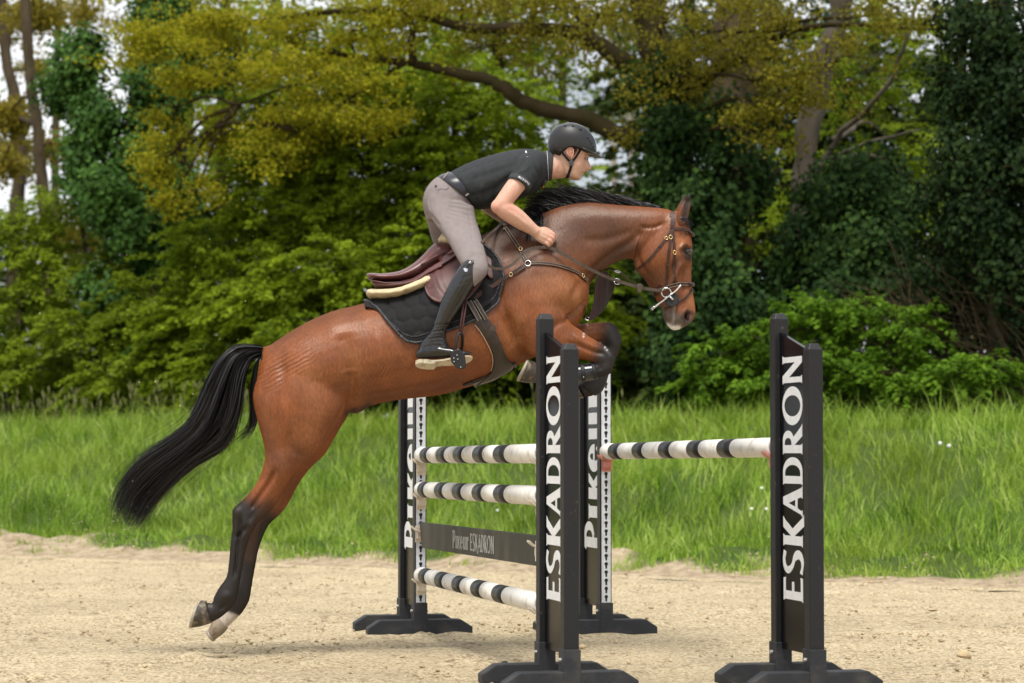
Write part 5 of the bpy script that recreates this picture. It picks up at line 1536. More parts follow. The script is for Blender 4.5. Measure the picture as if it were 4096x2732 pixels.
    r_, _ = seg_dist(x, y, [(1100, 1370), (1250, 1275), (1400, 1225), (1500, 1195)])
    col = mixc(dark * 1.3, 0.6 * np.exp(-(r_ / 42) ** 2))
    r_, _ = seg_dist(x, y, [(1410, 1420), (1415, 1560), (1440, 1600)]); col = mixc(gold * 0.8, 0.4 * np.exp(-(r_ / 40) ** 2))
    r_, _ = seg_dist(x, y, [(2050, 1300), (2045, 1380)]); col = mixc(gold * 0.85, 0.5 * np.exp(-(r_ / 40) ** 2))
    r_, _ = seg_dist(x, y, [(2715, 960), (2700, 1010)]); col = mixc(gold, 0.55 * np.exp(-(r_ / 18) ** 2))
    r_, _ = seg_dist(x, y, [(2758, 1170), (2768, 1230)]); col = mixc(gold, 0.45 * np.exp(-(r_ / 18) ** 2))
    r_, _ = seg_dist(x, y, [(2600, 1110), (2640, 1120)]); col = mixc(dark, 0.55 * np.exp(-(r_ / 45) ** 2))
    r_, _ = seg_dist(x, y, [(2744, 1000), (2756, 1028)]); col = mixc(blk * 1.5, 1.1 * np.exp(-(r_ / 19) ** 2))
    r_, _ = seg_dist(x, y, [(2715, 1040), (2722, 1080)]); col = mixc(dark, 0.5 * np.exp(-(r_ / 22) ** 2))
    r_, _ = seg_dist(x, y, [(1060, 1700), (1075, 1790), (1120, 1840), (1200, 1820)]); col = mixc(dark * 1.6, 0.45 * np.exp(-(r_ / 45) ** 2))  # shading at the lower back of the thigh painted into the coat
    r_, _ = seg_dist(x, y, [(1500, 1590), (1700, 1560), (1850, 1520)]); col = mixc(dark * 1.5, 0.5 * np.exp(-(r_ / 40) ** 2))  # belly shade painted into the coat
    r_, _ = seg_dist(x, y, [(1230, 1500), (1270, 1620), (1250, 1720)]); col = mixc(gold * 0.72, 0.35 * np.exp(-(r_ / 60) ** 2))  # thigh centre painted lighter, as the light shows it
    r_, _ = seg_dist(x, y, [(2190, 1150), (2270, 1160), (2300, 1220)]); col = mixc(gold * 0.8, 0.5 * np.exp(-(r_ / 65) ** 2))  # lit chest painted lighter in the coat
    mz = sm(y + 0.42 * (2700 - x) + 30 * nz, 1222, 1266) * (x > 2600)
    col = mixc(np.array([0.085, 0.066, 0.053]), mz * 0.95)
    r_, _ = seg_dist(x, y, [(2742, 1285), (2737, 1258), (2752, 1243), (2768, 1255)]); col = mixc(np.array([0.045, 0.036, 0.032]), 0.75 * np.exp(-(r_ / 10) ** 2) * (x > 2600))
    r_, _ = seg_dist(x, y, [(2672, 1305), (2686, 1314), (2712, 1314)]); col = mixc(np.array([0.74, 0.70, 0.64]), (1.5 * np.exp(-(r_ / 11) ** 2) * (0.9 + 1.2 * nz)) * (x > 2600))
    r_, _ = seg_dist(x, y, [(2700, 1228), (2698, 1262), (2692, 1295)]); col = mixc(np.array([0.5, 0.46, 0.4]), 0.5 * np.exp(-(r_ / 5) ** 2) * (x > 2600))
    # black legs
    hl = sm(y + 45 * nz + 0.55 * (1010 - x) , 1945, 2045) * (x < 1300)
    col = mixc(blk * 1.15, hl)
    r_, _ = seg_dist(x, y, [(1080, 2010), (1040, 2080), (1012, 2140), (995, 2230)]); col = mixc(dark * 0.9, 0.7 * np.exp(-(r_ / 20) ** 2) * (x < 1300))
    fl = sm(x + 40 * nz + 0.35 * (y - 1400), 2352, 2418) * (y > 1270) * (x < 2560)
    fl = np.maximum(fl, (poly_in(x, y, [(2120, 1442), (2360, 1448), (2500, 1440), (2500, 1640), (2100, 1640)]) & (x < 2560)) * 1.0)
    col = mixc(blk * 1.2, fl)
    ins = (x < 1100) & (y < 1440) & (x < 1050); col = mixc(blk * 1.3, ins * 0.9)
    wp = sm(y - 0.35 * (x - 900), 2436, 2450) * (V[:, 1] > D0) * (x < 1300); col = mixc(np.array([0.52, 0.45, 0.38]), wp)
    r_, _ = seg_dist(x, y, [(1395, 1650), (1440, 1640), (1475, 1622)]); col = mixc(blk * 3, 0.8 * np.exp(-(r_ / 17) ** 2))
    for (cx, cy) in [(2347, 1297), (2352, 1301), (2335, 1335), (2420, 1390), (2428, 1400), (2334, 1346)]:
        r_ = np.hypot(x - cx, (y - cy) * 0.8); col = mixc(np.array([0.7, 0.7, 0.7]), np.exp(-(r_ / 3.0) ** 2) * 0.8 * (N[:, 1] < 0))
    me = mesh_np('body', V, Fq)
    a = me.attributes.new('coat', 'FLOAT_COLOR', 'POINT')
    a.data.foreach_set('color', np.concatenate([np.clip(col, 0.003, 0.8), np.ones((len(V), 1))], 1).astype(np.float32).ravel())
    def at_(nm, v):
        q_ = me.attributes.new(nm, 'FLOAT', 'POINT'); q_.data.foreach_set('value', np.asarray(v, dtype=np.float32))
    ph = np.zeros(len(V)); mk_ = np.zeros(len(V))
    for (line, wid, dirx, diry, lam, amp) in [([(1085, 1500), (1130, 1450), (1190, 1420)], 66, 0.50, 0.87, 16.0, 1.1),      # croup
                                              ([(1440, 1560), (1480, 1540), (1540, 1500)], 48, 0.90, 0.44, 14.0, 0.6),      # flank
                                              ([(2530, 1010), (2545, 970), (2600, 905)], 30, 0.93, 0.37, 16.0, 0.45),        # throat
                                              ([(2330, 1000), (2390, 960), (2440, 950)], 50, 0.6, 0.8, 30.0, 0.12),
                                              ([(2040, 1330), (2060, 1390)], 36, 0.9, -0.4, 14.0, 0.45)]:
        r_, _ = seg_dist(x, y, line); w = amp * np.exp(-(r_ / (wid * 0.8)) ** 2) * np.clip(0.35 + 1.3 * fbm(V, 11, 2, 55), 0, 1)
        p_ = (x * dirx + y * diry) / lam * 6.283
        sel = w > mk_; ph[sel] = p_[sel]; mk_[sel] = w[sel]
    at_('wphase', ph); at_('wmask', mk_)
    root = empty('horse', (0.0, D0, H(1600, 1400).z)); tag(root, 'bay horse with black mane, tail and legs in mid-leap over the jump', 'horse')
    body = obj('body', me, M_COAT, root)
    bvh = BVHTree.FromPolygons([tuple(v) for v in V], [tuple(f) for f in Fq])
    # --- ears
    def ear(dy, name='ear', k=0):
        sh = [(2742, 900, 2704, 905, .020, dy), (2752, 868, 2702, 880, .026, dy), (2761, 832, 2712, 846, .026, dy), (2763, 805, 2727, 818, .020, dy), (2761, 785, 2742, 793, .012, dy), (2757, 774, 2753, 776, .004, dy)]
        if k: sh = [(a - 14, b + 3, c - 14, d + 3, e, f) for a, b, c, d, e, f in sh]
        Vv, Ff = loft(sh, 16, 4)
        # hollow the front of the ear
        me2 = bpy.data.meshes.new(name); me2.from_pydata([tuple(v) for v in Vv], [], Ff)
        for v in me2.vertices:
            px, py = to_px(np.array([v.co]))
            r1, _ = seg_dist(px, py, [(2738, 868), (2745, 835), (2750, 805)])
            if v.co.y < D0 + dy - 0.002: v.co.y += 0.026 * math.exp(-(r1[0] / 13) ** 2)
        fix_normals(me2)
        for p in me2.polygons: p.use_smooth = True
        o = obj(name, me2, M_COAT, root)
        md = o.modifiers.new('s', 'SUBSURF'); md.levels = 1; md.render_levels = 1
        cc = np.zeros((len(me2.vertices), 4)); cc[:, 3] = 1
        P = np.array([v.co for v in me2.vertices]); px, py = to_px(P)
        r1, _ = seg_dist(px, py, [(2738, 875), (2745, 835), (2752, 800)])
        w = np.exp(-(r1 / 15) ** 2)[:, None]; t = np.clip((840 - py) / 60, 0, 1)[:, None]
        c = base * 0.75 * (1 - t) + blk * 2.0 * t
        cc[:, :3] = c * (1 - w) + blk * 1.6 * w
        a2 = me2.attributes.new('coat', 'FLOAT_COLOR', 'POINT'); a2.data.foreach_set('color', cc.astype(np.float32).ravel())
    ear(-0.055); ear(0.055, k=1)
    # --- eyes and nostrils
    for s in (-1, 1):
        hit = bvh.ray_cast(Vector((H(2746, 1007).x, D0 + s * 1.0, H(2746, 1007).z)), Vector((0, -s, 0)))[0]
        e = obj('eye', None and None or mesh_from(ball(hit + Vector((0.0, -s * 0.012, 0)), 0.026, 1.0, 0.9, 0.85)), M_EYE, root)
        for p in e.data.polygons: p.use_smooth = True
        hit = bvh.ray_cast(Vector((H(2750, 1268).x, D0 + s * 1.0, H(2750, 1268).z)), Vector((0, -s, 0)))[0]
        nb = obj('nostril', mesh_from(ball(hit + Vector((0, -s * 0.010, 0)), 0.026, 0.62, 0.7, 1.15)), M_NOSTRIL, root)
        for p in nb.data.polygons: p.use_smooth = True
    # --- hooves with shoes
    def hoof(st, mat, dy):
        Vv, Ff = loft(st, 20, 3)
        me2 = bpy.data.meshes.new('hoof'); me2.from_pydata([tuple(v) for v in Vv], [], Ff); fix_normals(me2)
        for p in me2.polygons: p.use_smooth = len(p.vertices) == 4
        h = obj('hoof', me2, mat, root)
        # shoe: a ring round the ground edge
        r = st[-1]; t, b_ = H(r[0], r[1], r[5]), H(r[2], r[3], r[5]); c = (t + b_) / 2; a_ = (t - b_) / 2
        prv = st[-2]; c0 = (H(prv[0], prv[1], prv[5]) + H(prv[2], prv[3], prv[5])) / 2
        ax = (c - c0).normalized()
        ring = [c + a_ * 0.93 * math.cos(th) + Vector((0, r[4] * 0.93 * math.sin(th), 0)) + ax * 0.004 for th in np.linspace(math.radians(25), math.radians(335), 22)]
        mb = MB(); mb.tube(ring, 0.009, 6); mb.build('shoe', M_SHOE, h, smooth=True)
        mb = MB()
        V2 = [c + ax * 0.003] + [c + a_ * 0.84 * math.cos(th) + Vector((0, r[4] * 0.84 * math.sin(th), 0)) + ax * 0.003 for th in np.linspace(0, 2 * math.pi, 20, endpoint=False)]
        mb.add(V2, [(0, 1 + i, 1 + (i + 1) % 20) for i in range(20)]); mb.build('sole', M_SOLE, h)
    hoof([(846, 2492, 824, 2402, .042, -.16), (822, 2500, 806, 2402, .050, -.16), (796, 2507, 800, 2406, .056, -.16), (764, 2512, 794, 2418, .058, -.16)], M_HOOF, -.16)
    hoof([(912, 2512, 868, 2462, .042, .16), (898, 2530, 852, 2478, .050, .16), (876, 2548, 842, 2498, .055, .16), (858, 2560, 833, 2520, .056, .16)], M_HOOFL, .16)
    hoof([(2158, 1450, 2150, 1530, .044, -.15), (2140, 1447, 2122, 1532, .052, -.155), (2128, 1443, 2096, 1530, .058, -.165), (2116, 1440, 2074, 1524, .060, -.175)], M_HOOF, -.15)
    hoof([(2335, 1592, 2306, 1540, .042, .15), (2315, 1594, 2288, 1540, .050, .15), (2290, 1598, 2262, 1545, .056, .15), (2268, 1604, 2236, 1556, .058, .15)], M_HOOF, .15)
    return root, body, bvh, V, Fq

def mesh_from(vf):
    me = bpy.data.meshes.new('m'); me.from_pydata([tuple(v) for v in vf[0]], [], vf[1]); return me

HORSE, HBODY, HBVH, HV, HF = build_horse()

def build_hair():
    r = np.random.default_rng(5)
    # --- tail: guide curves from the outline, upper edge to lower edge
    g0 = [(1050, 1388), (985, 1382), (930, 1396), (880, 1448), (835, 1535), (800, 1630), (752, 1712), (650, 1790), (545, 1858), (478, 1945), (447, 2030), (448, 2072)]
    g1 = [(1048, 1398), (985, 1400), (935, 1430), (900, 1500), (870, 1590), (835, 1680), (775, 1755), (680, 1830), (590, 1905), (525, 1985), (492, 2060), (482, 2098)]
    g2 = [(1046, 1408), (990, 1420), (950, 1470), (930, 1550), (908, 1640), (868, 1730), (800, 1790), (720, 1855), (640, 1935), (580, 2010), (545, 2080), (524, 2122)]
    g3 = [(1044, 1418), (1005, 1440), (975, 1500), (960, 1590), (945, 1670), (905, 1765), (830, 1815), (750, 1868), (665, 1945), (605, 2020), (575, 2085), (556, 2128)]
    G = [catmull(g, 2) for g in (g0, g1, g2, g3)]
    n = 6000
    lock = r.integers(0, 46, n); lf = r.random(46) * 3                # strands gather in uneven locks
    f = np.where(r.random(n) < 0.75, np.clip(lf[lock] + r.normal(0, 0.10, n), 0, 2.999), r.random(n) * 3); k = np.minimum(f.astype(int), 2); t = (f - k)[:, None, None]
    GG = np.array(G)
    C2 = GG[k] * (1 - t) + GG[k + 1] * t
    m = C2.shape[1]; s = np.linspace(0, 1, m)
    jit = r.normal(0, 1, (n, 1, 2)) * (3 + 15 * s[None, :, None]) * 0.7
    wave = np.stack([np.sin(s[None] * r.uniform(5, 12, (n, 1)) + r.uniform(0, 6, (n, 1))), np.cos(s[None] * r.uniform(5, 12, (n, 1)) + r.uniform(0, 6, (n, 1)))], 2) * (9 * s)[None, :, None]
    lw = np.stack([np.sin(s[None] * r.uniform(4, 9, (46, 1)) + r.uniform(0, 6, (46, 1))), np.sin(s[None] * r.uniform(4, 9, (46, 1)) + r.uniform(0, 6, (46, 1)))], 2) * (17 * s ** 0.8)[None, :, None]
    C2 = C2 + jit * 0.75 + wave * 0.7 + lw[lock]
    dy = r.normal(0, 1, n)[:, None] * (0.012 + 0.05 * np.sin(np.clip(s * 1.25, 0, 1) * 3.14)[None]) + 0.0
    lend = r.uniform(0, 0.10, 46)[lock]
    end = np.clip(1.03 - lend - 0.40 * r.random(n) ** 1.5 - 0.05 * np.abs(r.normal(size=n)), 0.4, 1.0)
    stray = r.random(n) < 0.09
    def wpts(C2, dy, endv):
        out = np.empty((len(C2), m, 3))
        ss = np.linspace(0, 1, m)
        for i in range(len(C2)):
            tt = ss * endv[i]
            px = np.interp(tt, ss, C2[i, :, 0]); py = np.interp(tt, ss, C2[i, :, 1]); d = np.interp(tt, ss, dy[i])
            D = D0 + d; u = (px - 2048) / FPX; v = (1366 - py) / FPX; kk = D / (CT - v * ST)
            out[i] = np.stack([u * kk, D, CAMH + (ST + v * CT) * kk], 1)
        return out
    C2[stray] += (r.normal(0, 42, (int(stray.sum()), 1, 2)) * (s ** 1.2)[None, :, None])
    rad = np.where(stray, 0.0009, r.uniform(0.0010, 0.0021, n))
    strands('tail', wpts(C2, dy, end), rad, r.random(n), HORSE)
    # side lock hanging by the buttock
    h0 = [(1040, 1425), (1015, 1470), (1000, 1560), (1000, 1640), (985, 1705), (940, 1740), (900, 1770)]
    h1 = [(1040, 1430), (1030, 1480), (1022, 1570), (1030, 1650), (1020, 1710), (990, 1760), (960, 1800)]
    G = np.array([catmull(h, 5) for h in (h0, h1)]); n = 150; m = G.shape[1]; s = np.linspace(0, 1, m)
    t = r.random(n)[:, None, None]; C2 = G[0][None] * (1 - t) + G[1][None] * t + r.normal(0, 8, (n, 1, 2)) * s[None, :, None]
    strands('tail_lock', wpts(C2, r.normal(0, .02, n)[:, None] * np.ones((1, m)), r.uniform(.6, 1, n)), r.uniform(.001, .0024, n), r.random(n), HORSE)
    # --- mane: rooted along the crest, blown up and back
    crest = catmull([(2130, 868), (2165, 853), (2250, 822), (2344, 808), (2450, 817), (2540, 824), (2620, 831), (2680, 842)], 6)
    n = 4200
    tc = r.random(n) * (len(crest) - 1); ki = np.minimum(tc.astype(int), len(crest) - 2); ft = (tc - ki)[:, None]
    rootp = crest[ki] * (1 - ft) + crest[ki + 1] * ft
    m = 11; s = np.linspace(0, 1, m)
    rel = (rootp[:, 0] - 2075) / 600
    Lm = r.uniform(130, 260, n) * np.interp(rootp[:, 0], [2130, 2200, 2260, 2400, 2600, 2690], [0.25, 0.45, 0.75, 1.0, 0.62, 0.4])
    lift = np.interp(rootp[:, 0], [2075, 2200, 2350, 2450, 2560, 2640, 2690], [20, 52, 76, 70, 52, 30, 16]) * r.uniform(0.35, 1.12, n)
    X = rootp[:, 0][:, None] - Lm[:, None] * s[None] ** 1.25
    Y = rootp[:, 1][:, None] + 6 - lift[:, None] * np.sin(np.clip(s * 1.5, 0, 1.57))[None] + np.interp(X - 0, [1950, 2120, 2300, 2500], [30, 14, 0, 0]) * s[None] ** 1.4
    Y += 9 * np.sin(s[None] * r.uniform(3, 8, (n, 1)) + r.uniform(0, 6, (n, 1))) * s[None]
    dyv = r.normal(0.02, 0.022, n)[:, None] * (0.4 + s[None]) + 0.03 * s[None]
    strands('mane', wpts(np.stack([X, Y], 2), dyv, r.uniform(0.6, 1, n)), r.uniform(.0012, .0024, n), r.random(n), HORSE)
    # hair falling onto the near side of the withers, and the forelock
    n = 260
    t = r.random(n)
    rx = 2165 - 60 * t; ry = 853 + 25 * t
    X = rx[:, None] + (-20 + 26 * r.random(n))[:, None] * s[None] + 10 * np.sin(s * 3)[None]; Y = ry[:, None] + (r.uniform(40, 95, n))[:, None] * s[None]
    hits = np.empty((n, m, 3))
    for i in range(n):
        for j in range(m):
            p = H(X[i, j], Y[i, j], 0); o = Vector((0, 0, CAMH)); d = (p - o).normalized()
            h = HBVH.ray_cast(o, d)[0]
            q = h if h is not None else p
            hits[i, j] = q - d * (0.006 + 0.006 * r.random())
    strands('mane_lock', hits, r.uniform(.0018, .0032, n), r.random(n), HORSE)
    n = 220
    a = r.random(n)[:, None]
    X = 2712 + 20 * a + (18 + 34 * r.random((n, 1))) * s[None] - 8 * s[None] ** 2; Y = 872 - 4 * a + (26 + 40 * r.random((n, 1))) * s[None] ** 1.2 - 10 * np.sin(s * 3)[None]
    strands('forelock', wpts(np.stack([X, Y], 2), (r.normal(0, .03, n) - .01)[:, None] * np.ones((1, m)), np.ones(n)), r.uniform(.0018, .003, n), r.random(n), HORSE)
build_hair()
# ------------------------------------------------------------------ rider
def skin_material():
    m, nt, b, out = new_mat('skin')
    N, L = nt.nodes, nt.links
    at = N.new('ShaderNodeAttribute'); at.attribute_name = 'skin'
    tc = N.new('ShaderNodeTexCoord'); no = N.new('ShaderNodeTexNoise'); no.inputs['Scale'].default_value = 60; no.inputs['Detail'].default_value = 4
    L.new(tc.outputs['Object'], no.inputs['Vector'])
    mr = N.new('ShaderNodeMapRange'); mr.inputs['From Min'].default_value = 0.3; mr.inputs['From Max'].default_value = 0.7
    mr.inputs['To Min'].default_value = 0.93; mr.inputs['To Max'].default_value = 1.06
    L.new(no.outputs['Fac'], mr.inputs['Value'])
    vm = N.new('ShaderNodeVectorMath'); vm.operation = 'SCALE'
    L.new(at.outputs['Color'], vm.inputs[0]); L.new(mr.outputs['Result'], vm.inputs['Scale'])
    L.new(vm.outputs['Vector'], b.inputs['Base Color'])
    b.inputs['Roughness'].default_value = 0.5; b.inputs['Specular IOR Level'].default_value = 0.4
    b.inputs['Subsurface Weight'].default_value = 0.12; b.inputs['Subsurface Radius'].default_value = (0.02, 0.008, 0.004); b.inputs['Subsurface Scale'].default_value = 0.4
    return m
M_SKIN = skin_material()
M_SHIRT = pmat('charcoal_polo_fabric', (0.030, 0.034, 0.036), 0.85, 0.2, var=0.12, nscale=40, bump=0.12, bscale=400)
M_COLLAR = pmat('dark_grey_collar', (0.035, 0.037, 0.042), 0.75, 0.3, var=0.1, nscale=60)
M_BREECH = pmat('taupe_breeches', (0.225, 0.195, 0.192), 0.85, 0.1, var=0.06, nscale=30, bump=0.1, bscale=300)
M_BOOT = pmat('black_boot_leather', (0.009, 0.009, 0.010), 0.2, 0.7, var=0.2, nscale=20, bump=0.04, bscale=45)
M_BSOLE = pmat('sandy_boot_sole', (0.56, 0.49, 0.36), 0.9, 0.15, nscale=26, col2=(0.22, 0.20, 0.16), thr=(0.5, 0.75), bump=0.4, bscale=80)
M_BELT = pmat('dark_belt_leather', (0.018, 0.020, 0.028), 0.32, 0.5, var=0.1)
M_HELM = pmat('matt_black_helmet', (0.016, 0.017, 0.019), 0.46, 0.5, var=0.08, nscale=50, bump=0.05, bscale=500)
M_HELMG = pmat('gloss_black_helmet', (0.008, 0.008, 0.010), 0.10, 0.6, var=0.1, coat=0.5)
M_STRAP = pmat('black_webbing', (0.010, 0.010, 0.011), 0.8, 0.2, bump=0.2, bscale=300)
M_HHAIR = pmat('dark_brown_hair', (0.020, 0.012, 0.008), 0.6, 0.3, var=0.4, nscale=120, bump=0.6, bscale=160, stretch=(1, 1, 0.2))
M_WHITE2 = pmat('white_print', (0.5, 0.5, 0.52), 0.6, 0.3, var=0.04)
M_EYEW = pmat('eye_white', (0.32, 0.27, 0.24), 0.25, 0.5, var=0.03)
M_EYED = pmat('brown_iris', (0.02, 0.010, 0.006), 0.12, 0.6, var=0.05)
M_ORANGE = pmat('orange_tab', (0.7, 0.16, 0.02), 0.5, 0.4, var=0.05)
M_SILVER = pmat('bright_steel', (0.72, 0.72, 0.74), 0.22, 0.5, metal=1.0, var=0.05)
M_BRASS = pmat('brass_buckle', (0.72, 0.52, 0.25), 0.3, 0.5, metal=1.0, var=0.08)

RIDER = empty('person', H(1850, 1000)); tag(RIDER, 'rider in black helmet, charcoal polo shirt, taupe breeches and tall black boots bending forward', 'person')

def tubeH(rows, seg=14, sub=4):
    """rows px, py, dy, radius"""
    A = catmull(rows, sub)
    return tube_vf([H(r[0], r[1], r[2]) for r in A], [max(float(r[3]), 0.002) for r in A], seg)

def smooth_obj(name, V, Fq, mat, parent):
    return obj(name, mesh_np(name, V, Fq), mat, parent)

def hand_shapes(ox, oy, dyc, s):
    """closed right (s=-1, towards the camera) or left fist; ox, oy: shift in picture; dyc: depth of the back of the hand"""
    out = []
    d = lambda v: dyc - s * 0 + v * (-s)       # v > 0: inward, towards the horse
    out.append(loft([(2140 + ox, 898 + oy, 2118 + ox, 940 + oy, .030, d(.012)), (2160 + ox, 908 + oy, 2136 + ox, 952 + oy, .026, d(.012)), (2184 + ox, 914 + oy, 2152 + ox, 966 + oy, .027, d(.016)),
                     (2204 + ox, 924 + oy, 2170 + ox, 978 + oy, .025, d(.018)), (2213 + ox, 936 + oy, 2180 + ox, 982 + oy, .018, d(.02))], 16, 4))
    K = [(2210, 932, 0), (2205, 946, -.003), (2197, 960, -.003), (2186, 973, 0)]
    for i, (kx, ky, kd) in enumerate(K):
        l = (1.0, 1.08, 1.0, 0.82)[i]
        out.append(tubeH([(kx - 8 + ox, ky - 3 + oy, d(.012 + kd), .0092), (kx + 4 * l + ox, ky + 3 + oy, d(.003 + kd), .0094), (kx + 10 * l + ox, ky + 12 + oy, d(.016 + kd), .0086),
                          (kx + 6 * l + ox, ky + 18 + oy, d(.046), .0092), (kx - 8 * l + ox, ky + 17 + oy, d(.060), .0086), (kx - 20 * l + ox, ky + 12 + oy, d(.052), .0072)], 10, 3))
    out.append(tubeH([(2160 + ox, 918 + oy, d(.03), .014), (2180 + ox, 916 + oy, d(.042), .0125), (2200 + ox, 924 + oy, d(.05), .0105), (2216 + ox, 940 + oy, d(.046), .0095), (2226 + ox, 953 + oy, d(.04), .0075)], 10, 3))
    return out

def build_rider():
    sh = []
    # head: chin to crown, front to back
    sh.append(loft([(2316, 720, 2292, 716, .018, 0), (2320, 711, 2266, 714, .040, 0), (2321, 703, 2250, 702, .052, 0), (2327, 694, 2240, 690, .058, 0), (2333, 684, 2230, 674, .064, 0), (2339, 668, 2222, 654, .069, 0),
                    (2347, 645, 2212, 632, .073, 0), (2354, 630, 2206, 612, .075, 0), (2360, 616, 2201, 595, .077, 0), (2362, 596, 2198, 575, .078, 0), (2355, 560, 2205, 545, .074, 0), (2332, 526, 2230, 518, .056, 0), (2300, 508, 2262, 506, .025, 0)], 24, 4))
    sh.append(loft([(2353, 632, 2335, 632, .010, 0), (2354, 642, 2330, 645, .012, 0), (2360, 656, 2330, 660, .014, 0), (2366, 668, 2330, 672, .017, 0), (2365, 677, 2335, 680, .018, 0), (2352, 681, 2335, 682, .012, 0)], 14, 4))   # nose
    sh.append(loft([(2338, 682, 2310, 684, .022, 0), (2342, 686, 2310, 688, .024, 0), (2336, 690, 2310, 690, .022, 0)], 12, 3))      # lips
    sh.append(loft([(2334, 692, 2305, 694, .020, 0), (2336, 697, 2305, 699, .021, 0), (2328, 703, 2305, 704, .018, 0)], 12, 3))
    sh.append(loft([(2324, 704, 2295, 706, .022, 0), (2325, 712, 2292, 716, .024, 0), (2314, 721, 2290, 720, .016, 0)], 12, 3))      # chin
    # neck, torso, hips (under the clothes), arms
    sh.append(loft([(2225, 600, 2285, 702, .050, 0), (2212, 612, 2254, 712, .056, 0), (2192, 618, 2216, 716, .060, 0), (2168, 622, 2185, 716, .066, 0)], 18, 4))
    sh.append(loft([(2188, 622, 2196, 706, .06, 0), (2140, 610, 2168, 730, .14, 0), (2090, 606, 2125, 765, .17, 0), (2000, 622, 2050, 795, .16, 0), (1900, 650, 1975, 810, .14, 0), (1810, 700, 1890, 800, .135, 0), (1740, 740, 1880, 835, .14, 0), (1715, 800, 1880, 850, .12, 0)], 18, 3))
    sh.append(tubeH([(2120, 655, -.155, .055), (2095, 700, -.20, .054), (2045, 765, -.245, .050), (2010, 812, -.268, .046), (1998, 826, -.272, .044)], 16))
    sh.append(tubeH([(1996, 824, -.272, .042), (2018, 838, -.265, .050), (2055, 862, -.245, .052), (2090, 888, -.225, .046), (2128, 916, -.205, .034), (2150, 930, -.198, .029)], 16))
    sh.append(ball(H(1992, 826, -.275), .040))
    sh += hand_shapes(0, 0, -.205, -1)
    sh.append(tubeH([(2120, 655, .155, .055), (2050, 720, .20, .052), (1960, 775, .22, .047), (1925, 800, .225, .042)], 14))
    sh.append(tubeH([(1922, 798, .225, .042), (1950, 820, .21, .046), (1985, 848, .19, .040), (2025, 882, .17, .030)], 14))
    sh += hand_shapes(-108, -28, .17, 1)
    # legs under the breeches, feet under the boots
    for s in (-1, 1):
        sh.append(tubeH([(1800, 800, s * .08, .060), (1830, 900, s * .15, .050), (1870, 1000, s * .285, .045), (1893, 1070, s * .36, .040), (1840, 1180, s * .37, .042), (1770, 1290, s * .355, .034), (1735, 1360, s * .345, .030)], 12))
        sh.append(tubeH([(1725, 1375, s * .345, .028), (1770, 1405, s * .345, .026), (1840, 1412, s * .345, .022)], 10))
    V, Fq = fuse(sh, 0.0054)
    E_ = edges_of(Fq)
    x, y = to_px(V)
    face = (x > 2235) & (y < 725) & (y > 560)
    hnd = (x > 2140) & (y > 890)
    V = relax(V, E_, 3, 0.5, 0, wgt=np.where(face | hnd, 0.4, 1.0)); V = relax(V, E_, 2, 0.5, -0.52)
    S = Sculpt(V, Fq, 0.15)
    S.bulge(2345, 635, 8, 5, -7, 0); S.line([(2334, 624), (2346, 621), (2357, 624)], 3, 4, taper=False)
    S.line([(2336, 672), (2330, 684), (2329, 692)], -2.5, 5); S.bulge(2318, 660, 22, 16, 4); S.line([(2300, 690), (2285, 705), (2275, 712)], 2, 8)
    S.line([(2262, 640), (2264, 680), (2280, 705)], 2, 9)
    S.line([(2342, 672), (2346, 679), (2340, 681)], -3, 3, taper=False)
    S.line([(2230, 650), (2215, 690), (2200, 712)], 3.5, 7)                # neck tendon
    S.line([(2240, 660), (2226, 700)], -2, 6)
    S.line([(2030, 830), (2070, 855), (2115, 892)], -3, 7); S.line([(2045, 850), (2085, 880), (2125, 915)], 2, 8)
    for i, (kx, ky) in enumerate([(2210, 932), (2205, 946), (2197, 960), (2186, 973)]):
        S.line([(kx, ky), (kx - 36, ky - 18)], 1.6, 3.5, near=True)
    V = S.done()
    x, y = to_px(V)
    sk = np.array([0.60, 0.375, 0.275])
    col = np.tile(sk, (len(V), 1)); nz = fbm(V, 30, 3, 5) - 0.5
    def mixc(c, w):
        w = np.clip(w, 0, 1)[:, None]; return col * (1 - w) + np.asarray(c) * w
    red = np.array([0.55, 0.24, 0.18])
    r_, _ = seg_dist(x, y, [(2340, 686), (2330, 689)]); col = mixc(np.array([0.45, 0.17, 0.14]), 0.85 * np.exp(-(r_ / 5) ** 2))
    r_, _ = seg_dist(x, y, [(2336, 697), (2328, 695)]); col = mixc(np.array([0.47, 0.18, 0.15]), 0.8 * np.exp(-(r_ / 4) ** 2))
    r_, _ = seg_dist(x, y, [(2357, 665), (2352, 676)]); col = mixc(red, 0.6 * np.exp(-(r_ / 9) ** 2))
    r_ = np.hypot(x - 2318, y - 656); col = mixc(red, 0.25 * np.exp(-(r_ / 20) ** 2))
    r_, _ = seg_dist(x, y, [(2275, 705), (2300, 716), (2318, 712), (2325, 700)]); col = mixc(np.array([0.36, 0.23, 0.17]), 0.4 * np.exp(-(r_ / 12) ** 2))
    r_, _ = seg_dist(x, y, [(2341, 621), (2352, 619), (2358, 623)]); col = mixc(np.array([0.06, 0.035, 0.02]), 0.85 * np.exp(-(r_ / 3.0) ** 2))
    r_, _ = seg_dist(x, y, [(2340, 633), (2350, 632), (2354, 636)]); col = mixc(np.array([0.12, 0.06, 0.04]), 0.6 * np.exp(-(r_ / 3.5) ** 2))
    r_ = np.hypot(x - 1985, y - 830); col = mixc(red, 0.45 * np.exp(-(r_ / 24) ** 2))
    r_, _ = seg_dist(x, y, [(2214, 935), (2208, 955), (2192, 980)]); col = mixc(red, 0.4 * np.exp(-(r_ / 14) ** 2))
    col *= (1 + 0.25 * nz)[:, None]
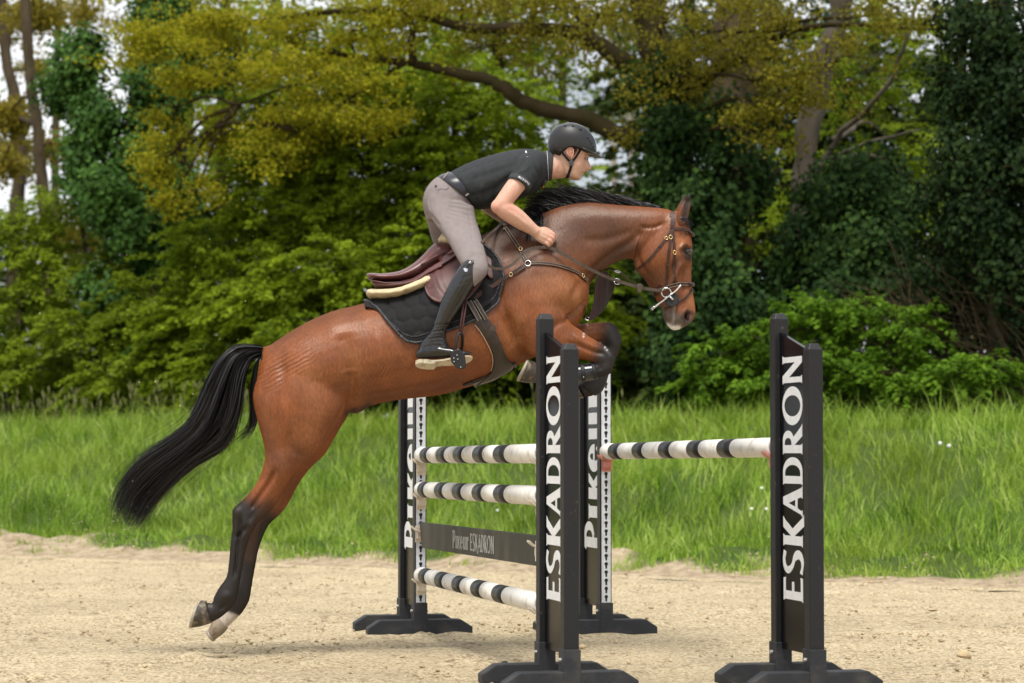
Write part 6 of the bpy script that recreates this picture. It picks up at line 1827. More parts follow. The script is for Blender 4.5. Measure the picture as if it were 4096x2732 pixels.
    n2 = fbm(V, 9, 3, 8) - 0.5; col = mixc(red, 0.35 + 1.4 * n2 - 0.2)
    me = mesh_np('body', V, Fq)
    a = me.attributes.new('skin', 'FLOAT_COLOR', 'POINT'); a.data.foreach_set('color', np.concatenate([np.clip(col, 0, 0.9), np.ones((len(V), 1))], 1).astype(np.float32).ravel())
    obj('body', me, M_SKIN, RIDER)
    bvh = BVHTree.FromPolygons([tuple(v) for v in V], [tuple(f) for f in Fq])
    # eyes
    for s in (-1, 1):
        c = H(2345.5, 635, s * .033)
        e = obj('eye', mesh_from(ball(c, 0.0105, 1, 1, 0.62)), M_EYEW, RIDER)
        i_ = obj('iris', mesh_from(ball(c + Vector((0.006, s * 0.0035, 0)), 0.0062, 0.8, 0.9, 0.85)), M_EYED, e)
        for o in (e, i_):
            for p in o.data.polygons: p.use_smooth = True
    # ears
    for s in (-1, 1):
        rim = [(2280, 630), (2270, 615), (2267, 602), (2273, 593), (2284, 591), (2293, 598), (2294, 612), (2288, 625), (2283, 636)]
        V1, F1 = loft([(2282, 592, 2278, 593, .004, s * .083), (2293, 598, 2268, 602, .006, s * .082), (2294, 610, 2268, 612, .006, s * .080), (2291, 622, 2273, 624, .006, s * .077), (2288, 634, 2279, 634, .005, s * .075), (2285, 640, 2281, 640, .003, s * .074)], 12, 3)
        V2, F2 = tube_vf([H(a_, b_, s * .088) for a_, b_ in rim], [.003, .0042, .0045, .0045, .0042, .004, .0035, .003, .003], 8)
        V3, F3 = tube_vf([H(a_, b_, s * .086) for a_, b_ in [(2288, 606), (2281, 610), (2280, 620), (2285, 628)]], .0028, 6)
        mb = MB(); mb.add(V1, F1); mb.add(V2, F2); mb.add(V3, F3)
        e = mb.build('ear', M_SKIN, RIDER, smooth=True)
        a = e.data.attributes.new('skin', 'FLOAT_COLOR', 'POINT')
        a.data.foreach_set('color', np.tile([0.58, 0.29, 0.22, 1], len(e.data.vertices)).astype(np.float32))
    # hair below the helmet
    V1, F1 = loft([(2262, 588, 2205, 585, .082, 0), (2262, 604, 2204, 604, .081, 0), (2258, 616, 2212, 616, .076, 0), (2254, 624, 2222, 625, .066, 0), (2250, 629, 2232, 630, .058, 0)], 20, 3)
    mb = MB(); mb.add(V1, F1)
    for s in (-1, 1):
        mb.add(*loft([(2306, 588, 2292, 588, .006, s * .077), (2308, 602, 2294, 602, .006, s * .0755), (2302, 612, 2294, 612, .005, s * .074), (2299, 620, 2295, 620, .002, s * .072)], 8, 3))
    mb.build('hair', M_HHAIR, RIDER, smooth=True)
    # ---------------- shirt
    sh = [loft([(1794, 694, 1896, 834, .150, 0), (1820, 678, 1918, 838, .158, 0), (1871, 653, 1965, 832, .168, 0), (1947, 626, 2020, 815, .178, 0), (2034, 604, 2082, 795, .188, 0), (2099, 596, 2140, 768, .196, 0), (2142, 601, 2168, 744, .165, 0), (2175, 608, 2186, 726, .105, 0), (2190, 613, 2194, 718, .078, 0)], 26, 4)]
    for s in (-1, 1):
        j = 1 if s < 0 else 0
        sh.append(tubeH([(2128, 648, s * .135, .066), (2112, 672, s * .175, .074), (2094, 705, s * .205, .069), (2074, 740, s * .228, .064)] if j else [(2128, 648, s * .135, .066), (2090, 680, s * .175, .072), (2050, 710, s * .205, .067), (2020, 735, s * .222, .062)], 20))
    V, Fq = fuse(sh, 0.006)
    E_ = edges_of(Fq); V = relax(V, E_, 5, 0.5, 0); V = relax(V, E_, 3, 0.5, -0.52)
    S = Sculpt(V, Fq, 0.05, gain=1.7)
    S.line([(2060, 690), (2000, 740), (1940, 770), (1880, 790)], -5, 12, near=True); S.line([(2050, 720), (1985, 775), (1930, 805)], 4, 10, near=True)
    S.line([(2070, 650), (1980, 690), (1890, 715)], -3, 14, near=True); S.line([(1900, 700), (1895, 760), (1910, 820)], -4, 9, near=True)
    S.line([(1930, 735), (1925, 790), (1945, 828)], 4, 8, near=True); S.line([(1990, 740), (1975, 790), (1985, 820)], -4, 8, near=True)
    S.line([(2108, 625), (2125, 655), (2150, 690), (2160, 720)], -3, 6, near=True)                                  # armhole seam
    S.line([(2060, 690), (2085, 660), (2105, 635)], -4, 8, near=True)
    S.line([(2075, 690), (2100, 680), (2120, 660)], 3, 7, near=True)
    S.line([(1840, 690), (1900, 665), (1980, 640)], -2.5, 10, near=True)
    S.line([(1830, 715), (1860, 760), (1895, 800)], -3, 8, near=True)
    V = S.done()
    shirt = smooth_obj('shirt', V, Fq, M_SHIRT, RIDER)
    sbvh = BVHTree.FromPolygons([tuple(v) for v in V], [tuple(f) for f in Fq])
    # collar: a standing band round the neck, with a thin white edge line
    def collar(pts, w, name, mat, th, parent):
        V1, F1 = loft(pts, 24, 4)
        mb = MB(); mb.add(V1, F1); return mb.build(name, mat, parent, smooth=True)
    collar([(2176, 606, 2186, 726, .086, 0), (2190, 604, 2198, 724, .078, 0), (2205, 606, 2204, 722, .071, 0), (2214, 611, 2208, 716, .066, 0), (2212, 616, 2206, 712, .060, 0)], 0, 'collar', M_COLLAR, 0, shirt)
    mb = MB()
    ringp = [(H(2187.5, 605, 0) + H(2194, 725, 0)) / 2 + (H(2187.5, 605, 0) - H(2194, 725, 0)) / 2 * 1.005 * math.cos(t) + Vector((0, .0835 * math.sin(t), 0)) for t in np.linspace(0.1, math.pi * 2 - 0.1, 36)]
    mb.tube(ringp, 0.0016, 6); mb.build('collar_piping', M_WHITE2, shirt, smooth=True)
    # sleeve hems with lettering (band)
    hem = [(2044, 708, 2107, 778)]
    def hem_band(rows, name, mat, parent):
        V1, F1 = tubeH(rows, 22, 3); mb = MB(); mb.add(V1, F1); return mb.build(name, mat, parent, smooth=True)
    hb = hem_band([(2083, 724, -.2185, .0685), (2073, 741, -.2285, .0672)], 'sleeve_hem', M_COLLAR, shirt)
    # lettering round the hem, read from the camera side
    c0, c1 = H(2083, 724, -.2185), H(2073, 741, -.2285); axd = (c1 - c0).normalized()
    A1 = axd.orthogonal().normalized()
    toC = Vector((0.35, -1, 0.0)); A1 = (toC - axd * toC.dot(axd)).normalized(); B1 = axd.cross(A1)
    bm = bmesh.new()
    def pl(u, v):
        th = (u - 2.35) * 0.235
        return c0.lerp(c1, 0.78 - 0.46 * v) + (A1 * math.cos(th) + B1 * math.sin(th)) * 0.0694
    text_glyph(bm, 'RPIKEUR', pl)
    me = bpy.data.meshes.new('hem_lettering'); bm.to_mesh(me); bm.free(); obj('hem_lettering', me, M_WHITE2, hb)
    # small label on the shoulder
    def decal(pxs, name, mat, parent, bv, off=0.003):
        P = []
        for (a_, b_) in pxs:
            o = Vector((0, 0, CAMH)); d = (H(a_, b_) - o).normalized(); h, n, _, _ = bv.ray_cast(o, d)
            P.append((h if h else H(a_, b_)) - d * off)
        mb = MB(); mb.prism(P, Vector((0, 0.002, 0))); return mb.build(name, mat, parent)
    decal([(2100, 603), (2106, 602), (2112, 627), (2106, 628)], 'shoulder_label', M_WHITE2, shirt, sbvh)
    # zip tab below the collar
    mb = MB(); mb.box(H(2174, 742, -.05), Vector((.003, 0, 0)), Vector((0, .003, 0)), Vector((0, 0, .012))); mb.build('zip_tab', M_ORANGE, shirt)
    mb = MB(); mb.tube([H(2186, 721, -.06), H(2176, 732, -.055), H(2168, 748, -.04)], [.008, .012, .006], 8); mb.build('placket', M_COLLAR, shirt, smooth=True)
    # ---------------- breeches
    sh = [loft([(1893, 806, 1752, 706, .150, 0), (1896, 818, 1730, 722, .163, 0), (1899, 835, 1704, 755, .172, 0), (1899, 852, 1692, 795, .176, 0), (1893, 880, 1694, 838, .165, 0), (1880, 905, 1706, 880, .13, 0)], 24, 4)]
    sh.append(loft([(1897, 825, 1712, 780, .085, -.09), (1901, 860, 1708, 830, .092, -.11), (1907, 888, 1722, 868, .092, -.14), (1920, 925, 1752, 912, .088, -.19), (1929, 960, 1785, 958, .082, -.245), (1938, 995, 1812, 1004, .076, -.295), (1947, 1035, 1832, 1040, .070, -.34),
                     (1953, 1068, 1846, 1066, .064, -.365), (1948, 1096, 1850, 1088, .058, -.372), (1925, 1122, 1850, 1110, .050, -.375), (1895, 1150, 1815, 1140, .045, -.375)], 22, 4))
    sh.append(loft([(1897, 825, 1706, 780, .085, .09), (1900, 870, 1697, 835, .090, .12), (1902, 920, 1712, 908, .085, .19), (1910, 985, 1735, 978, .078, .28), (1925, 1060, 1785, 1050, .066, .36), (1915, 1120, 1830, 1100, .055, .375)], 20, 4))
    V, Fq = fuse(sh, 0.006)
    E_ = edges_of(Fq); V = relax(V, E_, 5, 0.5, 0); V = relax(V, E_, 3, 0.5, -0.52)
    S = Sculpt(V, Fq, 0.05)
    for k in range(6):
        S.line([(1880 + 3 * k, 805 + 20 * k), (1845 + 2 * k, 800 + 18 * k), (1800 - 4 * k, 798 + 14 * k)], -3.4, 6, near=True)
    S.line([(1722, 745), (1716, 800), (1735, 870), (1790, 965)], -2.0, 4, near=True)
    S.line([(1850, 790), (1880, 880), (1890, 960), (1895, 1040)], -1.6, 4, near=True)
    S.line([(1705, 850), (1725, 868), (1760, 905)], -6, 8, near=True)
    for k in range(4):
        S.line([(1850 + 8 * k, 1052 - 8 * k), (1880 + 8 * k, 1050 - 10 * k), (1915 + 6 * k, 1062 - 14 * k)], -2.4, 5, near=True)
    V = S.done()
    br = smooth_obj('breeches', V, Fq, M_BREECH, RIDER)
    bbvh = BVHTree.FromPolygons([tuple(v) for v in V], [tuple(f) for f in Fq])
    decal([(1727, 735), (1750, 722), (1795, 748), (1784, 757), (1760, 754), (1752, 760), (1735, 748)], 'pocket_flap', M_BREECH, br, bbvh, 0.004)
    decal([(1738, 742), (1744, 739), (1748, 744), (1742, 748)], 'pocket_button', M_BELT, br, bbvh, 0.007)
    # belt
    mb = MB(); mb.add(*loft([(1899, 796, 1801, 689, .160, 0), (1901, 806, 1785, 693, .166, 0), (1900, 818, 1762, 700, .169, 0), (1896, 826, 1750, 708, .168, 0)], 26, 3))
    belt = mb.build('belt', M_BELT, RIDER, smooth=True)
    for (a_, b_) in (((1793, 690), (1772, 716)), ((1884, 768), (1862, 784))):
        o = Vector((0, 0, CAMH)); bb = BVHTree.FromPolygons([v.co[:] for v in belt.data.vertices], [tuple(p.vertices) for p in belt.data.polygons])
        P = []
        for t in np.linspace(0, 1, 5):
            px, py = a_[0] + (b_[0] - a_[0]) * t, a_[1] + (b_[1] - a_[1]) * t
            d = (H(px, py) - o).normalized(); h = bb.ray_cast(o, d)[0]
            P.append((h if h else H(px, py, -.12)) - d * .003)
        mb = MB(); mb.tube(P, .006, 6); mb.build('belt_loop', M_BREECH, br, smooth=True)
    # ---------------- boots
    for s in (-1, 1):
        q = lambda v: s * v
        sh = [loft([(1906, 1046, 1866, 1040, .052, q(.372)), (1911, 1066, 1844, 1058, .060, q(.375)), (1914, 1095, 1822, 1090, .062, q(.376)), (1910, 1126, 1803, 1122, .063, q(.375)), (1892, 1156, 1782, 1165, .062, q(.373)), (1860, 1208, 1757, 1220, .057, q(.368)), (1829, 1257, 1740, 1275, .051, q(.362)),
                    (1804, 1293, 1722, 1318, .046, q(.358)), (1788, 1325, 1702, 1348, .043, q(.355)), (1786, 1358, 1684, 1368, .042, q(.352)), (1796, 1390, 1671, 1398, .041, q(.35)), (1806, 1408, 1664, 1424, .040, q(.35))], 22, 4),
              loft([(1668, 1400, 1661, 1432, .026, q(.35)), (1690, 1385, 1684, 1434, .036, q(.35)), (1740, 1372, 1740, 1433, .041, q(.35)), (1790, 1384, 1795, 1430, .044, q(.35)), (1830, 1398, 1834, 1426, .047, q(.352)), (1865, 1404, 1866, 1421, .042, q(.354)), (1886, 1408, 1887, 1416, .022, q(.355))], 20, 4)]
        V, Fq = fuse(sh, 0.005)
        E_ = edges_of(Fq); V = relax(V, E_, 4, 0.5, 0); V = relax(V, E_, 2, 0.5, -0.52)
        S = Sculpt(V, Fq, -0.2)
        for k in range(8):
            S.line([(1722 - 4.5 * k, 1308 + 9.5 * k), (1750 - 2 * k, 1300 + 9 * k + (k % 3) * 3), (1800 - 2.5 * k, 1298 + 9.5 * k)], -4.5, 4.5)
        for k in range(6):
            S.line([(1812 - 6 * k, 1105 + 22 * k), (1850 - 8 * k, 1112 + 24 * k), (1885 - 11 * k, 1100 + 22 * k)], -0.9, 8)
        S.line([(1690, 1392), (1730, 1380), (1790, 1390)], -3, 6); S.line([(1700, 1410), (1760, 1400), (1800, 1412)], 3, 8)
        V = S.done()
        bt = smooth_obj('boot', V, Fq, M_BOOT, RIDER)
        # sole, rolled so that its underside shows
        def so(u, v, t):
            px = 1661 + 228 * u
            top = np.interp(u, [0, .3, .4, .55, .8, 1], [1431, 1436, 1434, 1430, 1424, 1413])
            p = H(px, float(top), s * .395)
            return p + Vector((0, -s * 0.088 * v * 1.0, -0.038 * v - (0.012 if (u < .34) else 0.0) * t - 0.009 * t))
        us = np.linspace(0, 1, 26); mb = MB(); V2 = []; F2 = []
        for i, u in enumerate(us):
            hw = float(np.interp(u, [0, .06, .2, .35, .5, .72, .88, .96, 1], [.12, .36, .42, .36, .34, .5, .46, .3, .08]))
            for (v, t) in ((0.5 - hw, 0), (0.5 + hw, 0), (0.5 + hw, 1), (0.5 - hw, 1)): V2.append(so(u, v, t))
            if i:
                k = (i - 1) * 4
                F2 += [(k + j, k + (j + 1) % 4, k + 4 + (j + 1) % 4, k + 4 + j) for j in range(4)]
        F2 += [(0, 1, 2, 3), (100, 103, 102, 101)]
        mb.add(V2, F2); mb.build('sole', M_BSOLE, bt)
        if s < 0:
            bv = BVHTree.FromPolygons([tuple(v) for v in V], [tuple(f) for f in Fq])
            decal([(1853, 1074), (1862, 1070), (1872, 1077), (1869, 1086), (1860, 1087)], 'logo_tab', M_SILVER, bt, bv, .004)
            P = []
            for (a_, b_) in [(1862, 1072), (1880, 1056), (1893, 1046)]:
                o = Vector((0, 0, CAMH)); d = (H(a_, b_) - o).normalized(); h = bv.ray_cast(o, d)[0]; P.append((h if h else H(a_, b_, -.43)) - d * .003)
            mb = MB(); mb.tube(P, .004, 5); mb.build('pull_strap', M_BOOT, bt)
    # ---------------- helmet
    V1, F1 = loft([(2382, 616, 2199, 622, .088, 0), (2385, 600, 2195, 606, .098, 0), (2384, 584, 2192, 580, .104, 0), (2376, 557, 2196, 549, .105, 0), (2361, 532, 2207, 526, .096, 0), (2341, 512, 2224, 509, .079, 0), (2315, 499, 2246, 499, .052, 0), (2296, 494, 2262, 495, .026, 0), (2284, 493, 2274, 493, .006, 0)], 40, 5)
    P = np.array([tuple(v) for v in V1]); px, py = to_px(P)
    low = np.interp(px, [2190, 2200, 2234, 2252, 2270, 2292, 2330, 2362, 2390], [612, 616, 613, 604, 588, 584, 596, 611, 614])
    over = py > low
    side = np.abs(P[:, 1] - D0) > 0.03
    dz = np.where(over & side, (py - low) / 726.0, 0)
    P[:, 2] += dz
    mb = MB(); mb.add([Vector(p) for p in P], F1); hm = mb.build('helmet', M_HELM, RIDER, smooth=True)
    hbv = BVHTree.FromPolygons([tuple(p) for p in P], F1)
    # centre stripe of gloss with vent slots
    top = catmull([(2192, 575), (2198, 545), (2212, 522), (2245, 500), (2280, 494), (2314, 500), (2342, 514), (2362, 534), (2377, 560), (2384, 590), (2385, 608)], 5)
    mb = MB(); V2 = []; F2 = []; hw_ = lambda t: 0.034
    for i, (a_, b_) in enumerate(top):
        c = H(a_, b_, 0); n = (c - H(2285, 575, 0)).normalized()
        for v in np.linspace(-1, 1, 9):
            p = c + Vector((0, v * 0.036, 0)); q = p + n * 0.03
            h = hbv.ray_cast(q, -n + Vector((0, -v * 0.0, 0)))[0]
            V2.append((h if h else p) + n * (0.0022 if abs(v) < 0.95 else -0.001))
        if i:
            k = (i - 1) * 9
            F2 += [(k + j, k + j + 1, k + 9 + j + 1, k + 9 + j) for j in range(8)]
    mb.add(V2, F2); mb.build('gloss_stripe', M_HELMG, hm, smooth=True)
    for k, (a_, b_) in enumerate([(2352, 552), (2360, 563), (2367, 574), (2373, 586), (2377, 596), (2262, 504), (2292, 504), (2322, 518)]):
        o = Vector((0, 0, CAMH)); d = (H(a_, b_) - o).normalized(); h, n, _, _ = hbv.ray_cast(o, d)
        if h is None: continue
        mb = MB(); t = Vector((0.012, 0, -0.004)) if k < 5 else Vector((0.014, 0, -0.002))
        mb.tube([h - t * 0.5 - d * 0.003, h + t * 0.5 - d * 0.003], .0028, 6); mb.build('vent', M_HELMG if k < 5 else M_STRAP, hm)
    # side screw
    o = Vector((0, 0, CAMH)); d = (H(2241, 598) - o).normalized(); h, n, _, _ = hbv.ray_cast(o, d)
    if h is not None:
        mb = MB(); mb.tube([h, h - d * .004], .006, 12); mb.build('side_screw', M_HELMG, hm)
    # peak
    mb = MB(); V2 = []; F2 = []; nu, nv = 15, 8
    for i in range(nu):
        th = (i / (nu - 1) - 0.5) * 2 * 1.15
        a0 = H(2298, 604, 0); ctr = H(2288, 596, 0)
        for j in range(nv):
            t = j / (nv - 1)
            rx = 0.129 + 0.034 * t * math.cos(th * 0.95) ** 0.8 if abs(th) < 1.55 else 0.129
            ry = 0.098 + 0.006 * t
            x_ = ctr.x + rx * math.cos(th); y_ = D0 + ry * math.sin(th) * (1 + 0.03 * t)
            z_ = ctr.z - 0.010 - 0.034 * (math.cos(th) - 0.36) / 0.64 * (0.45 + 0.55 * t) + 0.014 * (1 - math.cos(th)) - 0.006 * t * t
            V2.append(Vector((x_, y_, z_)))
        if i:
            k = (i - 1) * nv
            F2 += [(k + j, k + j + 1, k + nv + j + 1, k + nv + j) for j in range(nv - 1)]
    mb.add(V2, F2); pk = mb.build('peak', M_HELM, hm, smooth=True)
    md = pk.modifiers.new('t', 'SOLIDIFY'); md.thickness = 0.004; md.offset = 0
    # chin strap
    def strap3(pxs, w, name, off=0.004):
        o = Vector((0, 0, CAMH)); P = []; Nn = []
        for (a_, b_) in catmull(pxs, 5):
            d = (H(a_, b_) - o).normalized(); h, n, _, _ = bvh.ray_cast(o, d)
            if h is None or abs(h.y - D0) > 0.12: h = H(a_, b_, -.05); n = Vector((0, -1, 0))
            P.append(h); Nn.append(n)
        V2, F2 = ribbon(P, Nn, w, 0.0022, off); mb = MB(); mb.add(V2, F2)
        return mb.build(name, M_STRAP, hm)
    strap3([(2246, 604), (2258, 620), (2270, 636), (2282, 648)], .013, 'strap_rear', .010)
    strap3([(2322, 594), (2310, 615), (2298, 634), (2288, 648)], .013, 'strap_front', .008)
    strap3([(2286, 650), (2283, 670), (2277, 690), (2271, 708)], .014, 'chin_strap', .006)
    mb = MB(); mb.box(H(2285, 654, -.082), Vector((.011, 0, 0.001)), Vector((0, .004, 0)), Vector((-0.001, 0, .014))); mb.build('buckle', M_HELMG, hm, bevel=.002)
    mb = MB(); mb.tube([H(2276, 704, -.055), H(2268, 711, -.03), H(2262, 713, 0), H(2268, 711, .03), H(2276, 704, .055)], .006, 8, flat=(Vector((0, 0, 1)), 0.5)); mb.build('chin_pad', M_STRAP, hm, smooth=True)
    return bvh

def ribbon(P, Nn, w, th, off):
    """flat strip along P lying on normals Nn"""
    n = len(P); V = []; F = []
    for i in range(n):
        t = (P[min(i + 1, n - 1)] - P[max(i - 1, 0)]).normalized()
        nn = Nn[i] + (Nn[max(i - 1, 0)] + Nn[min(i + 1, n - 1)]) * 0.7
        nn = (nn - t * nn.dot(t)).normalized()
        a = t.cross(nn).normalized() * (w / 2 if isinstance(w, (int, float)) else w[i] / 2)
        c = P[i] + nn * off
        V += [c - a, c + a, c + a + nn * th, c - a + nn * th]
    for i in range(n - 1):
        k = i * 4
        F += [(k + j, k + (j + 1) % 4, k + 4 + (j + 1) % 4, k + 4 + j) for j in range(4)]
    F += [(0, 3, 2, 1), (4 * n - 4, 4 * n - 3, 4 * n - 2, 4 * n - 1)]
    return V, F

def text_glyph(bm, text, place):
    """capital lettering drawn with the plain capitals below"""
    G = {'R': [[(0, 0), (.16, 0), (.16, .4), (.3, .4), (.5, 0), (.68, 0), (.46, .44), (.6, .6), (.6, .84), (.45, 1), (0, 1)]],
         'P': [[(0, 0), (.16, 0), (.16, .4), (.45, .4), (.6, .55), (.6, .85), (.45, 1), (0, 1)]],
         'I': [[(0, 0), (.16, 0), (.16, 1), (0, 1)]],
         'K': [[(0, 0), (.16, 0), (.16, .4), (.46, 0), (.66, 0), (.3, .5), (.64, 1), (.44, 1), (.16, .6), (.16, 1), (0, 1)]],
         'E': [[(0, 0), (.55, 0), (.55, .15), (.16, .15), (.16, .42), (.48, .42), (.48, .57), (.16, .57), (.16, .85), (.55, .85), (.55, 1), (0, 1)]],
         'U': [[(0, 1), (0, .2), (.15, 0), (.45, 0), (.6, .2), (.6, 1), (.44, 1), (.44, .22), (.16, .22), (.16, 1)]]}
    W_ = {'R': .68, 'P': .6, 'I': .16, 'K': .66, 'E': .55, 'U': .6}
    u = 0
    for ch in text:
        vs = [bm.verts.new(place(u + x, y)) for x, y in G[ch][0]]
        es = [bm.edges.new((vs[j], vs[(j + 1) % len(vs)])) for j in range(len(vs))]
        bmesh.ops.triangle_fill(bm, use_beauty=True, edges=es)
        u += W_[ch] + 0.16
RBVH = build_rider()
# ------------------------------------------------------------------ tack
M_TACK = pmat('brown_bridle_leather', (0.045, 0.022, 0.016), 0.45, 0.28, var=0.2, nscale=30, bump=0.1, bscale=120)
M_REIN = pmat('worn_rein_leather', (0.060, 0.042, 0.030), 0.55, 0.4, var=0.25, nscale=40, bump=0.2, bscale=160)
M_SADDLE = pmat('burgundy_saddle_leather', (0.10, 0.034, 0.032), 0.33, 0.5, var=0.18, nscale=14, bump=0.1, bscale=70)
M_SADDLE2 = pmat('dark_saddle_leather', (0.080, 0.030, 0.027), 0.48, 0.4, var=0.2, nscale=22, bump=0.15, bscale=120)
M_FLEECE = pmat('cream_sheepskin', (0.60, 0.49, 0.31), 0.95, 0.1, var=0.12, nscale=30, bump=0.8, bscale=160)
M_PAD = pmat('black_quilted_fabric', (0.0095, 0.0095, 0.0105), 0.75, 0.2, var=0.15, nscale=50, bump=0.08, bscale=400)
M_PIPE = pmat('grey_black_binding', (0.020, 0.021, 0.023), 0.6, 0.4, nscale=160, col2=(0.09, 0.09, 0.10), thr=(0.55, 0.62))
M_GIRTH = pmat('dark_girth_leather', (0.032, 0.022, 0.017), 0.42, 0.45, var=0.2, nscale=18, bump=0.12, bscale=90)
M_STITCH = pmat('pale_stitching', (0.42, 0.36, 0.27), 0.8, 0.2)
M_NAVY = pmat('glossy_navy_shell', (0.012, 0.014, 0.022), 0.16, 0.55, var=0.15, coat=0.3)
M_RUBB = pmat('black_rubber_disc', (0.016, 0.018, 0.020), 0.65, 0.4, var=0.3, nscale=60, bump=0.2)
CO = Vector((0, 0, CAMH))

def mir(v): return Vector((v.x, 2 * D0 - v.y, v.z))

def cast(px, py, dy=-0.1, bv=None):
    bv = bv or HBVH
    d = (H(px, py) - CO).normalized()
    h, n, _, _ = bv.ray_cast(CO, d)
    if h is None:
        p = H(px, py, dy); h, n, _, _ = bv.find_nearest(p)
        h = Vector((p.x, h.y, p.z)) if (h - p).length < 0.03 else h
    if n.dot(d) > 0: n = -n
    return h, n

def strap(name, pxs, w, mat, parent, off=0.003, th=0.004, mirror=True, sub=6, dy=-0.1, stitch=False):
    P, Nn = [], []
    for (a, b) in catmull(pxs, sub):
        h, n = cast(a, b, dy); P.append(h); Nn.append(n)
    # even out small bumps of the surface below
    for _ in range(2):
        P = [P[0]] + [(P[i - 1] + P[i] * 2 + P[i + 1]) / 4 for i in range(1, len(P) - 1)] + [P[-1]]
    mb = MB(); V, F = ribbon(P, Nn, w, th, off); mb.add(V, F)
    o = mb.build(name, mat, parent)
    if mirror:
        m2 = MB(); m2.add([mir(v) for v in V], F); m2.build(name, mat, parent)
    if stitch:
        for s in (-1, 1):
            mb = MB(); Q = []
            for i in range(len(P)):
                t = (P[min(i + 1, len(P) - 1)] - P[max(i - 1, 0)]).normalized(); a = t.cross(Nn[i]).normalized()
                Q.append(P[i] + Nn[i] * (off + th + 0.0005) + a * s * w * 0.34)
            mb.tube(Q, 0.0009, 4); mb.build('stitching', M_STITCH, o)
    return o

def ring(name, c, r, tube_r, nrm, mat, parent, sq=(1, 1)):
    nrm = nrm.normalized(); a = nrm.orthogonal().normalized()
    up = (ZZ - nrm * ZZ.dot(nrm)).normalized(); a = nrm.cross(up).normalized()
    mb = MB(); n = 22
    P = [c + a * math.cos(t) * r * sq[0] + up * math.sin(t) * r * sq[1] for t in np.linspace(0, 2 * math.pi, n + 1)]
    mb.tube(P, tube_r, 7); return mb.build(name, mat, parent, smooth=True)

def buckle(px, py, w, h, parent, mat=None, off=0.008, bv=None):
    p, n = cast(px, py, bv=bv); c = p + n * off
    return ring('buckle', c, 1.0, 0.0024, n, mat or M_BRASS, parent, (w / 2, h / 2))

def patch(name, top, bot, nu, nv, off, th, mat, parent, wrap=False, mirror=True, fn=None, dy=-0.2, bow=0.36):
    """sheet lying on the horse between two side-view lines"""
    T, B = resample(top, nu), resample(bot, nu)
    V = np.empty((nu, nv, 3)); Nn = np.empty((nu, nv, 3))
    for i in range(nu):
        if wrap:
            S = H(T[i][0], T[i][1], 0); e, _ = cast(B[i][0], B[i][1], dy)
            K = Vector((S.x * 0.6 + e.x * 0.4, D0 - bow, S.z * 0.85 + e.z * 0.15))
        for j in range(nv):
            t = j / (nv - 1)
            if wrap:
                p = S * (1 - t) ** 2 + K * (2 * t * (1 - t)) + e * t * t
                h, n, _, _ = HBVH.find_nearest(p)
                if n.dot(h - Vector((h.x, D0, h.z - 0.25))) < 0: n = -n
            else:
                h, n = cast(T[i][0] * (1 - t) + B[i][0] * t, T[i][1] * (1 - t) + B[i][1] * t, dy)
            V[i, j] = h; Nn[i, j] = n
    # smooth the sheet
    for _ in range(3):
        V[1:-1, 1:-1] = (V[1:-1, 1:-1] * 2 + V[:-2, 1:-1] + V[2:, 1:-1] + V[1:-1, :-2] + V[1:-1, 2:]) / 6
        Nn[1:-1, 1:-1] = (Nn[1:-1, 1:-1] * 2 + Nn[:-2, 1:-1] + Nn[2:, 1:-1] + Nn[1:-1, :-2] + Nn[1:-1, 2:]) / 6
    Nn = unit(Nn)
    x, y = to_px(V.reshape(-1, 3))
    bump = fn(x, y).reshape(nu, nv) if fn else 0.0
    o1 = V + Nn * (off + th + (bump[..., None] if fn else 0)); o0 = V + Nn * max(off - 0.004, 0.0)
    # round the rim down
    n = nu * nv
    VV = np.concatenate([o1.reshape(-1, 3), o0.reshape(-1, 3)])
    idx = np.arange(n).reshape(nu, nv)
    q = lambda a: np.stack([a[:-1, :-1].ravel(), a[1:, :-1].ravel(), a[1:, 1:].ravel(), a[:-1, 1:].ravel()], 1)
    F = [q(idx), q(idx + n)[:, ::-1]]
    for e in (idx[0], idx[-1], idx[:, 0], idx[:, -1]):
        F.append(np.stack([e[:-1], e[1:], e[1:] + n, e[:-1] + n], 1))
    F = np.concatenate(F)
    if mirror:
        M = VV.copy(); M[:, 1] = 2 * D0 - M[:, 1]
        me = mesh_np(name, M, F[:, ::-1]); fix_normals(me)
        for p in me.polygons: p.use_smooth = True
        obj(name, me, mat, parent)
    me = mesh_np(name, VV, F)
    fix_normals(me)
    for p in me.polygons: p.use_smooth = True
    o = obj(name, me, mat, parent)
    return o, o1, Nn

def resample(pts, n):
    P = catmull(pts, 8); d = np.concatenate([[0], np.cumsum(np.linalg.norm(np.diff(P, axis=0), axis=1))])
    s = np.linspace(0, d[-1], n); return np.stack([np.interp(s, d, P[:, k]) for k in range(2)], 1)

def hexq(x, y):
    """quilted hexagons, about 8 cm across"""
    ang = math.radians(-28); u = (x * math.cos(ang) - y * math.sin(ang)) ; v = (x * math.sin(ang) + y * math.cos(ang))
    u = (x + 4) / 60.0; v = (y + 0.12 * x) / 60.0
    r3 = math.sqrt(3)
    def near(du, dv):
        ax = np.round(u - du) + du; ay = np.round((v - dv) / r3) * r3 + dv; return ax, ay
    a = near(0, 0); b = near(0.5, r3 / 2)
    da = (u - a[0]) ** 2 + (v - a[1]) ** 2; db = (u - b[0]) ** 2 + (v - b[1]) ** 2
    px = np.where(da < db, u - a[0], u - b[0]); py = np.where(da < db, v - a[1], v - b[1])
    px, py = np.abs(px), np.abs(py)
    hx = np.maximum(px, px * 0.5 + py * r3 / 2)       # 0 centre .. 0.5 edge
    e = 0.5 - hx
    return 0.0075 * (1 - np.exp(-(e / 0.11) ** 1.3))

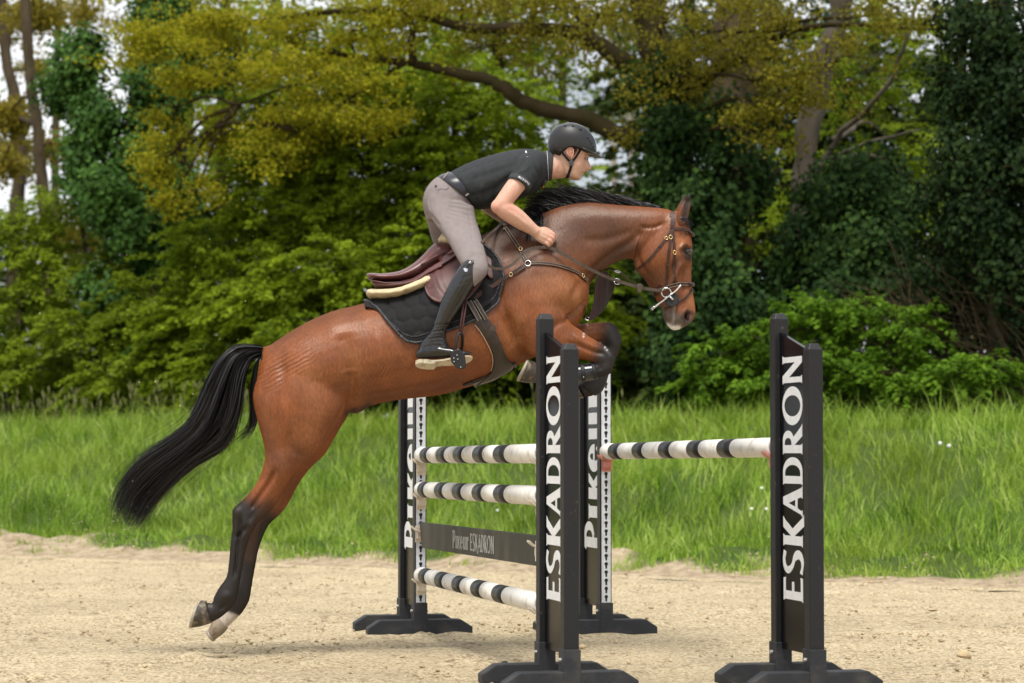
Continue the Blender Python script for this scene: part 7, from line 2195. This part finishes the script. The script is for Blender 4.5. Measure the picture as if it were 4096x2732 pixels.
def build_tack():
    # ---------------- saddle pad
    pad_bot = [(1460, 1213), (1489, 1221), (1525, 1253), (1556, 1293), (1592, 1333), (1623, 1360), (1652, 1370), (1690, 1367), (1740, 1346), (1793, 1322), (1846, 1304), (1891, 1284), (1936, 1257), (1976, 1221), (2003, 1177), (2014, 1132), (2014, 1096), (1998, 1047), (1971, 1014), (1940, 985)]
    pad_top = [(1462, 1212), (1560, 1174), (1680, 1112), (1780, 1050), (1870, 982), (1925, 944)]
    root = empty('saddle_pad', H(1750, 1250)); tag(root, 'black quilted saddle pad under the burgundy saddle', 'saddle pad')
    o, P1, Nn = patch('quilted_cloth', pad_top, pad_bot, 110, 52, 0.004, 0.006, M_PAD, root, wrap=True, fn=hexq)
    rim = [Vector(P1[i, -1]) for i in range(0, 110)]
    for rm in (rim, [mir(v) for v in rim]):
        mb = MB(); mb.tube(rm, 0.0075, 8); mb.build('binding', M_PIPE, root, smooth=True)
    mb = MB(); mb.tube([Vector(P1[i, -4]) + Vector(Nn[i, -4]) * 0.001 for i in range(6, 106)], 0.0028, 6); mb.build('edge_cord', M_PIPE, root, smooth=True)
    strap('girth_loop', [(1895, 1246), (1925, 1228), (1958, 1204)], .026, M_PAD, root, 0.022, 0.004, False)
    # ---------------- sheepskin half pad
    root = empty('sheepskin_pad', H(1600, 1180)); tag(root, 'cream sheepskin half pad showing behind and under the saddle', 'saddle pad')
    V, F = loft([(1465, 1172, 1470, 1186, .06, 0), (1478, 1158, 1490, 1200, .17, 0), (1530, 1157, 1540, 1206, .225, 0), (1590, 1152, 1600, 1202, .25, 0), (1650, 1132, 1665, 1184, .255, 0), (1700, 1106, 1718, 1166, .24, 0), (1745, 1080, 1770, 1140, .17, 0), (1800, 1040, 1830, 1090, .10, 0)], 40, 6)
    A = np.array([tuple(v) for v in V]); nz = fbm(A, 45, 3, 3) - 0.5
    A[:, 2] += nz * 0.012; A[:, 1] += nz * 0.01
    mb = MB(); mb.add([Vector(a) for a in A], F); mb.build('fleece', M_FLEECE, root, smooth=True)
    V, F = loft([(1752, 958, 1756, 972, .05, .06), (1768, 936, 1778, 984, .11, .06), (1792, 934, 1806, 992, .13, .06), (1830, 950, 1840, 990, .11, .06), (1860, 965, 1865, 985, .05, .06)], 20, 5)
    A = np.array([tuple(v) for v in V]); nz = fbm(A, 45, 3, 3) - 0.5; A[:, 2] += nz * 0.012
    mb = MB(); mb.add([Vector(a) for a in A], F); mb.build('front_roll', M_FLEECE, root, smooth=True)
    # ---------------- saddle
    root = empty('saddle', H(1700, 1100)); tag(root, 'burgundy leather jumping saddle under the rider', 'saddle')
    mb = MB(); mb.add(*loft([(1466, 1100, 1470, 1108, .05, 0), (1474, 1094, 1482, 1120, .13, 0), (1500, 1094, 1508, 1128, .165, 0), (1540, 1095, 1550, 1132, .17, 0), (1601, 1084, 1612, 1130, .15, 0), (1650, 1057, 1668, 1116, .12, 0), (1690, 1022, 1716, 1098, .10, 0), (1721, 988, 1752, 1074, .092, 0), (1748, 971, 1792, 1052, .09, 0), (1785, 973, 1826, 1036, .082, 0), (1812, 990, 1846, 1024, .05, 0)], 30, 5))
    seat = mb.build('seat', M_SADDLE, root, smooth=True)
    mb = MB(); mb.add(*loft([(1486, 1118, 1494, 1142, .09, 0), (1500, 1126, 1510, 1158, .15, 0), (1560, 1132, 1570, 1163, .185, 0), (1630, 1124, 1645, 1156, .19, 0), (1700, 1086, 1720, 1150, .19, 0), (1780, 1050, 1800, 1120, .18, 0)], 26, 5))
    mb.build('panel', M_SADDLE2, root, smooth=True)
    # welt between seat and panel
    for s in (-1, 1):
        mb = MB(); mb.tube([H(a, b, s * c) for a, b, c in [(1472, 1112, .07), (1490, 1123, .15), (1540, 1132, .175), (1600, 1130, .168), (1650, 1116, .14)]], .005, 6)
        mb.build('welt', M_SADDLE2, seat, smooth=True)
    def flapfn(x, y):
        r1, _ = seg_dist(x, y, [(1738, 1085), (1748, 1130), (1762, 1170), (1790, 1205)]); r2, _ = seg_dist(x, y, [(1775, 1075), (1768, 1110), (1775, 1150), (1790, 1180)])
        r3, _ = seg_dist(x, y, [(1700, 1100), (1712, 1160), (1724, 1195), (1757, 1209)])
        return 0.010 * np.exp(-(np.hypot(x - 1760, (y - 1140) * 0.6) / 26) ** 2) - 0.003 * np.exp(-(r1 / 3.5) ** 2) - 0.003 * np.exp(-(r2 / 3.5) ** 2) - 0.002 * np.exp(-(r3 / 3) ** 2)
    fb = [(1688, 1080), (1695, 1101), (1706, 1150), (1713, 1186), (1730, 1208), (1757, 1220), (1805, 1224), (1864, 1209), (1904, 1168), (1936, 1123), (1954, 1087), (1953, 1046)]
    patch('flap', [(1690, 1078), (1740, 1058), (1800, 1036), (1870, 1010), (1930, 1008), (1951, 1042)], fb, 70, 40, 0.030, 0.006, M_SADDLE2, root, mirror=True, fn=flapfn)
    patch('knee_block', [(1950, 1036), (1960, 1042), (1968, 1054)], [(1948, 1108), (1958, 1122), (1968, 1118)], 12, 20, 0.020, 0.012, M_SADDLE2, root)
    def skfn(x, y): return 0.006 * np.exp(-(np.hypot(x - 1740, y - 1050) / 40) ** 2)
    patch('skirt', [(1664, 1086), (1690, 1048), (1730, 1010), (1790, 990), (1830, 1000)], [(1668, 1112), (1694, 1086), (1742, 1066), (1796, 1050), (1840, 1030)], 30, 16, 0.046, 0.006, M_SADDLE, root, fn=skfn)
    strap('keeper_strap', [(1700, 1092), (1722, 1082), (1742, 1068), (1770, 1052)], .020, M_SADDLE, root, 0.052, 0.005)
    for k, (a, b) in enumerate([((1706, 1100), (1722, 1190)), ]):
        # embossed maker's lettering up the flap
        o_ = cast(1712, 1150)
    bm = bmesh.new()
    txt = 'DEVOUCO'
    def pl(u, v):
        px = 1722 + 12 * v + 6 * (u / 6.0) * 0 ; py = 1168 - 56 * (u / 5.6)
        px = np.interp(py, [1108, 1140, 1170], [1714, 1719, 1728]) + 9 * v - 4
        h, n = cast(px, py); return h + n * 0.0405
    try:
        text_dev(bm, txt, pl)
    except Exception as ex:
        print('text', ex)
    me = bpy.data.meshes.new('embossed_lettering'); bm.to_mesh(me); bm.free(); obj('embossed_lettering', me, M_SADDLE, root)
    # ---------------- stirrups
    for s, lab in ((-1, 'black stirrup hanging at the rider near boot'), (1, 'black stirrup at the rider far boot, hidden by the horse')):
        if s > 0: continue
        root = empty('stirrup', H(1838, 1400, s * .37)); tag(root, lab, 'stirrup')
        for dx in (-5, 5):
            mb = MB(); mb.tube([H(1862 + dx, 1195, s * .352), H(1853 + dx, 1260, s * .372), H(1842 + dx * 0.9, 1336, s * .378)], .0052, 6, flat=(Vector((0, 1, 0)), 0.5))
            mb.build('leather', M_SADDLE2, root, smooth=True)
        # iron: arch seen nearly edge-on, tread plate turned to the camera
        mb = MB()
        mb.tube(smooth_pts([H(1822, 1408, s * .40), H(1824, 1372, s * .405), H(1834, 1336, s * .395), H(1848, 1338, s * .375), H(1850, 1372, s * .33), H(1845, 1410, s * .30)], 5), .0085, 8)
        mb.build('arch', M_RUB, root, smooth=True)
        mb = MB()
        mb.prism([H(a, b, s * .41) for a, b in [(1806, 1404), (1838, 1396), (1858, 1412), (1866, 1466), (1856, 1476), (1828, 1474), (1806, 1450), (1800, 1420)]], H(1830, 1420, s * .385) - H(1830, 1420, s * .41))
        tr = mb.build('tread', M_RUB, root, bevel=.004)
        for (a, b) in [(1831, 1436), (1843, 1468), (1815, 1432), (1816, 1446), (1828, 1420)]:
            mb = MB(); c = H(a, b, s * .4135); mb.tube([c, c + Vector((0, s * 0.003, 0))], .0032, 8); mb.build('screw', M_BOLT, tr)
    # ---------------- girth with belly guard
    root = empty('girth', H(1970, 1420)); tag(root, 'wide dark leather girth with belly guard behind the elbow', 'girth')
    gl = [(1882, 1283), (1905, 1300), (1928, 1330), (1954, 1373), (1971, 1413), (1974, 1445), (1967, 1478), (1948, 1500), (1916, 1526), (1880, 1552), (1861, 1570)]
    gr = [(1955, 1278), (1968, 1300), (1981, 1326), (2003, 1378), (2025, 1427), (2052, 1456), (2078, 1476), (2064, 1493), (1990, 1520), (1930, 1548), (1868, 1576)]
    def gfn(x, y): 
        r1, _ = seg_dist(x, y, gl); r2, _ = seg_dist(x, y, gr[:7]); return 0.006 * (1 - np.exp(-(r1 / 9) ** 2)) * (1 - np.exp(-(r2 / 9) ** 2)) + 0.0025 * np.exp(-(r1 / 3) ** 2)
    patch('girth_leather', gl, gr, 70, 26, 0.006, 0.008, M_GIRTH, root, fn=gfn, dy=-.14)
    strap('girth_strap', [(1876, 1212), (1894, 1244), (1916, 1284)], .030, M_GIRTH, root, 0.030, 0.005, stitch=True)
    strap('girth_strap', [(1898, 1206), (1920, 1240), (1942, 1280)], .026, M_GIRTH, root, 0.026, 0.005, stitch=True)
    strap('edge_stitching', [(1898, 1300), (1922, 1330), (1948, 1376), (1964, 1414), (1967, 1446), (1959, 1476)], .003, M_STITCH, root, 0.0165, 0.001, False)
    p = cast(1966, 1318)[0]
    mb = MB(); c, n = cast(1968, 1312); t1 = n.orthogonal().normalized(); t2 = n.cross(t1)
    mb.prism([c + n * .016 + (t1 * math.cos(a) + t2 * math.sin(a)) * .020 for a in np.linspace(0, 2 * math.pi, 6, endpoint=False)], n * .004); mb.build('patch', M_REIN, root)
    # ---------------- breastplate
    root = empty('breastplate', H(2110, 1057)); tag(root, 'brown leather breastplate with a ring at the shoulder', 'breastplate')
    strap('wither_strap', [(2008, 888), (2030, 924), (2052, 958), (2080, 998), (2106, 1046)], .022, M_TACK, root, .004, .004, stitch=True)
    strap('chest_strap', [(2122, 1054), (2160, 1053), (2200, 1058), (2245, 1066), (2299, 1087), (2330, 1108), (2346, 1124)], .020, M_TACK, root, .004, .005, stitch=True)
    strap('girth_link', [(2100, 1066), (2070, 1086), (2020, 1114), (1960, 1150), (1895, 1196)], .022, M_TACK, root, .012, .004)
    c, n = cast(2112, 1056); ring('ring', c + n * .010, .016, .0028, n, M_SILVER, root)
    for (a, b) in ((2083, 1000), (2044, 1101), (2325, 1104)): buckle(a, b, .018, .024, root, off=.014)
    # ---------------- bib of the martingale
    root = empty('martingale_bib', H(2400, 1180)); tag(root, 'dark leather martingale bib flapping before the chest', 'martingale')
    poly = [(2396, 1094), (2418, 1087), (2432, 1090), (2434, 1112), (2442, 1124), (2459, 1132), (2455, 1155), (2441, 1190), (2425, 1224), (2400, 1256), (2364, 1281), (2353, 1275), (2364, 1245), (2374, 1215), (2376, 1163), (2384, 1120)]
    bm = bmesh.new(); vs = [bm.verts.new(H(a, b, -.07 + .13 * (a - 2353) / 106 - .05 * ((b - 1180) / 100) ** 2)) for a, b in catmull(poly + poly[:1], 3)[:-1]]
    f = bm.faces.new(vs); bmesh.ops.triangulate(bm, faces=[f]); 
    r = bmesh.ops.extrude_face_region(bm, geom=list(bm.faces)); bmesh.ops.translate(bm, vec=(0.002, 0.006, 0), verts=[v for v in r['geom'] if isinstance(v, bmesh.types.BMVert)])
    bmesh.ops.recalc_face_normals(bm, faces=bm.faces)
    me = bpy.data.meshes.new('bib'); bm.to_mesh(me); bm.free(); obj('bib', me, pmat('oxblood_bib_leather', (0.022, 0.010, 0.009), 0.5, 0.25), root)
    mb = MB(); mb.tube([H(2352, 1274, -.06), H(2342, 1268, -.06), H(2340, 1240, -.09), H(2345, 1218, -.10)], [.010, .008, .008, .007], 8, flat=(Vector((1, 0, 0)), .4)); mb.build('tail_strap', M_TACK, root, smooth=True)
    ring('buckle', H(2350, 1276, -.065), 1, .0026, Vector((0, -1, 0.2)), M_SILVER, root, (.014, .007))
    ring('ring', H(2468, 1126, -.115), .016, .0026, Vector((0.3, -1, 0)), M_SILVER, root)
    ring('ring', H(2470, 1087, .02), .014, .0026, Vector((0.2, -0.4, 1)), M_SILVER, root)
    # ---------------- reins
    root = empty('reins', H(2300, 1040)); tag(root, 'brown leather reins from the rider hand to the bit', 'reins')
    def free(name, rows, w, parent, mat=M_REIN, th=.0035, up=Vector((0, 0, 1))):
        P = smooth_pts([H(a, b, c) for a, b, c in rows], 6); Nn = []
        for i in range(len(P)):
            t = (P[min(i + 1, len(P) - 1)] - P[max(i - 1, 0)]).normalized(); n = Vector((0, -1, 0)); Nn.append(n)
        mb = MB(); V, F = ribbon(P, Nn, w, th, 0); mb.add(V, F); return mb.build(name, mat, parent)
    free('near_rein', [(2180, 990, -.165), (2200, 991, -.19), (2247, 1013, -.20), (2316, 1053, -.205), (2402, 1097, -.17), (2459, 1120, -.13), (2545, 1146, -.11), (2600, 1157, -.10), (2648, 1163, -.088)], .0165, root)
    free('rein_loop', [(2190, 990, -.19), (2142, 991, -.22), (2104, 1003, -.25), (2077, 1030, -.27), (2050, 1057, -.285), (2012, 1074, -.31), (1974, 1072, -.335), (1945, 1054, -.34)], .015, root)
    for (a, b, c) in ((2142, 991, -.226), (2165, 990, -.21), (2090, 1016, -.266), (2230, 1004, -.206)):
        mb = MB(); mb.box(H(a, b, c), Vector((.003, 0, 0)), Vector((0, .003, 0)), Vector((0, 0, .011))); mb.build('rein_stop', M_REIN, root)
    free('far_rein', [(2060, 905, .14), (2017, 888, .06), (1985, 915, -.10), (1950, 945, -.24), (1926, 972, -.30)], .013, root)
    free('far_rein', [(2110, 905, .17), (2260, 1000, .17), (2402, 1074, .12), (2440, 1074, .08), (2480, 1090, .06), (2540, 1138, .08), (2600, 1160, .09), (2640, 1160, .085)], .012, root)
    # leather rein stopper
    mb = MB(); mb.prism([H(a, b, -.118) for a, b in [(2546, 1136), (2562, 1134), (2574, 1142), (2566, 1165), (2559, 1173), (2550, 1166)]], Vector((0, .008, 0))); mb.build('rein_stopper', M_REIN, root, bevel=.002)
    # ---------------- bridle
    root = empty('bridle', H(2690, 1000)); tag(root, 'brown leather bridle with brass buckles on the horse head', 'bridle')
    strap('crownpiece', [(2686, 834), (2691, 850), (2692, 880), (2689, 914)], .024, M_TACK, root, .003, .005)
    strap('throat_lash', [(2686, 918), (2676, 938), (2665, 954), (2635, 992), (2607, 1027), (2580, 1054), (2546, 1080)], .013, M_TACK, root, .003, .004)
    strap('cheek_strap', [(2688, 916), (2684, 950), (2678, 990), (2672, 1040), (2668, 1094), (2665, 1150)], .014, M_TACK, root, .003, .004)
    strap('cheek_strap', [(2690, 916), (2694, 955), (2697, 1000), (2698, 1050), (2697, 1094), (2699, 1130)], .014, M_TACK, root, .003, .004)
    strap('browband', [(2694, 914), (2715, 917), (2738, 919), (2756, 924), (2765, 931)], .015, M_TACK, root, .004, .004)
    mb = MB(); mb.tube(smooth_pts([H(2762, 930, -.055), H(2771, 937, -.03), H(2773, 941, 0), H(2771, 937, .03), H(2762, 930, .055)], 5), .009, 8); mb.build('browband_front', M_TACK, root, smooth=True)
    strap('noseband', [(2640, 1160), (2664, 1151), (2690, 1140), (2720, 1135), (2750, 1136), (2764, 1138)], .022, M_TACK, root, .004, .006, stitch=True)
    mb = MB(); mb.tube(smooth_pts([H(2758, 1137, -.056), H(2771, 1138, -.036), H(2775, 1139, 0), H(2771, 1138, .036), H(2758, 1137, .056)], 5), .011, 8, flat=(Vector((1, 0, 0)), .5)); mb.build('noseband_front', M_TACK, root, smooth=True)
    strap('flash_strap', [(2768, 1156), (2752, 1180), (2735, 1197), (2708, 1213), (2680, 1228), (2660, 1234)], .011, M_TACK, root, .004, .004)
    strap('chin_strap', [(2642, 1140), (2630, 1152), (2618, 1172), (2618, 1188)], .012, M_TACK, root, .005, .004)
    for (a, b, w, h) in ((2665, 954, .018, .016), (2682, 950, .018, .022), (2697, 1010, .016, .022)): buckle(a, b, w, h, root)
    for (a, b) in ((2670, 1060), (2676, 1005), (2698, 1060), (2640, 988), (2690, 908)):
        c, n = cast(a, b); mb = MB(); t = Vector((0, 0, 1)); s_ = n.cross(t).normalized()
        mb.box(c + n * .007, s_ * .0095, n * .002, t * .004); mb.build('keeper', M_TACK, root)
    # ---------------- bit
    root = empty('bit', H(2686, 1199, -.07)); tag(root, 'steel full-cheek bit with black rubber disc at the horse mouth', 'bit')
    c, n = cast(2686, 1199)
    for s in (-1, 1):
        f = (lambda v: v) if s < 0 else mir
        cc = f(c + Vector((0, -.010, 0)))
        mb = MB(); mb.tube([cc, cc + Vector((0, s * .012, 0))], .039, 28); d = mb.build('rubber_disc', M_RUBB, root, bevel=.003)
        y_ = cc.y + s * .018
        g = lambda a, b, e=0: Vector((H(a, b, c.y - D0).x, y_ + s * e, H(a, b, c.y - D0).z))
        mb = MB(); mb.tube(smooth_pts([g(2719, 1145), g(2700, 1166), g(2675, 1185, .004), (g(2650, 1205)), g(2615, 1230)], 4), [.0055] * 5 + [.0045] * 12, 8); mb.build('cheek_bar', M_SILVER, root, smooth=True)
        for (a, b) in ((2719, 1145), (2615, 1230)):
            o = obj('bar_knob', mesh_from(ball(g(a, b), .0075)), M_SILVER, root)
            for p in o.data.polygons: p.use_smooth = True
        ring('bit_ring', g(2664, 1172), .026, .0032, Vector((0, -s, 0)), M_SILVER, root)
        mb = MB(); mb.tube([g(2675, 1185), g(2692, 1200, -.004)], .0065, 8); mb.build('hinge', M_SILVER, root, smooth=True)
    # ---------------- leg boots
    root = empty('tendon_boot', H(2310, 1500, -.15)); tag(root, 'glossy navy tendon boot on the nearer foreleg', 'horse boot')
    mb = MB(); mb.add(*loft([(2372, 1455, 2386, 1516, .043, -.15), (2366, 1453, 2378, 1520, .049, -.15), (2350, 1455, 2362, 1522, .048, -.15), (2300, 1460, 2310, 1532, .046, -.15), (2262, 1460, 2268, 1540, .046, -.15), (2250, 1462, 2254, 1540, .042, -.15)], 22, 4)); mb.build('shell', M_NAVY, root, smooth=True)
    mb = MB(); mb.add(*loft([(2378, 1453, 2392, 1514, .046, -.15), (2370, 1452, 2384, 1519, .052, -.15), (2362, 1454, 2376, 1522, .050, -.15)], 20, 3)); mb.build('lining', M_RUB, root, smooth=True)
    mb = MB(); mb.add(*loft([(2336, 1454, 2344, 1526, .051, -.15), (2326, 1455, 2334, 1529, .052, -.15), (2318, 1456, 2328, 1531, .050, -.15)], 18, 3)); st = mb.build('strap', M_RUB, root, smooth=True)
    mb = MB(); c = H(2334, 1508, -.205); mb.tube([c, c + Vector((0, -.004, 0))], .003, 8); mb.build('stud', M_BOLT, st)
    root = empty('fetlock_boot', H(2385, 1530, .15)); tag(root, 'black fetlock boot on the farther foreleg, below the folded knees', 'horse boot')
    mb = MB(); mb.add(*loft([(2446, 1474, 2384, 1454, .038, .15), (2434, 1502, 2366, 1478, .044, .15), (2424, 1536, 2346, 1504, .046, .15), (2405, 1570, 2330, 1526, .046, .15), (2380, 1584, 2322, 1538, .042, .15)], 20, 4)); mb.build('shell', M_RUB, root, smooth=True)

def text_dev(bm, text, place):
    G = {'D': [(0, 0), (.4, 0), (.6, .25), (.6, .75), (.4, 1), (0, 1)], 'E': [(0, 0), (.5, 0), (.5, .15), (.16, .15), (.16, .42), (.45, .42), (.45, .57), (.16, .57), (.16, .85), (.5, .85), (.5, 1), (0, 1)],
         'V': [(.24, 0), (.38, 0), (.62, 1), (.46, 1), (.31, .3), (.16, 1), (0, 1)], 'O': [(.3 + .3 * math.cos(t), .5 + .5 * math.sin(t)) for t in np.linspace(0, 6.0, 11)],
         'U': [(0, 1), (0, .2), (.15, 0), (.45, 0), (.6, .2), (.6, 1), (.44, 1), (.44, .22), (.16, .22), (.16, 1)], 'C': [(.6, .25), (.45, 0), (.15, 0), (0, .25), (0, .75), (.15, 1), (.45, 1), (.6, .75), (.44, .75), (.3, .86), (.16, .7), (.16, .3), (.3, .14), (.44, .25)]}
    u = 0
    for ch in text:
        vs = [bm.verts.new(place(u + x, y)) for x, y in G[ch]]
        es = [bm.edges.new((vs[j], vs[(j + 1) % len(vs)])) for j in range(len(vs))]
        bmesh.ops.triangle_fill(bm, use_beauty=True, edges=es); u += .76
build_tack()
